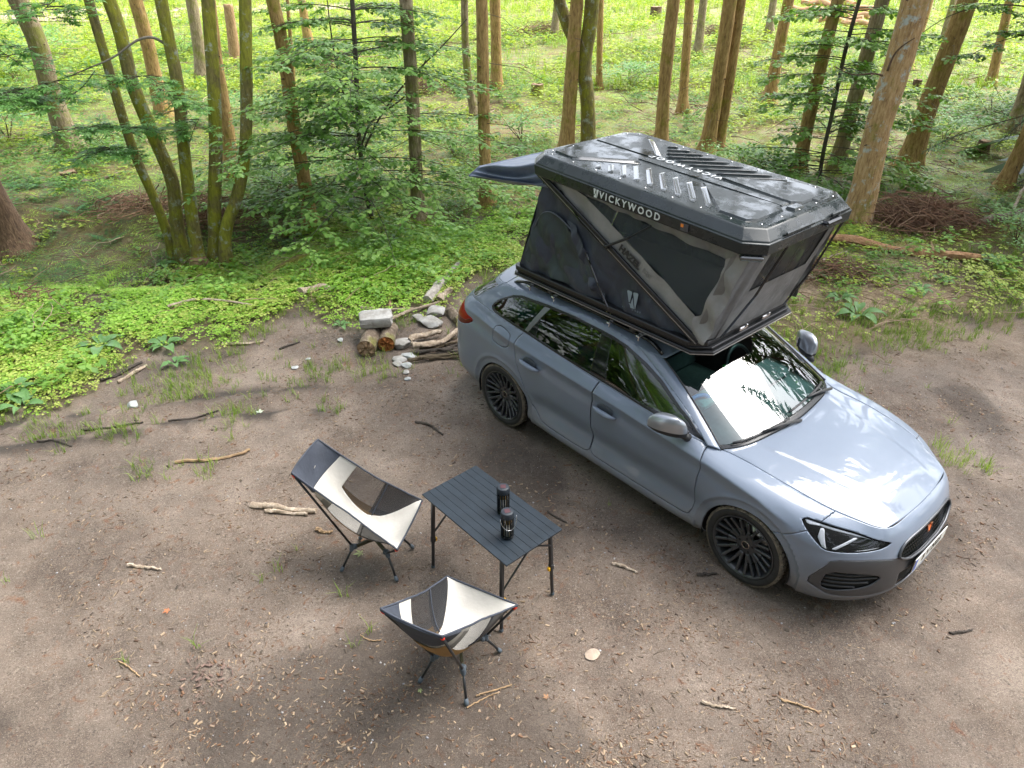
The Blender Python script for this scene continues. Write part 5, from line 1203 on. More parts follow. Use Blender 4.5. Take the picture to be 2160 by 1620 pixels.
# forest floor: low leaves, ferns, grass mixed; thinner with distance
clump = []
for k in range(4):
    r = np.random.default_rng(40+k); P_ = []
    for j in range(12):
        v, f = quadleaf(.055+.05*r.random(), .020+.014*r.random(), .3); a = r.uniform(0, 6.28); v = v@np.array(Matrix.Rotation(-r.uniform(-.2, .5), 3, 'Y')).T; P_.append((rotz(v+[.01+.05*r.random(), 0, 0], a)+[r.normal(0, .05), r.normal(0, .05), .05+.12*r.random()], f))
    clump.append(combine(P_))
floorm = leafmat('floor_leaf', (.22, .30, .035), (.42, .52, .075), .4, scale=.35)
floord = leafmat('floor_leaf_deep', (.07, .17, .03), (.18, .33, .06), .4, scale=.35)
r_ = np.random.default_rng(9); dist = 9+60*r_.random(60000)**1.7; azi = r_.uniform(-.80, .80, 60000); x, y = dist*np.sin(azi), dist*np.cos(azi)
cov = sst(.40, .56, fbm(x*.45+11, y*.45, 4)); leftish = sst(-1, -6, x*12/np.hypot(x, y))
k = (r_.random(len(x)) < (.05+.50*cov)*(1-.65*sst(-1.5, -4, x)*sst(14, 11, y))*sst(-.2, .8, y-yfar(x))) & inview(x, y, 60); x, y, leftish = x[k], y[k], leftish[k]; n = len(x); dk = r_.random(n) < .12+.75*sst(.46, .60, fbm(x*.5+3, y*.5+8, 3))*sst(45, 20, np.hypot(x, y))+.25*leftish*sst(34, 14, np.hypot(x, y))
P_ = np.stack([x, y, H(x, y)-.02], 1); s_ = (.5+.55*r_.random(n))*np.clip(np.hypot(x, y)/14, .75, 2.6)
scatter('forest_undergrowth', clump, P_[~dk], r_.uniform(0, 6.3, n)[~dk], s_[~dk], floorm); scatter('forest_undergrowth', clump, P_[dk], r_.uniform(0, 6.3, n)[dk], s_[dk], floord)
def frond(L_, n=13, w=.13, rise=.55, droop=.75, seed=0):
    r = np.random.default_rng(seed); V = []; F = []
    P_ = np.array([(L_*t*(.95-.1*t), 0, L_*(rise*t-droop*t*t*.6)) for t in np.linspace(0, 1, n+1)])
    for i in range(1, n+1):
        t = i/n; ww = w*L_*2*min(1, t*4)*(1-t)**.75+.006; d = L_/n*.85
        for s in (1, -1):
            q = len(V); p = P_[i]; dz = -.25*ww+r.normal(0, .01)
            V += [tuple(p-[d*.35, 0, 0]), tuple(p+[ww*.45, s*ww*.5, dz*.3-.0]), tuple(p+[ww*.55, s*ww, dz]), tuple(p+[d*.45+ww*.1, s*ww*.42, dz*.3])]; F.append((q, q+1, q+2, q+3) if s < 0 else (q, q+3, q+2, q+1))
    return np.array(V), F
def fernshape(seed, nf=7, L_=.55, n=13):
    r = np.random.default_rng(seed); P_ = []
    for j in range(nf):
        v, f = frond(L_*(.75+.4*r.random()), n, .13, .50+.35*r.random(), .5+.5*r.random(), seed*9+j); P_.append((rotz(v, 6.28*j/nf+r.normal(0, .3)), f))
    return combine(P_)
fernm = leafmat('fern_leaf', (.18, .31, .04), (.36, .52, .08), .42, scale=.6)
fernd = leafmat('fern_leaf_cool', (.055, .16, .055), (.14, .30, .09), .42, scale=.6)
ft = [fernshape(50+k, 6, .5, 10) for k in range(4)]; ftl = [fernshape(150+k, 5, .55, 4) for k in range(4)]
dist = 9.3+40*r_.random(11000)**1.4; azi = r_.uniform(-.80, .80, 11000); x, y = dist*np.sin(azi), dist*np.cos(azi)
cov = sst(.40, .54, fbm(x*.3+31, y*.3+4, 3))+.7*sst(-1, -5, x*12/np.hypot(x, y))+.4*sst(3, 6, x*12/np.hypot(x, y))
k = (r_.random(len(x)) < .14+.55*cov) & (y > yfar(x)+.5) & inview(x, y, 50); x, y = x[k], y[k]; n = len(x)
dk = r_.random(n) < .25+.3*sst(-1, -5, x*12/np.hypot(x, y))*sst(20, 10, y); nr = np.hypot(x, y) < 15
P_ = np.stack([x, y, H(x, y)-.02], 1); s_ = (.5+.75*r_.random(n))*np.clip(np.hypot(x, y)/18, 1.0, 1.7); ro_ = r_.uniform(0, 6.3, n)
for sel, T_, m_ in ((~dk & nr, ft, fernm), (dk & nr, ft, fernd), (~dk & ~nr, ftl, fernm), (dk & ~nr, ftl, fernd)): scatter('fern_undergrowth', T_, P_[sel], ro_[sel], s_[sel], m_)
# meadow grass beyond the trees
x, y = r_.uniform(-60, 60, 11000), 24+85*r_.random(11000)**1.6; k = inview(x, y, 30); x, y = x[k], y[k]; n = len(x)
mead = leafmat('meadow_blade', (.18, .29, .03), (.36, .48, .065), .4, scale=.15)
scatter('meadow_grass', blade, np.stack([x, y, H(x, y)-.02], 1), r_.uniform(0, 6.3, n), (2.6+2.2*r_.random(n))*np.clip(y/40, .8, 2.5), mead)
# taller mixed plants standing in the herb carpet
x, y = pts_in(16000, -7, 8.5, 5.2, 13.0); w = vegw(x, y)*(1-sst(-.2, 1.2, y-yfar(x)))*sst(.50, .64, fbm(x*.9+2, y*.9+6, 3))*sst(.1, .5, y-yedge(x))*np.where(x > 2.6, .05, .16); k = (r_.random(len(x)) < w) & inview(x, y); x, y = x[k], y[k]; n = len(x)
scatter('mixed_herbs', clump, np.stack([x, y, H(x, y)+.02], 1), r_.uniform(0, 6.3, n), .55+.7*r_.random(n), leafmat('mixed_herb_leaf', (.13, .27, .045), (.28, .47, .095), .4, scale=1.5), r_.normal(0, .2, n))
# litter on the bare soil: needles, bark crumbs, small stones
chip = []
for k in range(6):
    r = np.random.default_rng(70+k); L_, w_ = (.03+.03*r.random(), .0016+.002*r.random()) if k < 3 else (.012+.02*r.random(), .005+.007*r.random())
    V = np.array([(-L_/2, -w_, 0), (L_/2, -w_*r.random(), 0), (L_/2, w_, .002), (-L_/2, w_*r.random(), .002), (-L_/2, -w_, .004+.3*w_), (L_/2, -w_*.5, .003+.4*w_), (L_/2, w_, .004+.3*w_), (-L_/2, w_*.5, .004+.5*w_)])
    chip.append((V, [(4, 5, 6, 7), (0, 1, 5, 4), (2, 3, 7, 6)]))
def chipmat(name, cols):
    m, nt, b = nodes(name); g = nt.nodes.new('ShaderNodeNewGeometry'); r = nt.nodes.new('ShaderNodeValToRGB'); e = r.color_ramp.elements
    while len(e) < len(cols): e.new(.5)
    for k, c in enumerate(cols): e[k].position = k/(len(cols)-1); e[k].color = (*c, 1)
    nt.links.new(g.outputs['Random Per Island'], r.inputs[0]); nt.links.new(r.outputs[0], b.inputs['Base Color']); b.inputs['Roughness'].default_value = .85; MATS[name] = m; return m
litm = chipmat('litter', [(.045, .030, .022), (.12, .06, .03), (.17, .095, .055), (.09, .065, .045), (.30, .22, .14), (.24, .17, .12), (.05, .04, .03), (.40, .30, .20)])
d_ = 2.3+7*r_.random(48000)**1.25; a_ = r_.uniform(-.75, .75, 48000); x, y = d_*np.sin(a_), d_*np.cos(a_)
k = (r_.random(len(x)) < (1-.8*vegw(x, y))*(.25+.75*sst(.40, .62, fbm(x*1.8, y*1.8, 3)))) & inview(x, y, 40); x, y = x[k], y[k]; n = len(x)
scatter('litter', chip, np.stack([x, y, H(x, y)-.004], 1), r_.uniform(0, 6.3, n), (.35+.75*r_.random(n)**2.5), litm, r_.normal(0, .12, n))
peb = []
for k in range(3):
    bm = bmesh.new(); bmesh.ops.create_icosphere(bm, subdivisions=1, radius=1); r = np.random.default_rng(90+k)
    V = np.array([v.co[:] for v in bm.verts])*[1, .75, .45]*(1+.25*r.normal(size=(len(bm.verts), 1))); peb.append((V, [[v.index for v in f.verts] for f in bm.faces])); bm.free()
stm = chipmat('small_stones', [(.20, .20, .21), (.34, .34, .35), (.14, .13, .13), (.45, .44, .43), (.10, .09, .085)])
d_ = 2.3+6.5*r_.random(2600); a_ = r_.uniform(-.75, .75, 2600); x, y = d_*np.sin(a_), d_*np.cos(a_); k = (vegw(x, y) < .5) & inview(x, y, 20); x, y = x[k], y[k]; n = len(x)
scatter('gravel', peb, np.stack([x, y, H(x, y)-.002], 1), r_.uniform(0, 6.3, n), .003+.008*r_.random(n)**4, stm, smooth=True)
# dead twigs strewn on the forest floor (too many to count)
twig = []
for k in range(4):
    r = np.random.default_rng(110+k); P_ = np.cumsum(np.c_[np.full(6, .12), r.normal(0, .025, 6), r.normal(0, .02, 6)], 0); V, F = tube(P_, np.linspace(.007, .003, 6), 4, False); twig.append((V, F))
twm = chipmat('twig_litter', [(.12, .075, .045), (.26, .17, .10), (.36, .27, .19), (.16, .10, .06)])
d_ = 8+34*r_.random(9000)**1.4; a_ = r_.uniform(-.78, .78, 9000); x, y = d_*np.sin(a_), d_*np.cos(a_)
hot = sst(.50, .64, fbm(x*.5+50, y*.5, 3)); hot = np.maximum(hot, 1.5*np.exp(-((x-4.7)/1.6)**4-((y-8.9)/1.2)**2)); k = (r_.random(len(x)) < .03+.6*hot) & (vegw(x, y) > .4) & inview(x, y, 20); x, y = x[k], y[k]; n = len(x)
scatter('twig_litter', twig, np.stack([x, y, H(x, y)+.01+.05*r_.random(n)], 1), r_.uniform(0, 6.3, n), (.6+.8*r_.random(n))*np.clip(np.hypot(x, y)/14, .8, 2), twm, r_.normal(0, .12, n))
# ------------------------------------------------------------------ trees
def barkmat(name, c1, c2, c3, moss=None, mossamt=.5, patch=None, stretch=(1, 1, .22), scale=7):
    m, nt, b = nodes(name); N = nt.nodes; L = nt.links
    tc = N.new('ShaderNodeTexCoord'); mp = N.new('ShaderNodeMapping'); mp.inputs['Scale'].default_value = stretch; L.new(tc.outputs['Object'], mp.inputs[0])
    def nz(s, d=6, r=.65, v=mp.outputs[0]):
        n = N.new('ShaderNodeTexNoise'); n.inputs['Scale'].default_value = s; n.inputs['Detail'].default_value = d; n.inputs['Roughness'].default_value = r; L.new(v, n.inputs['Vector']); return n.outputs['Fac']
    def rp(s, st):
        r = N.new('ShaderNodeValToRGB'); e = r.color_ramp.elements
        while len(e) < len(st): e.new(.5)
        for k, (p, c) in enumerate(st): e[k].position = p; e[k].color = (*c, 1)
        L.new(s, r.inputs[0]); return r.outputs[0]
    def mx(f, a, b_):
        x = N.new('ShaderNodeMix'); x.data_type = 'RGBA'; L.new(f, x.inputs[0]); L.new(a, x.inputs[6]); L.new(b_, x.inputs[7]); return x.outputs[2]
    h = nz(scale*4, 8, .7); col = rp(h, [(.32, c1), (.5, c2), (.68, c3)])
    if moss: col = mx(rp(nz(2.2, 6, .7, tc.outputs['Object']), [(.62-.3*mossamt, (0, 0, 0)), (.74-.3*mossamt, (1, 1, 1))]), col, rp(nz(26, 5), [(.35, moss), (.7, tuple(min(1, 1.9*x) for x in moss))]))
    if patch: col = mx(rp(nz(6, 7, .72, tc.outputs['Object']), [(.55, (0, 0, 0)), (.63, (1, 1, 1))]), col, rp(nz(30, 5), [(.35, patch), (.7, tuple(min(1, 1.5*x) for x in patch))]))
    L.new(col, b.inputs['Base Color']); b.inputs['Roughness'].default_value = .9
    bp = N.new('ShaderNodeBump'); bp.inputs['Strength'].default_value = .9; bp.inputs['Distance'].default_value = .03; L.new(h, bp.inputs['Height']); L.new(bp.outputs[0], b.inputs['Normal'])
    MATS[name] = m; return m
bark_s = barkmat('spruce_bark', (.15, .085, .030), (.36, .225, .082), (.52, .355, .145), moss=(.17, .14, .02), mossamt=.30)
bark_s2 = barkmat('spruce_bark_grey', (.12, .085, .05), (.26, .20, .12), (.40, .33, .22), moss=(.14, .14, .03), mossamt=.42)
bark_m = barkmat('mossy_bark', (.085, .070, .026), (.17, .14, .045), (.28, .225, .075), moss=(.17, .165, .016), mossamt=.62, patch=(.26, .28, .22))
bark_l = barkmat('lichen_bark', (.20, .115, .05), (.43, .27, .12), (.56, .39, .20), moss=(.17, .145, .03), mossamt=.2, patch=(.36, .37, .33))
bark_d = barkmat('dark_bark', (.032, .028, .020), (.065, .056, .038), (.11, .095, .065), moss=(.05, .06, .012), mossamt=.25)
bark_b = barkmat('brown_bark', (.05, .030, .017), (.11, .065, .036), (.19, .125, .075))
deadtw = mat('dead_twig', (.10, .075, .045), .9, vary=.4, scale=5)
needle = leafmat('spruce_needle', (.022, .055, .016), (.055, .105, .028), .2, scale=.6)
beech = leafmat('beech_leaf', (.12, .25, .05), (.28, .43, .115), .38, .35, scale=.9)
beech2 = leafmat('beech_leaf_light', (.12, .25, .045), (.28, .45, .10), .42, .35, scale=.9)
maple = leafmat('maple_leaf', (.12, .27, .07), (.24, .43, .13), .40, .35, scale=.9)
# a spruce crown: whorls of drooping, ragged boughs. One mesh shared by every spruce; lower boughs stay above 6.5 m
def crownmesh(seed, z0, z1, R, whorls=11, per=6):
    r = np.random.default_rng(seed); V = []; F = []
    for i in range(whorls):
        t = i/(whorls-1); z = z0+(z1-z0)*t; L_ = R*(1-.88*t)*(.8+.4*r.random())
        for j in range(per):
            a = 6.28*(j+r.random()*.7)/per; c, s = math.cos(a), math.sin(a); l = L_*(.75+.5*r.random()); n = 7
            for k in range(n):
                u0 = .10+.9*k/n; u1 = u0+.13; w0 = .30*l*(1-u0)**.6*(.5+r.random()); 
                for sd in (1, -1):
                    q = len(V); dz = lambda u: .12*l*u-.42*l*u*u
                    V += [(c*l*u0, s*l*u0, z+dz(u0)), (c*l*u1, s*l*u1, z+dz(u1)), (c*l*(u1+.10)-s*sd*w0, s*l*(u1+.10)+c*sd*w0, z+dz(u1)-.25*w0), (c*l*(u0+.08)-s*sd*w0*.7, s*l*(u0+.08)+c*sd*w0*.7, z+dz(u0)-.22*w0)]; F.append((q, q+1, q+2, q+3))
    return mesh_fast('spruce_crown', np.array(V), np.array(F))
crowns = [crownmesh(1, 10.5, 20, 1.6), crownmesh(2, 11.5, 21, 1.4), crownmesh(3, 11, 19, 1.7)]
bigcrown = crownmesh(9, 7.0, 21, 3.0, 14, 7)
fullcrown = [crownmesh(4, 1.0, 17, 2.9, 18, 7), crownmesh(5, 1.6, 19, 3.2, 18, 7)]
def hz(p): return float(H(p[0], p[1]))
def trunkpath(pxs, top=19, wob=.03, seed=0):
    """from survey points up the stem (photo positions, foot first) to a world path that carries on above the frame"""
    g = at(*pxs[0]); D = math.hypot(g[0], g[1]); g[2] = hz(g); P = [g]
    for q in pxs[1:]: P.append(ray_near(*q, D))
    P = np.array(P); d = P[-1]-P[0] if len(P) < 3 else P[-1]-P[-2]
    d = d/np.linalg.norm(d); d = d*.55+np.array([0, 0, .45]) ; d /= np.linalg.norm(d)
    zz = P[-1][2]; 
    while P[-1][2] < top: P = np.r_[P, [P[-1]+d*min(3.0, top-P[-1][2]+.2)]]; d = d*.7+np.array([0, 0, .3]); d /= np.linalg.norm(d)
    return P, D
def trunk(name, pxs, wpx, m, parent, top=19, flare=1.5, n=14, seed=0, taper=.75, knots=True, base_n=60):
    P, D = trunkpath(pxs, top, seed=seed); d3 = odep(P[0], 1.5); R = wpx/2*d3/FPX*.95
    zs = P[:, 2]; low = curve(P[:len(pxs)] if len(pxs) > 2 else np.array([P[0], P[0]*.5+P[1]*.5, P[1]]), base_n); up = P[len(pxs):]
    Q = np.r_[low, up] if len(up) else low; t = np.r_[0, np.cumsum(np.linalg.norm(np.diff(Q, axis=0), axis=1))]
    rr = R*(1.04-taper*.9*t/max(t[-1], 12))*(1+(flare-1)*np.exp(-t/(R*1.8)))
    r = np.random.default_rng(seed+5); a = np.linspace(0, 2*np.pi, n, endpoint=False)
    lump = 1+.10*(vnoise(np.cos(a)[None]*1.3+t[:, None]*1.1+seed*3, np.sin(a)[None]*1.3+t[:, None]*.7)-.5)+.05*(vnoise(np.cos(a)[None]*3+t[:, None]*5, np.sin(a)[None]*3+seed)-.5)
    lump = lump+(.75*(vnoise(np.cos(a)*2.1+seed*7+40, np.sin(a)*2.1+40)-.35))[None]*np.exp(-t/(R*1.5))[:, None]
    Q[0, 2] -= .12
    V, F = tube(Q, rr, n, True, lump); o = obj(name, V, F, m, parent); return o, Q, rr, t
def stubs(Q, rr, t, parent, seed, count, m, lmax=1.3, zmax=4.2):
    """thin dead side twigs on a spruce stem"""
    r = np.random.default_rng(seed); b = MB()
    for i in range(count):
        s = r.uniform(.3, t[-1]*.45); k = min(np.searchsorted(t, s), len(Q)-1)
        if Q[k][2] > zmax: continue
        a = r.uniform(0, 6.28); L_ = .15+lmax*r.random()**2; d = np.array([math.cos(a), math.sin(a), r.uniform(-.5, .15)]); p = Q[k]+d*rr[k]*.6
        pts = [p, p+d*L_*.5+(0, 0, .02*L_), p+d*L_+(0, 0, -.14*L_)+r.normal(0, .05, 3)]; b.tube(pts, [.006, .0045, .0025], 4, False)
        if L_ > .5:
            for s2 in (.4, .65): q = pts[0]*(1-s2)+pts[2]*s2; b.tube([q, q+d*L_*.25+r.normal(0, .10, 3)*L_], [.003, .002], 3, False)
    if b.V: o = b.build('dead_branches', m, parent); o['kind'] = 'stuff'
def knots(Q, rr, t, parent, seed, count, m):
    r = np.random.default_rng(seed); b = MB()
    for i in range(count):
        s = r.uniform(.2, t[-1]*.5); k = min(np.searchsorted(t, s), len(Q)-1); a = r.uniform(0, 6.28); d = np.array([math.cos(a), math.sin(a), 0]); p = Q[k]+d*rr[k]*.93
        b.tube([p, p+d*.018+(0, 0, .004), p+d*(.03+.03*r.random())], [.016, .011, .005], 6)
    if b.V: o = b.build('knots', m, parent, True); o['kind'] = 'stuff'
SPR = [  # label, survey points foot first, width in the photo
 ('leaning spruce trunk near the left edge, rising out of ferns', [(158, 325), (110, 200), (82, 100), (38, 0)], 40),
 ('spruce trunk seen between the left mossy stems, behind them', [(352, 254), (345, 233), (313, 100), (286, 0)], 30),
 ('spruce trunk partly hidden behind the fourth and fifth mossy stems', [(488, 382), (483, 300), (467, 200), (440, 0)], 29),
 ('thin dark-footed spruce trunk behind the top of the mossy stems', [(429, 176), (418, 90), (403, 0)], 25),
 ('spruce trunk left of the young beech with a thin dead stem beside it', [(655, 466), (633, 333), (615, 233), (602, 133), (575, 0)], 30),
 ('pale distant spruce trunk behind the left side of the beech leaves', [(655, 106), (646, 60), (636, 0)], 19),
 ('spruce trunk rising through the middle of the beech foliage', [(882, 462), (870, 200), (863, 100), (856, 0)], 29),
 ('spruce trunk at the right edge of the beech foliage, left of the awning', [(1026, 425), (1019, 167), (1016, 0)], 27),
 ('shorter-looking spruce trunk just right of the beech top', [(1048, 190), (1046, 90), (1044, 0)], 24),
 ('slim spruce trunk half hidden by beech leaves before the awning', [(1002, 245), (988, 170), (980, 0)], 17),
 ('pale spruce trunk immediately left of the forked mossy tree', [(1194, 335), (1206, 150), (1217, 0)], 30),
 ('thin spruce trunk behind the right arm of the forked tree', [(1263, 192), (1265, 90), (1267, 0)], 14),
 ('distant spruce trunk visible in the notch of the forked tree', [(1168, 86), (1172, 40), (1176, 0)], 16),
 ('spruce trunk rising behind the rear middle of the tent lid', [(1392, 330), (1402, 180), (1421, 0)], 28),
 ('slender spruce trunk right of the trunk behind the tent lid', [(1438, 243), (1448, 100), (1455, 0)], 20),
 ('short distant spruce trunk near the top above the tent lid', [(1472, 118), (1478, 55), (1484, 0)], 18),
 ('thick spruce trunk of a close pair above the ribs of the tent lid', [(1488, 330), (1512, 190), (1540, 0)], 30),
 ('thinner spruce trunk grown close beside the thick one above the tent', [(1512, 326), (1535, 190), (1562, 0)], 24),
 ('distant spruce trunk by the log pile, above small sapling leaves', [(1620, 84), (1626, 40), (1632, 0)], 16),
 ('spruce trunk with widened foot standing alone in pale undergrowth', [(1621, 222), (1640, 120), (1664, 0)], 25),
 ('spruce trunk behind the leaves of the dark sapling', [(1682, 368), (1717, 200), (1767, 0)], 28),
 ('shaded spruce trunk between the dark sapling and the lichen tree', [(1762, 358), (1800, 220), (1862, 0)], 31),
 ('spruce trunk right of the lichen tree, wide foot among ferns', [(1915, 362), (1966, 200), (2012, 80), (2042, 0)], 42),
 ('distant spruce trunk under the overhanging leaves at top right', [(2088, 182), (2110, 90), (2130, 0)], 19),
 ('spruce trunk cut by the right edge, upper of two', [(2128, 285), (2145, 240), (2200, 60)], 24),
 ('leaning spruce trunk at the right edge above the big brush pile', [(2112, 402), (2140, 345), (2230, 120)], 30),
 ('thin pale spruce trunk directly behind the lichen tree crown side', [(1905, 150), (1940, 60), (1958, 0)], 22),
 ('faint far spruce trunk between lichen tree and overhanging leaves', [(1985, 98), (2000, 40), (2012, 0)], 13),
 ('big dark trunk at the left edge with mossy shaded foot', [(14, 482), (-18, 420), (-75, 300)], 62),
]
for i, (lab, pxs, wpx) in enumerate(SPR):
    g = at(*pxs[0]); t = empty('spruce_tree', (g[0], g[1], hz(g))); tag(t, lab, 'tree', 'spruce trunks of the forest')
    o, Q, rr, tt = trunk('trunk', pxs, wpx, (bark_s if i % 3 else bark_s2) if i != 28 else bark_b, t, 20, 1.75, n=18, seed=i); o.location = -t.location
    near = np.hypot(g[0], g[1]) < 22
    h_ = Q[-1]; cr = link('crown', crowns[i % 3], needle, t); cr.location = Vector((h_[0], h_[1], 0))-Vector((t.location.x, t.location.y, 0)); cr.rotation_euler = (0, 0, i*1.3); cr['kind'] = 'stuff'; cr.scale = (.8+.1*(i % 4), .8+.1*(i % 4), 1)
    for f_, c_ in ((stubs, 26 if near else 12),):
        f_(Q, rr, tt, t, i, c_, deadtw)
        [setattr(k, 'location', -t.location) for k in t.children if k.name.startswith('dead_branches')]
    if near:
        knots(Q, rr, tt, t, i, 30, bark_b); [setattr(k, 'location', -t.location) for k in t.children if k.name.startswith('knots')]
crowns_used = None
if len(needle.name): 
    for me in crowns+fullcrown+[bigcrown]:
        if not me.materials: me.materials.append(needle)
# leaf sprays
def oval(L_=.075, w=.023): return leaflet(L_, w, .12, .18)
def spray_tree(path, rad_, levels, leafs, m, t, seed, Lr=(1.0, 2.0), azr=(0, 6.28), per=26, twigs=7, flat=.25, leaf=None, upcurve=.15, droop=.10, scale=1.0):
    """side branches in flat layers with leaves along their twigs"""
    r = np.random.default_rng(seed); b = MB(); LP, LR, LT, LS = [], [], [], []
    P = curve(path, 80)
    for h in levels:
        k = min(int(h*79), 79); p0 = P[k]; a = r.uniform(*azr); L_ = r.uniform(*Lr)*(1.1-.45*h); d = np.array([math.cos(a), math.sin(a), 0]); n = np.array([-d[1], d[0], 0])
        tt = np.linspace(0, 1, 8); bend = r.normal(0, .15)
        B = p0+tt[:, None]*L_*d+(tt**2)[:, None]*bend*L_*n+np.c_[0*tt, 0*tt, upcurve*L_*tt-droop*L_*tt**2*2.0]
        b.tube(B, np.linspace(.010, .003, 8)*scale, 5, False)
        for q in range(twigs):
            u = .25+.75*(q+.5*r.random())/twigs; kk = int(u*7); base = B[kk]*(1-(u*7-kk))+B[min(kk+1, 7)]*(u*7-kk); sd = 1 if q % 2 else -1; tl = L_*(.45-.28*u)*(.7+.6*r.random()); td = d*.75+n*sd*.7; td /= np.linalg.norm(td)
            e = base+td*tl+(0, 0, r.normal(-.02, .04)*tl*3); b.tube([base, (base+e)/2+(0, 0, .015), e], [.0035, .0028, .0015], 3, False)
            for w in range(max(3, int(per*tl/.6))):
                f = (w+r.random())/max(3, int(per*tl/.6)); pp = base*(1-f)+e*f+r.normal(0, .018, 3)+(0, 0, -.012); LP.append(pp); LR.append(math.atan2(td[1], td[0])+(1 if w % 2 else -1)*r.uniform(.4, 1.2)); LT.append(r.normal(.12, flat)); LS.append(.75+.5*r.random())
        for w in range(int(leafs)):
            f = .3+.7*r.random(); kk = int(f*7); pp = B[kk]+r.normal(0, .03, 3); LP.append(pp); LR.append(r.uniform(0, 6.28)); LT.append(r.normal(.1, flat)); LS.append(.75+.5*r.random())
    return b, np.array(LP), np.array(LR), np.array(LT), np.array(LS)
def leafy(name_t, label, cat, path_px, wpx, bark, leafm, seed, levels, Lr, azr=(0, 6.28), top=6, per=26, leafL=.075, group=None, twigs=7, flat=.3, extra=None, Dfix=None, **kw):
    g = at(*path_px[0]); t = empty(name_t, (g[0], g[1], hz(g))); tag(t, label, cat, group)
    o, Q, rr, tt = trunk('trunk', path_px, wpx, bark, t, top, 1.3, 10, seed, .6); o.location = -t.location
    path = Q[Q[:, 2] < top]
    b, LP, LR, LT, LS = spray_tree(path, .01, levels, 5, leafm, t, seed, Lr, azr, per, twigs, flat, **kw)
    if extra: extra(b)
    o = b.build('branches', bark, t); o.location = -t.location; o['kind'] = 'stuff'
    o = scatter('leaves', [oval(leafL, leafL*.31), oval(leafL*.85, leafL*.29)], LP, LR, LS, leafm, LT); o.parent = t; o.location = -t.location
    return t, Q
rl = np.random.default_rng(77)
beech_px = [(785, 462), (770, 393), (757, 283), (751, 150), (743, 0)]
def arms(b):
    P0 = at(*beech_px[0]); D = math.hypot(P0[0], P0[1])
    for A in ([(762, 330), (800, 250), (860, 170), (930, 100), (985, 40)], [(757, 283), (720, 180), (700, 80), (690, 0)], [(760, 320), (790, 250), (840, 215), (905, 110)]):
        Q = curve([ray_near(x, y, D+.1) for x, y in A], 20); b.tube(Q, np.linspace(.020, .008, 20), 6, False)
leafy('beech_sapling', 'young beech tree with layered green leaves in front of the spruces, left of the tent', 'tree', beech_px, 11, bark_d, beech, 5, np.r_[np.repeat(np.linspace(.17, .97, 15), 5)+rl.normal(0, .012, 75)], (1.3, 3.1), per=32, top=5.0, leafL=.092, twigs=8, flat=.22, extra=arms)
leafy('dark_sapling', 'dark slim sapling with sparse leaves between the tent and the lichen tree', 'tree', [(1727, 390), (1737, 320), (1753, 250), (1777, 133), (1813, 0)], 9, bark_d, beech2, 8, rl.uniform(.08, .97, 64), (.9, 2.3), per=32, top=4.6, leafL=.10, twigs=6)
# a beech just outside the right edge reaches into the top right corner
g = at(2600, 520); t = empty('beech_tree', (g[0], g[1], hz(g))); tag(t, 'overhanging dark green beech branches in the top right corner', 'tree')
D = math.hypot(g[0], g[1]); Q = curve([g, g+(.05, 0, 2), g+(0, .1, 4.5), g+(.1, 0, 8)], 30); V, F = tube(Q, np.linspace(.13, .07, 30), 10); o = obj('trunk', V, F, bark_b, t); o.location = -t.location
b = MB(); LPs = []
for A, sd in (([(2480, 150), (2300, 60), (2120, 10), (1990, 40), (1900, 110)], 31), ([(2480, 130), (2330, 90), (2200, 70), (2090, 95), (2040, 120)], 32), ([(2480, 60), (2320, 10), (2150, -10), (2020, -6)], 33), ([(2480, 180), (2360, 150), (2250, 120), (2180, 115)], 34)):
    B = curve([ray_near(x, y, D-.3+.15*i) for i, (x, y) in enumerate(A)], 30); b.tube(B, np.linspace(.022, .005, 30), 6, False)
    bb, LP, LR, LT, LS = spray_tree(B, .01, np.random.default_rng(sd).uniform(.12, 1, 12), 5, beech, t, sd, (.5, 1.1), per=30, twigs=7); b.V += bb.V; b.F += [tuple(i+b.n for i in f) for f in bb.F]; b.M += bb.M; b.n += bb.n; LPs.append((LP, LR, LT, LS))
o = b.build('branches', bark_d, t); o.location = -t.location; o['kind'] = 'stuff'
LP, LR, LT, LS = [np.concatenate([q[i] for q in LPs]) for i in range(4)]
o = scatter('leaves', [oval(.08, .026)], LP, LR, LS, beech, LT); o.parent = t; o.location = -t.location
# bluish spruce bough at the right edge
g = at(2420, 420); t = empty('young_spruce', (g[0], g[1], hz(g))); tag(t, 'blue-green young spruce boughs reaching in from the right edge', 'tree')
D = math.hypot(g[0], g[1]); V, F = tube(curve([g, g+(0, 0, 3), g+(0, 0, 6)], 12), np.linspace(.07, .02, 12), 8); o = obj('trunk', V, F, bark_b, t); o.location = -t.location
b = MB(); V = []; F = []; r = np.random.default_rng(3)
for A in ([(2420, 150), (2250, 215), (2120, 255), (2010, 290), (1960, 315)], [(2420, 130), (2300, 190), (2190, 235), (2110, 300)], [(2420, 60), (2300, 140), (2210, 180)], [(2420, 260), (2300, 330), (2200, 365), (2130, 395)]):
    B = curve([ray_near(x, y, D-.4*i) for i, (x, y) in enumerate(A)], 46); b.tube(B, np.linspace(.014, .004, 46), 5, False); T = np.gradient(B, axis=0); T /= np.linalg.norm(T, axis=1)[:, None]
    for i in range(4, 46):
        for s in (1, -1):
            n = np.cross(T[i], [0, 0, 1])*s; e = B[i]+n*.30*(1-i/60)*(.6+.6*r.random())+T[i]*.12+(0, 0, -.05); b.tube([B[i], e], [.003, .0015], 3, False)
            for q in range(16):
                p = B[i]*(1-q/15)+e*(q/15); w = r.normal(0, 1, 3); w /= np.linalg.norm(w); w = w*.042; k = len(V); nn = np.cross(w, T[i])*.16; V += [p-nn, p+w*.5+(n*.012), p+w+n*.02, p+nn]; F.append((k, k+1, k+2, k+3))
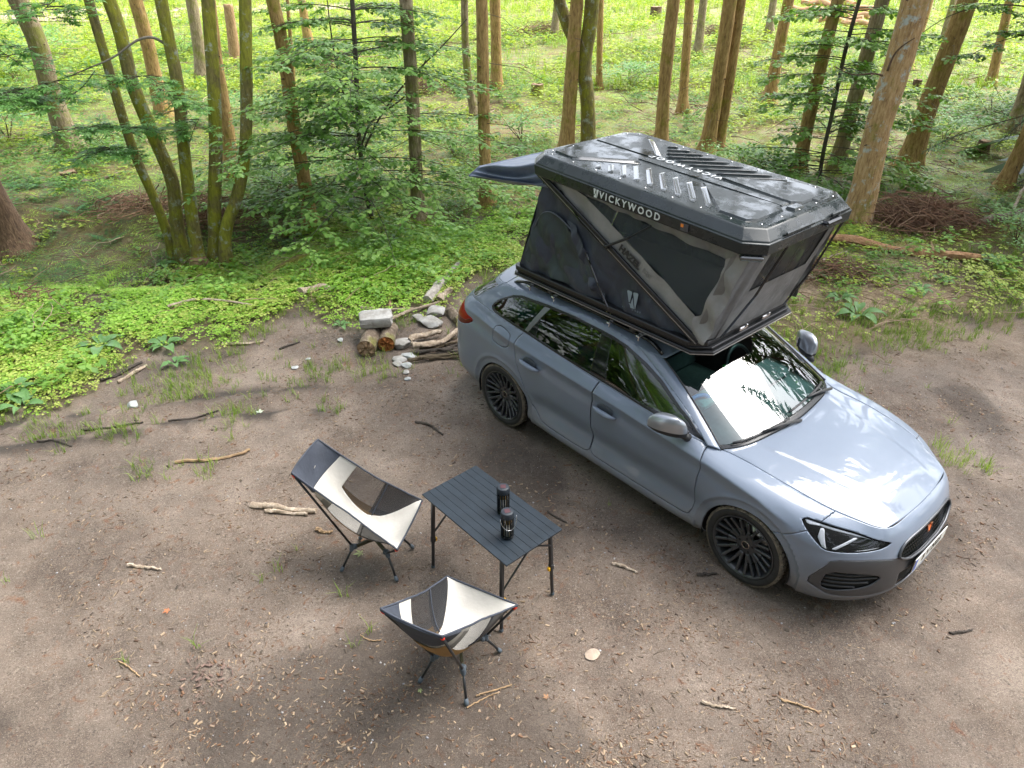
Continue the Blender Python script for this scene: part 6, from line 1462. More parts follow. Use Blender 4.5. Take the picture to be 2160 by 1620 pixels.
o = b.build('branches', bark_b, t); o.location = -t.location; o['kind'] = 'stuff'
o = link('needles', mesh_fast('needles', np.array(V), np.array(F)), leafmat('blue_needle', (.05, .13, .09), (.12, .26, .17), .2), t); o.location = -t.location; o['kind'] = 'stuff'
# mossy many-stemmed tree
STEMS = [([(356, 500), (345, 470), (320, 407), (293, 347), (273, 293), (233, 160), (187, 0)], 21), ([(376, 503), (372, 460), (363, 383), (340, 323), (300, 230), (277, 167), (253, 67), (230, 0)], 30), ([(408, 507), (402, 440), (393, 367), (383, 267), (373, 167), (353, 67), (340, 0)], 28), ([(447, 503), (452, 440), (455, 333), (452, 200), (443, 67), (438, 0)], 30), ([(468, 512), (478, 480), (495, 430), (515, 333), (520, 200), (517, 0)], 28)]
g = at(412, 506); t = empty('multi_stem_tree', (g[0], g[1], hz(g))); tag(t, 'mossy tree of five stems spreading from one foot, on the left', 'tree')
for i, (px, w) in enumerate(STEMS):
    o, Q, rr, tt = trunk('stem', px, w, bark_m, t, 13, 1.35, 14, 60+i, .6); o.location = -t.location
    knots(Q, rr, tt, t, 90+i, 8, bark_m); [setattr(k, 'location', -t.location) for k in t.children if k.name.startswith('knots')]
D = math.hypot(g[0], g[1]); b = MB(); B = curve([ray_near(x, y, D) for x, y in [(347, 92), (325, 80), (290, 85), (255, 110), (225, 128), (190, 142)]], 24); b.tube(B, np.linspace(.022, .010, 24), 6)
o = b.build('branch', mat('grey_branch', (.16, .14, .11), .85, vary=.3, scale=12), t, True); o.location = -t.location
b = MB(); LPs = []
def lobed(L_=.10):
    """five-lobed maple leaf, 5 quads"""
    V = [(0, 0, 0)]; F = []
    for k, (a, l) in enumerate(((-1.9, .45), (-.85, .8), (0, 1.0), (.85, .8), (1.9, .45))):
        c, s = math.cos(a), math.sin(a); q = len(V); V += [(L_*l*.55*math.cos(a-.32), L_*l*.55*math.sin(a-.32), .0), (L_*l*c, L_*l*s, -.12*L_*l), (L_*l*.55*math.cos(a+.32), L_*l*.55*math.sin(a+.32), .0)]; F.append((0, q, q+1, q+2))
    return np.array(V)+[.02, 0, 0], F
for A, sd, nn in (([(190, 142), (120, 170), (60, 185), (-30, 215)], 41, 8), ([(200, 150), (140, 205), (80, 205), (20, 195), (-60, 230)], 42, 8), ([(345, 200), (320, 170), (300, 160), (270, 175)], 43, 4), ([(300, 290), (250, 270), (190, 268), (140, 275)], 44, 7), ([(310, 330), (260, 315), (215, 310)], 45, 5), ([(395, 240), (375, 210), (345, 205)], 46, 4), ([(400, 300), (410, 270), (420, 250)], 47, 3), ([(140, -60), (120, -5), (90, 30), (130, 45)], 48, 5), ([(-80, 60), (20, 120), (60, 150)], 49, 5)):
    B = curve([ray_near(x, y, D-.5-.06*i) for i, (x, y) in enumerate(A)], 16); b.tube(B, np.linspace(.008, .003, 16), 5, False)
    bb, LP, LR, LT, LS = spray_tree(B, .01, np.random.default_rng(sd).uniform(.1, 1, nn*2), 5, maple, t, sd, (.3, .75), per=17, twigs=5, droop=.2, scale=.6); b.V += bb.V; b.F += [tuple(i+b.n for i in f) for f in bb.F]; b.M += bb.M; b.n += bb.n; LPs.append((LP, LR, LT, LS))
o = b.build('branches', bark_d, t); o.location = -t.location; o['kind'] = 'stuff'
LP, LR, LT, LS = [np.concatenate([q[i] for q in LPs]) for i in range(4)]
o = scatter('leaves', [lobed(.095)], LP, LR, LS, maple, LT); o.parent = t; o.location = -t.location
# forked mossy tree behind the tent
g = at(1240, 330); t = empty('forked_tree', (g[0], g[1], hz(g))); tag(t, 'mossy tree forking in a Y behind the back of the tent lid', 'tree')
for nm, px, w in (('trunk', [(1240, 332), (1241, 285), (1238, 200), (1233, 130), (1244, 60), (1250, 0)], 33), ('limb', [(1237, 150), (1222, 105), (1200, 60), (1180, 0)], 27)):
    if nm == 'limb':
        D = math.hypot(g[0], g[1]); Q = curve([ray_near(x, y, D) for x, y in px]+[ray_near(1165, -60, D)+(0, 0, 0), ray_near(1160, -60, D)+(-.3, 0, 3)], 40); d3 = odep(g, 2); R = w/2*d3/FPX
        a = np.linspace(0, 6.28, 12, endpoint=False); V, F = tube(Q, np.linspace(R, R*.6, 40), 12, True, 1+.16*(vnoise(np.cos(a)[None]*2+np.arange(40)[:, None]*.35, np.sin(a)[None]*2+5)-.5)); o = obj('limb', V, F, bark_m, t)
    else: o, Q, rr, tt = trunk('trunk', px, w, bark_m, t, 14, 1.4, 14, 71, .5); stubs(Q, rr, tt, t, 71, 6, deadtw, .5); [setattr(k, 'location', -t.location) for k in t.children if k.name.startswith('dead')]
    o.location = -t.location
# big lichen-covered spruce right of the tent
g = at(1800, 478); t = empty('lichen_spruce', (g[0], g[1], hz(g))); tag(t, 'thick orange-brown spruce trunk with pale lichen, right of the tent', 'tree')
o, Q, rr, tt = trunk('trunk', [(1800, 478), (1823, 400), (1853, 267), (1895, 133), (1933, 0)], 55, bark_l, t, 21, 1.35, 22, 81, .5, base_n=90); o.location = -t.location
knots(Q, rr, tt, t, 81, 46, bark_b); stubs(Q, rr, tt, t, 82, 12, deadtw, .9)
b = MB(); 
for A in ([(1862, 160), (1840, 155), (1812, 158), (1760, 140)], [(1872, 150), (1890, 110), (1930, 80)]):
    D = math.hypot(g[0], g[1]); b.tube(curve([ray_near(x, y, D-.2) for x, y in A], 14), np.linspace(.016, .006, 14), 6)
b.build('dead_limb', bark_b, t, True)
for k in t.children: k.location = -t.location
cr = link('crown', bigcrown, None, t); cr.location = (Q[-1][0]-g[0], Q[-1][1]-g[1], -t.location.z); cr['kind'] = 'stuff'
# broken snag, thin dead stem
g = at(497, 133); t = empty('dead_snag', (g[0], g[1], hz(g))); tag(t, 'short broken pale snag standing between the fourth and fifth mossy stems', 'snag')
D = math.hypot(g[0], g[1]); P = curve([g, ray_near(490, 70, D), ray_near(481, 9, D)], 20); R = 10.5*odep(g, 1)/FPX; a = np.linspace(0, 6.28, 12, endpoint=False)
V, F = tube(P, np.linspace(R*1.15, R*.95, 20), 12, True, 1+.2*(vnoise(np.cos(a)[None]*2+np.arange(20)[:, None]*.2, np.sin(a)[None]*2+9)-.5)); o = obj('trunk', V, F, barkmat('rotten_wood', (.16, .09, .04), (.34, .21, .10), (.48, .33, .18)), t); o.location = -t.location
g = at(626, 300); t = empty('dead_tree', (g[0], g[1], hz(g))); tag(t, 'thin dead stem leaning beside the spruce left of the young beech', 'dead tree')
o, Q, rr, tt = trunk('trunk', [(628, 300), (622, 210), (614, 100), (606, 0)], 9, bark_s, t, 9, 1.2, 8, 83, .7); o.location = -t.location
# trees round the clearing, out of the picture: they close the forest round the viewer and mirror in glass and paint; some spruces added to shade the foreground and shape reflections
def leafcloud(seed, z0, z1, R, n):
    r = np.random.default_rng(seed); cl = np.stack([r.normal(0, R*.45, 16), r.normal(0, R*.45, 16), r.uniform(z0, z1, 16)], 1); k = r.integers(0, 16, n)
    p = cl[k]+r.normal(0, 1, (n, 3))*[R*.33, R*.33, (z1-z0)*.10]; a = r.uniform(0, 6.28, n); t = r.normal(0, .5, n); L_ = r.uniform(.10, .26, n)
    d = np.stack([np.cos(a)*np.cos(t), np.sin(a)*np.cos(t), np.sin(t)], 1)*L_[:, None]; w = np.stack([-np.sin(a), np.cos(a), 0*a], 1)*(L_*.38)[:, None]
    V = np.stack([p-d*.5, p+w, p+d*.5, p-w], 1).reshape(-1, 3); return mesh_fast('leaf_crown', V, np.arange(4*n).reshape(n, 4))
clouds = [leafcloud(21, .6, 9, 2.6, 5200), leafcloud(22, 1.0, 11, 2.9, 5200)]
for me in clouds: me.materials.append(beech2)
rt = np.random.default_rng(12)
RING = [(-11, 1.2, 1.0, 1), (-12.2, 5.5, 1.1, 0), (-11, -3.5, .9, 1), (-6.5, -6.5, 1.1, 0), (-2.5, -8, 1.0, 1), (2, -9, 1.15, 0), (6.5, -8.5, .95, 1), (-12.5, 9.5, 1.1, 1), (-13, 2, 1.2, 0), (-11.5, -1, 1.05, 1), (12.5, 13.5, 1.0, 0), (15, 16, 1.1, 1), (11, -5, .9, 0), (14.5, -2.5, 1.0, 1), (-14.5, 6.5, 1.15, 1), (-15.5, 12.5, 1.2, 0), (18, 20, 1.2, 0), (12.5, 7.3, .62, 0), (12, 3.6, .7, 0), (12.2, 10.4, .75, 0), (13.5, .5, .7, 0), (-4.5, -6.4, 1.2, 0), (0, -6.4, 1.2, 0), (5.2, -5.4, 1.2, 0), (20, 2.5, .5, 0), (-5, -11, 1.2, 0), (16, -8, 1.1, 1), (-16, -4, 1.2, 0), (-10.8, 3.4, .8, 1), (-11, 8.6, .8, 1)]
for i, (x, y, s, kind) in enumerate(RING):
    t = empty('spruce_tree' if not kind else 'leafy_tree', (x, y, hz((x, y)))); t.scale = (s, s, s); t.rotation_euler = (0, 0, rt.uniform(0, 6))
    tag(t, 'leafy green tree at the rim of the clearing, outside the picture' if kind else 'dense green spruce standing unseen round the clearing, outside the picture', 'tree', 'leafy trees round the clearing' if kind else 'spruces round the clearing')
    V, F = tube([(0, 0, -.2), (0, 0, 5), (0, 0, 11 if kind else 16)], [.2, .15, .03], 8); obj('trunk', V, F, bark_b if kind else bark_s, t); c_ = link('crown', clouds[i % 2] if kind else fullcrown[i % 2], None, t); c_['kind'] = 'stuff'
# leafy bushes standing in the undergrowth
def bushmesh(seed, n=750):
    r = np.random.default_rng(seed); cl = np.stack([r.normal(0, .42, 9), r.normal(0, .42, 9), r.uniform(.25, 1.0, 9)], 1); k = r.integers(0, 9, n); p = cl[k]+r.normal(0, 1, (n, 3))*[.20, .20, .10]; p[:, 2] = np.maximum(p[:, 2], .04); a = r.uniform(0, 6.28, n); t = r.normal(-.1, .4, n); L_ = r.uniform(.07, .12, n)
    d = np.stack([np.cos(a)*np.cos(t), np.sin(a)*np.cos(t), np.sin(t)], 1)*L_[:, None]; w = np.stack([-np.sin(a), np.cos(a), 0*a], 1)*(L_*.34)[:, None]
    return mesh_fast('bush_leaves', np.stack([p-d*.5, p+w, p+d*.5, p-w], 1).reshape(-1, 3), np.arange(4*n).reshape(n, 4))
bm_ = [bushmesh(301), bushmesh(302)]; bm_[0].materials.append(beech2); bm_[1].materials.append(maple)
for i, (px, s, lab) in enumerate([((40, 170), 1.7, 'leafy bush at the left edge behind the leaning spruce'), ((90, 120), 1.3, 'smaller bush right of the leaning spruce top at left'), ((385, 120), 1.2, 'bush between third and fourth mossy stems, far back'), ((20, 300), 1.3, 'bush at the left edge above the dark trunk'), ((240, 330), .9, 'low bush between left mossy stem and leaning spruce'), ((545, 260), .9, 'low bush right of the fifth mossy stem'), ((960, 330), .8, 'low bush beneath the right side of the beech'), ((1100, 300), .8, 'low bush left of the awning tip'), ((1640, 400), .8, 'bush at the foot of the dark sapling'), ((1570, 360), .7, 'bush behind the front half of the tent lid'), ((1740, 130), 1.4, 'bush behind the dark sapling, below the log pile'), ((1990, 300), .9, 'bush right of the wide-footed spruce'), ((2090, 250), 1.1, 'bush near the right edge among far undergrowth'), ((1330, 190), 1.0, 'low far bush left of the trunk behind the tent lid'), ((580, 420), .8, 'low bush at the foot of the spruce left of the beech'), ((2140, 520), .6, 'low bush at the right edge above the weeds')]):
    g = at(*px); t = empty('bush', (g[0], g[1], hz(g))); tag(t, lab, 'bush', 'bushes in the undergrowth'); o = link('leaves', bm_[i % 2], None, t, None, (0, 0, i*1.7)); o.scale = (s, s, s*.8); o['kind'] = 'stuff'
    b = MB(); r = np.random.default_rng(i)
    for k in range(6): b.tube([(0, 0, 0), np.array([r.normal(0, .2), r.normal(0, .2), .4])*s, np.array([r.normal(0, .5), r.normal(0, .5), .75])*s], [.010, .007, .003], 4, False)
    o = b.build('stems', bark_b, t); o['kind'] = 'stuff'
# ------------------------------------------------------------------ logs, stones, sticks, brush, single plants
wood_p = barkmat('bleached_wood', (.22, .16, .11), (.38, .30, .22), (.55, .46, .37), stretch=(1, 1, 1), scale=5)
wood_b = barkmat('log_bark', (.07, .05, .035), (.16, .12, .085), (.30, .25, .19), moss=(.12, .12, .02), mossamt=.3, stretch=(1, 1, 1), scale=4)
wood_r = barkmat('rotten_core', (.10, .03, .008), (.30, .10, .02), (.45, .22, .06), stretch=(1, 1, 1), scale=8)
wood_d = mat('dark_stick', (.05, .04, .032), .9, vary=.5, scale=9, bump=.4)
wood_o = mat('orange_wood', (.30, .20, .11), .8, vary=.35, scale=12, bump=.4)
wood_c = mat('cut_face', (.26, .17, .10), .85, vary=.4, scale=20, bump=.5)
stone_w = mat('white_stone', (.20, .185, .16), .85, col2=(.44, .435, .42), scale=6, bump=.6, bscale=16); stone_g = mat('grey_stone', (.36, .37, .37), .8, vary=.3, scale=10, bump=.5, bscale=18)
def relief(pts, r, n=12, a=.16, seed=0):
    m = len(pts); an = np.linspace(0, 2*np.pi, n, endpoint=False)
    return 1+a*(vnoise(np.cos(an)[None]*1.6+np.arange(m)[:, None]*.35+seed*5+30, np.sin(an)[None]*1.6+seed*3+30)-.5)*2
def put(o, g): o.location = (0, 0, 0); return o
def rod(name, px, w0, w1, m, label, cat, lift=.0, seed=0, n=26, group=None, ends=None, bend=.0, off=None):
    """stick or log lying on the ground along survey points; widths in photo pixels"""
    P = []
    for k, q in enumerate(px):
        g = at(*q); g[2] = hz(g); P.append(g)
    P = np.array(P); d3 = odep(P[len(P)//2]); R0, R1 = w0/2*d3/FPX, w1/2*d3/FPX
    Q = curve(P, n); rr = np.linspace(R0, R1, n); r = np.random.default_rng(seed)
    Q[:, 2] = np.array([hz(q) for q in Q])*.5+Q[:, 2]*.5+rr*.75+lift+.35*rr*np.sin(np.linspace(0, 9, n)+seed); Q[1:-1, :2] += r.normal(0, 1, (n-2, 2))*min(R0, .012)*.35
    o0 = Q[n//2].copy(); V, F = tube(Q-o0, rr, 10 if w0 > 9 else 6, True, relief(Q, rr, 10 if w0 > 9 else 6, .2, seed))
    o = obj(name, V, F, m, None, True, loc=tuple(o0)); autosmooth(o, 50); tag(o, label, cat, group)
    return o
def rock(px, wpx, hfac, m, label, seed, name='stone', lift=0, group=None, flat_=.55, asp=1.0):
    g = at(*px); g[2] = hz(g); d3 = odep(g, 0); R = wpx/2*d3/FPX
    r = np.random.default_rng(seed); bm = bmesh.new(); bmesh.ops.create_icosphere(bm, subdivisions=3, radius=1)
    cuts = r.normal(size=(9, 3)); cuts /= np.linalg.norm(cuts, axis=1)[:, None]; cd = r.uniform(.55, .85, 9)
    for v in bm.verts:
        p = np.array(v.co)
        for c, d in zip(cuts, cd):
            s = p@c-d
            if s > 0: p = p-c*s
        p = p*(1+.06*(vnoise(np.array([p[0]*4+seed*9+60]), np.array([p[1]*4+p[2]*5+60]))[0]-.5)); v.co = Vector(p*[R*1.15, R*asp, R*hfac])
    me = bpy.data.meshes.new(name); bm.to_mesh(me); bm.free(); me.polygons.foreach_set('use_smooth', np.ones(len(me.polygons), bool))
    o = link(name, me, m, None, (g[0], g[1], g[2]+R*hfac*flat_+lift), (0, 0, r.uniform(0, 3))); autosmooth(o, 32); tag(o, label, 'stone', group); return o
# fireplace: slab on two short logs
def log_end(px_front, px_back, w, m, mend, label, seed):
    a, b_ = at(*px_front), at(*px_back); d3 = odep(a, 0); R = w/2*d3/FPX
    a[2] = b_[2] = hz(a)+R*.92; Q = np.linspace(a, b_, 9); c = Q[4].copy(); t = empty('short_log', tuple(c)); tag(t, label, 'log')
    V, F = tube(Q-c, R, 18, False, relief(Q, R, 18, .10, seed)); obj('bark', V, F, m, t)
    d = (b_-a)/np.linalg.norm(b_-a); n = np.cross(d, [0, 0, 1]); r = np.random.default_rng(seed); V = [a-c+d*.02]; F = []
    for k in range(3):
        for j in range(18):
            an = 2*np.pi*j/18; rr = R*(k+1)/3*(1.0 if k == 2 else 1); V.append(a-c+n*rr*math.cos(an)+np.array([0, 0, 1])*rr*math.sin(an)+d*(r.uniform(-.02, .02) if k < 2 else .004))
    F = [(0, 1+j, 1+(j+1) % 18) for j in range(18)]+[(1+k*18+j, 1+(k+1)*18+j, 1+(k+1)*18+(j+1) % 18, 1+k*18+(j+1) % 18) for k in range(2) for j in range(18)]
    obj('cut_face', V, F, mend, t, False); return R
log_end((774, 752), (792, 712), 39, wood_b, wood_c, 'short mossy-ended log under the white stone slab', 3)
log_end((816, 741), (824, 706), 35, wood_b, wood_r, 'short log with rotten orange end beside the mossy-ended log', 4)
g = at(797, 718); r = np.random.default_rng(2); bm = bmesh.new(); bmesh.ops.create_cube(bm, size=1); bmesh.ops.subdivide_edges(bm, edges=bm.edges, cuts=5, use_grid_fill=True)
for v in bm.verts:
    p = np.array(v.co); q = np.sign(p)*np.minimum(np.abs(p), .5); e = np.sum(np.abs(p) > .42); p = p*(1-.05*e)+.05*(np.array([vnoise(np.array([p[i]*4+p[(i+1) % 3]*5+i*9+30]), np.array([p[(i+2) % 3]*6+30]))[0] for i in range(3)])-.5); v.co = Vector(p*[.40, .27, .13])
me = bpy.data.meshes.new('stone_slab'); bm.to_mesh(me); bm.free(); o = link('stone_slab', me, stone_w, None, (g[0], g[1]+.03, hz(g)+.285), (.04, -.03, .12)); autosmooth(o, 40); tag(o, 'white stone slab lying across the two short logs', 'stone')
for i, (px, w, hf, lab) in enumerate([((848, 728), 46, .55, 'grey-white stone leaning right of the rotten log'), ((862, 752), 30, .45, 'pale flat stone below the leaning grey-white stone'), ((846, 757), 32, .35, 'thin pale stone slab at the foot of the rotten log'), ((838, 768), 20, .5, 'small pale stone in front of the rotten log'), ((857, 772), 24, .45, 'small grey stone in front of the fireplace, right of the pale one'), ((880, 676), 24, .75, 'white block stone left in the stone row behind the stick heap'), ((918, 664), 44, .5, 'large white stone topping the stone row beside the car tail'), ((908, 684), 50, .45, 'long white stone in the lower row beside the car tail'), ((857, 786), 15, .4, 'flat pebble below the fireplace stones'), ((860, 800), 14, .4, 'lone grey pebble on the soil below the fireplace'), ((650, 757), 11, .4, 'pale stone left of the fireplace logs'), ((622, 776), 15, .30, 'flat white stone on the soil between grass and fireplace'), ((718, 718), 14, .5, 'small light stone just left of the mossy-ended log'), ((1250, 1382), 30, .18, 'flat pale brown stone half sunk in the soil near the bottom'), ((282, 858), 24, .6, 'dark grey stone beside the muddy rut'), ((1920, 188), 14, .6, 'small stone among the far undergrowth right of the lichen spruce')]):
    rock(px, w, hf, stone_g if i in (1, 4, 9, 10, 11, 12, 14) else (stone_w if i != 13 else mat('brown_stone', (.33, .26, .20), .85, vary=.2, bump=.3)), lab, i+11)
# sticks of the heap beside the car tail
for i, (px, w) in enumerate([([(865, 728), (900, 716), (932, 712)], 13), ([(872, 742), (905, 738), (940, 728), (966, 706)], 12), ([(868, 733), (900, 732), (930, 728)], 7), ([(872, 750), (910, 748), (955, 742)], 8), ([(880, 757), (915, 757), (950, 752)], 7), ([(862, 764), (905, 760), (972, 752)], 8), ([(875, 746), (920, 744), (975, 731)], 6), ([(905, 762), (945, 757), (985, 756)], 6), ([(885, 740), (925, 735), (970, 722)], 6), ([(900, 751), (940, 746), (985, 741)], 6), ([(890, 727), (935, 722), (972, 712)], 6)]):
    rod('stick', px, w, w*.8, wood_p if i < 3 else wood_d if i % 3 == 0 else deadtw, ['thick bleached stick at the top of the heap by the car tail', 'long bent bleached stick across the heap by the car tail', 'short pale stick between the two bleached ones'][i] if i < 3 else 'thin brown stick in the heap between fireplace and car', 'stick', .015*(10-i)/3, i, group='sticks heaped beside the car tail')
for i, (nm, px, w0, w1, m, lab, cat, lift) in enumerate([
 ('stick', [(762, 658), (830, 662), (880, 658), (926, 648)], 7, 5, wood_p, 'long pale stick lying across behind the white slab', 'stick', .02),
 ('stick', [(823, 682), (860, 668), (900, 657), (928, 648)], 7, 5, wood_p, 'curved bleached stick running up from the slab to the right', 'stick', .05),
 ('stick', [(824, 655), (827, 630), (835, 617), (850, 604)], 6, 3, wood_o, 'upright crooked tan twig above the white slab', 'twig', .02),
 ('log', [(902, 643), (930, 612), (952, 585), (972, 568)], 21, 14, mat('birch_log', (.52, .48, .42), .8, col2=(.14, .12, .10), scale=7), 'pale birch log slanting up behind the car tail', 'log', .0),
 ('log', [(928, 642), (940, 627), (952, 620)], 16, 12, wood_p, 'short round bleached log right of the birch log', 'log', 0),
 ('log', [(948, 660), (962, 675), (975, 695)], 20, 20, wood_b, 'mossy round log right behind the car tail lamp', 'log', 0),
 ('log', [(636, 630), (670, 619), (706, 622)], 18, 14, wood_p, 'split bleached log among the herbs left of the clearing notch', 'log', 0),
 ('log', [(648, 645), (680, 636), (720, 630)], 9, 8, wood_b, 'darker half-buried branch under the split bleached log', 'log', 0),
 ('log', [(352, 582), (410, 572), (474, 574)], 22, 15, wood_b, 'old dark grey log lying in the green herbs', 'log', .0),
 ('log', [(566, 556), (640, 545), (724, 528)], 20, 16, bark_m, 'moss-grown log in the herbs below the beech', 'log', 0),
 ('log', [(590, 472), (640, 470), (720, 458)], 12, 8, bark_m, 'thin mossy log at the foot of the spruces under the beech', 'log', 0),
 ('stick', [(358, 660), (420, 647), (480, 650), (536, 660)], 6, 4, wood_p, 'thin wavy pale branch across the herb carpet', 'branch', .06),
 ('stick', [(214, 808), (255, 788), (298, 764)], 8, 6, wood_d, 'dark grey straight stick at the herb edge, left of a pale one', 'stick', 0),
 ('stick', [(249, 808), (280, 790), (310, 770)], 8, 6, wood_p, 'pale grey straight stick beside the dark one at the herb edge', 'stick', 0),
 ('stick', [(470, 728), (510, 727), (556, 720)], 7, 5, wood_p, 'pale stick at the edge where herbs meet soil', 'stick', 0),
 ('stick', [(590, 735), (612, 728), (632, 722)], 5, 3, wood_d, 'small dark twig on the soil right of the grass patch', 'twig', 0),
 ('stick', [(370, 978), (420, 973), (480, 966), (528, 951)], 7, 6, wood_o, 'tan curved stick with dark end above the side-on chair', 'stick', 0),
 ('stick', [(356, 892), (400, 880), (460, 862)], 5, 3, wood_d, 'long dark twig along the muddy rut', 'twig', 0),
 ('stick', [(170, 902), (230, 896), (300, 884)], 5, 4, wood_d, 'dark root lying in the muddy rut', 'twig', 0),
 ('stick', [(80, 938), (115, 936), (152, 942)], 4, 3, wood_d, 'short dark twig on the soil at the left', 'twig', 0),
 ('stick', [(876, 889), (905, 897), (934, 918)], 6, 4, wood_d, 'black crooked twig on the soil left of the front door', 'twig', 0),
 ('stick', [(532, 1066), (590, 1074), (668, 1082)], 14, 10, wood_p, 'long pale splintered wood piece left of the side-on chair', 'wood piece', 0),
 ('stick', [(560, 1078), (610, 1083), (650, 1088)], 9, 7, wood_p, 'second splintered pale wood piece just below the longer one', 'wood piece', 0),
 ('stick', [(668, 1119), (690, 1124), (702, 1122)], 9, 5, wood_o, 'small tan wood chip between the wood pieces and the chair', 'wood chip', 0),
 ('stick', [(270, 1194), (305, 1196), (338, 1203)], 8, 5, wood_p, 'pale bark strip on the soil at the lower left', 'bark strip', 0),
 ('stick', [(1480, 1480), (1515, 1492), (1552, 1497)], 7, 5, wood_p, 'pale stick on the soil at bottom centre right', 'stick', 0),
 ('stick', [(1646, 1477), (1685, 1490), (1732, 1503)], 5, 3, wood_o, 'thin tan twig right of the pale stick at the bottom', 'twig', 0),
 ('stick', [(1290, 1190), (1320, 1198), (1344, 1209)], 8, 5, wood_p, 'pale splinter on the soil right of the table', 'wood chip', 0),
 ('stick', [(1470, 1213), (1492, 1214), (1512, 1212)], 7, 5, wood_d, 'brown bark piece left of the front wheel', 'bark piece', 0),
 ('stick', [(1004, 1470), (1050, 1455), (1080, 1446)], 4, 3, wood_o, 'thin orange twig under the chair with the tag, upper', 'twig', 0),
 ('stick', [(985, 1495), (1010, 1480), (1050, 1462)], 4, 2, wood_o, 'thin orange twig under the chair with the tag, lower', 'twig', 0),
 ('stick', [(1155, 1078), (1175, 1092), (1196, 1102)], 4, 3, wood_d, 'thin dark twig on the soil right of the table top', 'twig', 0),
 ('stick', [(805, 1350), (780, 1352), (760, 1340)], 3, 2, wood_o, 'tiny tan twig left of the lower chair', 'twig', 0),
 ('stick', [(2002, 1338), (2025, 1336), (2050, 1330)], 6, 4, wood_d, 'dark twig on the soil below the front bumper', 'twig', 0),
 ('stick', [(250, 1395), (275, 1410), (295, 1428)], 4, 3, wood_o, 'tan twig on the soil in the lower left corner area', 'twig', 0),
 ('log', [(1700, 520), (1790, 532), (1900, 546), (2060, 560)], 20, 18, barkmat('orange_log', (.16, .08, .035), (.33, .18, .085), (.46, .29, .16), stretch=(1, 1, 1), scale=4), 'long orange-brown fallen trunk behind the tent on the right', 'log', 0),
 ('log', [(2060, 492), (2110, 478), (2180, 462)], 18, 16, wood_b, 'fallen log at the right edge beside the big fern', 'log', 0),
 ('stick', [(1690, 578), (1740, 560), (1782, 548)], 7, 4, wood_p, 'pale branch on the straw right of the tent window', 'branch', .03),
 ('stick', [(1700, 600), (1760, 588), (1850, 572)], 6, 4, wood_p, 'second pale branch on the straw, lower', 'branch', .02),
 ('stick', [(1962, 565), (1963, 540), (1962, 520)], 7, 6, wood_o, 'short upright tan stick by the fallen trunk', 'stick', 0),
 ('stick', [(1800, 470), (1870, 430), (1950, 398)], 6, 4, wood_o, 'long thin branch leaning over the big brush pile', 'branch', .12),
 ('stick', [(2128, 470), (2146, 430), (2170, 395)], 6, 5, wood_p, 'bare pale stem leaning at the right edge by the fern', 'stem', .15),
 ('log', [(175, 397), (215, 385), (268, 372)], 8, 6, wood_b, 'brown fallen branch left of the mossy stems', 'log', .05)]):
    rod(nm, px, w0, w1, m, lab, cat, lift, i+40)
# loose leaves and bark plates on the soil
def flatleaf(px, wpx, m, label, name='leaf', seed=0):
    g = at(*px); g[2] = hz(g); d3 = odep(g, 0); s = wpx*d3/FPX
    V, F = lobed(s*.62); V = V*[1, 1, .5]+[0, 0, .010]; o = obj(name, V, F, m, None, False, loc=tuple(g), rot=(0, 0, seed*1.7)); tag(o, label, 'leaf'); return o
flatleaf((547, 878), 24, mat('pale_leaf', (.45, .55, .40), .6, vary=.15), 'pale maple leaf on the soil left of the rut end', seed=1)
flatleaf((768, 1166), 30, mat('olive_leaf', (.26, .30, .12), .6, vary=.2), 'olive maple leaf under the side-on chair', seed=2)
flatleaf((884, 1452), 16, mat('olive_leaf', (.26, .30, .12), .6), 'small green leaf by the rear foot of the lower chair', seed=3)
flatleaf((1158, 1480), 20, mat('brown_leaf', (.30, .16, .08), .8), 'brown leaf on the soil right of the lower chair', seed=5)
flatleaf((362, 1285), 22, mat('orange_leaf', (.42, .15, .06), .8), 'orange-brown leaf on the soil at the left', seed=6)
def plates(px, wpx, n, label, m, seed):
    g = at(*px); d3 = odep(g, 0); s = wpx*d3/FPX; r = np.random.default_rng(seed); t = empty('bark_heap', (g[0], g[1], hz(g))); tag(t, label, 'bark')
    for i in range(n):
        x, y = r.normal(0, s*.28, 2); L_ = s*r.uniform(.03, .13); b = MB(); b.box((x, y, .006+.008*r.random()), (L_, L_*r.uniform(.2, .5), .005), np.array(Matrix.Rotation(r.uniform(0, 3), 3, 'Z')@Matrix.Rotation(r.normal(0, .2), 3, 'X')), .003); b.build('bark_plate', m, t)
plates((430, 1425), 110, 60, 'reddish heap of bark crumbs on the soil, lower left', mat('red_bark', (.13, .085, .068), .9, vary=.4, scale=20), 4)
plates((1650, 905-170), 20, 3, 'few bark bits beside the far front wing', mat('red_bark', (.13, .085, .068), .9), 6)
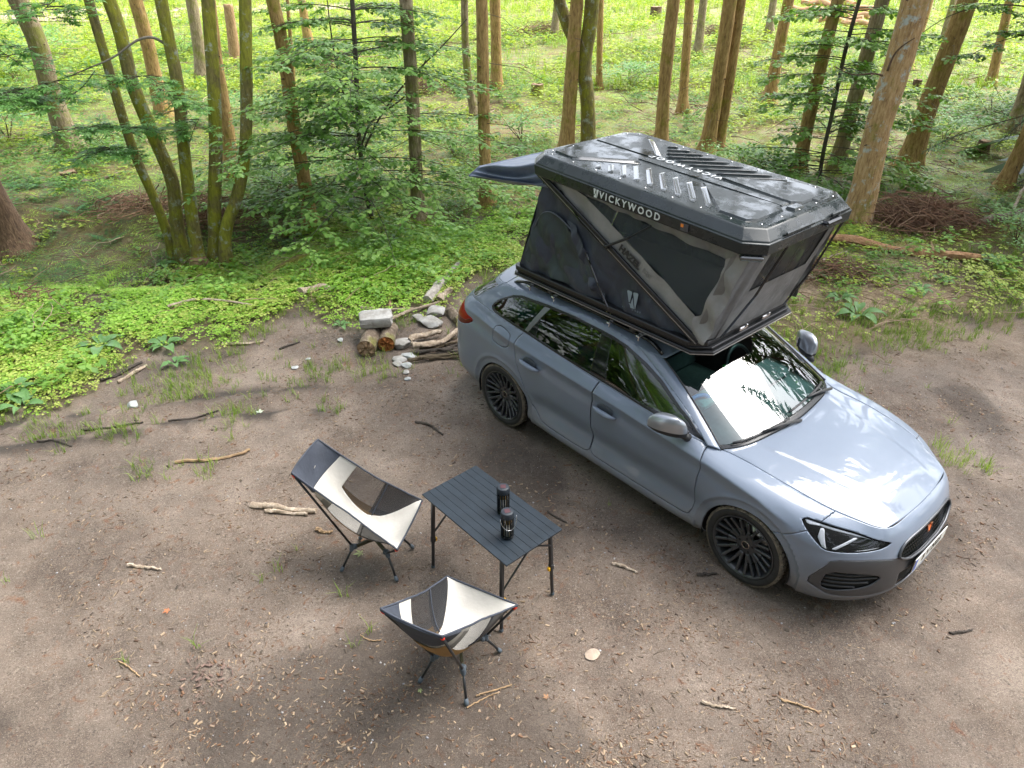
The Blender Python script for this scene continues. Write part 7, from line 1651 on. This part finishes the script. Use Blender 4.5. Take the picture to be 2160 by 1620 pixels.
# brush piles: tangles of thin brown twigs
def brush(px, wpx, hm, n, label, seed, m=None, asp=.6):
    g = at(*px); d3 = odep(g, 0); Wm = wpx*d3/FPX/2; r = np.random.default_rng(seed); t = empty('brush_pile', (g[0], g[1], hz(g))); tag(t, label, 'brush pile'); V = []; F = []; k = 0
    for i in range(n):
        x, y = r.normal(0, .45, 2)*[Wm, Wm*asp]; zz = hm*max(0, 1-(x/Wm)**2-(y/(Wm*asp))**2*.6)*r.random(); a = r.uniform(0, 6.28); L_ = Wm*(.25+.5*r.random()); d = np.array([math.cos(a), math.sin(a), r.normal(0, .22)])
        P = np.array([(x, y, zz)+d*L_*u+np.r_[r.normal(0, .09, 2), r.normal(0, .07)]*L_*1.5 for u in (-.5, -.15, .2, .5)]); P[:, 2] = np.maximum(P[:, 2], .01); v, f = tube(P, np.array([.007, .006, .005, .003])*(.35+.8*r.random())*(1+.02*d3), 4, False); V.append(v); F += [tuple(q+k for q in ff) for ff in f]; k += len(v)
    o = obj('twigs', np.concatenate(V), F, m or brm, t, False); o['kind'] = 'stuff'
brm = chipmat('brush_twig', [(.10, .05, .03), (.20, .10, .055), (.15, .09, .055), (.28, .17, .10), (.08, .05, .035)])
for i, a in enumerate([((1935, 480), 300, .42, 900, 'big brown brush pile right of the lichen spruce'), ((300, 440), 250, .30, 230, 'brown brush pile left of the mossy stems'), ((440, 455), 190, .5, 320, 'tangle of dead twigs behind the foot of the mossy stems'), ((835, 115), 130, .6, 260, 'distant brown brush pile behind the beech top'), ((1150, 80), 190, .6, 260, 'long distant brush pile left of the forked tree'), ((690, 150), 120, .5, 200, 'distant brush pile between spruce and beech trunk'), ((900, 200), 120, .4, 200, 'brown brush behind the middle of the beech'), ((1500, 80), 70, .5, 120, 'small distant brush heap above the tent lid'), ((1190, 470), 160, .3, 260, 'low brush under the tent awning'), ((1750, 585), 200, .10, 380, 'flat spread of dry twigs right of the tent front'), ((620, 418), 120, .3, 200, 'reddish brush at the foot of the spruce left of the beech'), ((1555, 70), 60, .5, 100, 'tiny far brush heap by the distant trunks'), ((60, 640), 160, .12, 160, 'low dark twigs at the left edge above the herbs'), ((1690, 470), 140, .3, 200, 'brush behind the right corner of the tent lid')]): brush(*a[:5], seed=i+1)
# stumps, log pile
def stump(px, w, h, m, label, seed):
    g = at(*px); d3 = odep(g, 0); R = w/2*d3/FPX; t = empty('tree_stump', (g[0], g[1], hz(g))); tag(t, label, 'stump')
    n = 14; P = np.array([(0, 0, -.05), (0, 0, h*.4), (0, 0, h)]); V, F = tube(P, [R*1.35, R*1.05, R], n, False, relief(P, R, n, .2, seed)); obj('bark', V, F, m, t)
    a = np.linspace(0, 6.28, n, endpoint=False); obj('cut_face', np.stack([R*np.cos(a)*.97, R*np.sin(a)*.97, h-.004+.02*np.sin(a*3+seed)], 1), [tuple(range(n))], wood_c, t, False)
stump((1133, 205), 26, .32, bark_m, 'mossy stump in the pale undergrowth left of the forked tree', 1); stump((1930, 192), 17, .4, bark_b, 'brown stump between lichen spruce and the next trunk', 2); stump((148, 378), 34, .14, bark_b, 'sawn reddish stump left of the mossy stems', 3); stump((2072, 318), 24, .25, bark_b, 'low stump in the green right of the wide-footed spruce', 4); stump((1382, 42), 22, .7, bark_b, 'far rotten stump at the top edge above the tent', 5); stump((410, 515), 36, .16, wood_o, 'split orange stump at the foot of the mossy stems', 6)
for i, (px0, px1) in enumerate([((1668, 34), (1742, 40)), ((1690, 22), (1770, 30)), ((1680, 46), (1765, 52)), ((1720, 56), (1815, 62)), ((1740, 44), (1830, 52)), ((1750, 30), (1838, 40)), ((1725, 14), (1800, 22)), ((1770, 66), (1838, 70))]):
    rod('stacked_log', [px0, ((px0[0]+px1[0])/2, (px0[1]+px1[1])/2), px1], 12, 12, mat('log_pile_wood', (.40, .17, .08), .85, col2=(.52, .33, .18), scale=1.2), 'cut red-brown log in the distant stack behind the dark sapling', 'log', .3, i+90, group='logs of the distant stack')
# single ferns and broad-leaved plants
stemm = mat('fern_stem', (.16, .22, .06), .7)
big = [fernshape(200+k, 8, .75, 20) for k in range(4)]
fm = [mesh_np('fern', *b) for b in big]
for me in fm: me.materials.append(fernm)
fmc = [mesh_np('fern', *b) for b in big]
for me in fmc: me.materials.append(fernd)
FL = [((172, 590), 1.15, 0, 'large bright fern with raised fronds at the left, above the herbs'), ((90, 610), .6, 0, 'small fern left of the large bright fern'), ((225, 470), .85, 1, 'fern left of the mossy stems, in front of the brush'), ((150, 440), .75, 1, 'fern beside the brush pile at the left'), ((545, 505), .6, 1, 'small fern right of the mossy stems'), ((300, 250), 1.0, 0, 'fern in the pale green behind the left mossy stems'), ((60, 400), .9, 1, 'cool green fern near the dark trunk at the left edge'), ((215, 265), 1.0, 1, 'fern between the leaning spruce and the left mossy stem'), ((380, 130), 1.3, 1, 'tall fern between the third and fourth mossy stems'), ((30, 240), 1.2, 0, 'fern at the left edge beside the leaning spruce'), ((1810, 512), .62, 0, 'pale upright fern at the foot of the lichen spruce'), ((2100, 455), .85, 1, 'large fern at the right edge by the fallen log'), ((1150, 440), .6, 1, 'fern under the tent awning'), ((1060, 470), .5, 0, 'small fern left of the tent, at the herb edge'), ((1900, 350), .7, 0, 'fern at the foot of the wide-footed spruce'), ((700, 240), .8, 0, 'fern seen through the beech leaves'), ((1110, 135), 1.2, 0, 'far fern left of the forked tree'), ((1560, 330), .7, 0, 'fern behind the front of the tent lid'), ((2020, 420), .6, 0, 'fern behind the big brush pile'), ((620, 500), .55, 1, 'fern at the herb edge below the beech')]
for i, (px, s, c, lab) in enumerate(FL):
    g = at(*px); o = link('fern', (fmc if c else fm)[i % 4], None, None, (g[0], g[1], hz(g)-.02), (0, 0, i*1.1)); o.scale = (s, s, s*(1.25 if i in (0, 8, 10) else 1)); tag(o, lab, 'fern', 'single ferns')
def broad(px, n, L_, m, label, seed, name='dock_plant', up=.5):
    g = at(*px); r = np.random.default_rng(seed); t = empty(name, (g[0], g[1], hz(g))); tag(t, label, 'plant')
    for i in range(n):
        l = L_*(.7+.5*r.random()); V = []; w = l*.20
        for u in np.linspace(0, 1, 8):
            ww = w*math.sin(math.pi*min(1, max(.04, u**.8)))+.002; zz = l*(up*u*1.5-1.15*up*u*u*1.3)+.03; V += [(l*(.15+.85*u), -ww, zz+.18*ww+.006*math.sin(9*u+i)), (l*(.15+.85*u), 0, zz-.01), (l*(.15+.85*u), ww, zz+.18*ww+.006*math.sin(8*u))]
        F = [(k*3+j, (k+1)*3+j, (k+1)*3+j+1, k*3+j+1) for k in range(7) for j in range(2)]; obj('leaf', rotz(np.array(V), 6.28*i/n+r.normal(0, .25)), F, m, t)
dockm = leafmat('dock_leaf', (.10, .22, .07), (.19, .34, .13), .35, .30, scale=2)
for i, a in enumerate([((215, 738), 8, .30, dockm, 'broad-leaved dock plant in the herb carpet, left'), ((350, 735), 7, .24, dockm, 'dock plant right of the first one, nearer the soil'), ((370, 770), 6, .16, dockm, 'small dock at the soil edge beside the grass'), ((35, 838), 8, .26, dockm, 'dock plant at the left edge by the soil'), ((50, 866), 5, .22, dockm, 'drooping dock leaves low at the left edge'), ((1806, 672), 6, .30, dockm, 'dock plant with wet leaves right of the tent front'), ((1715, 590), 6, .28, dockm, 'dock plant behind the front corner of the tent'), ((1930, 520), 8, .14, herb, 'young nettle by the fallen trunk'), ((1905, 480), 6, .12, herb, 'nettle shoot at the brush pile edge'), ((1770, 640), 6, .20, dockm, 'small dock behind the far wing mirror'), ((2090, 560), 8, .22, dockm, 'leafy plant at the right edge among the weeds'), ((1990, 600), 7, .20, dockm, 'leafy weed in front of the fallen trunk'), ((335, 512), 8, .20, maple, 'blue-green seedling at the foot of the mossy stems'), ((820, 560), 8, .20, dockm, 'broad-leaved plant in the herbs behind the fireplace'), ((1000, 545), 8, .22, dockm, 'broad-leaved plant behind the car tail'), ((720, 690), 5, .15, dockm, 'pale dock left of the white slab'), ((1940, 620), 6, .2, dockm, 'weed at the straw edge on the right')]): broad(*a, seed=i+5)
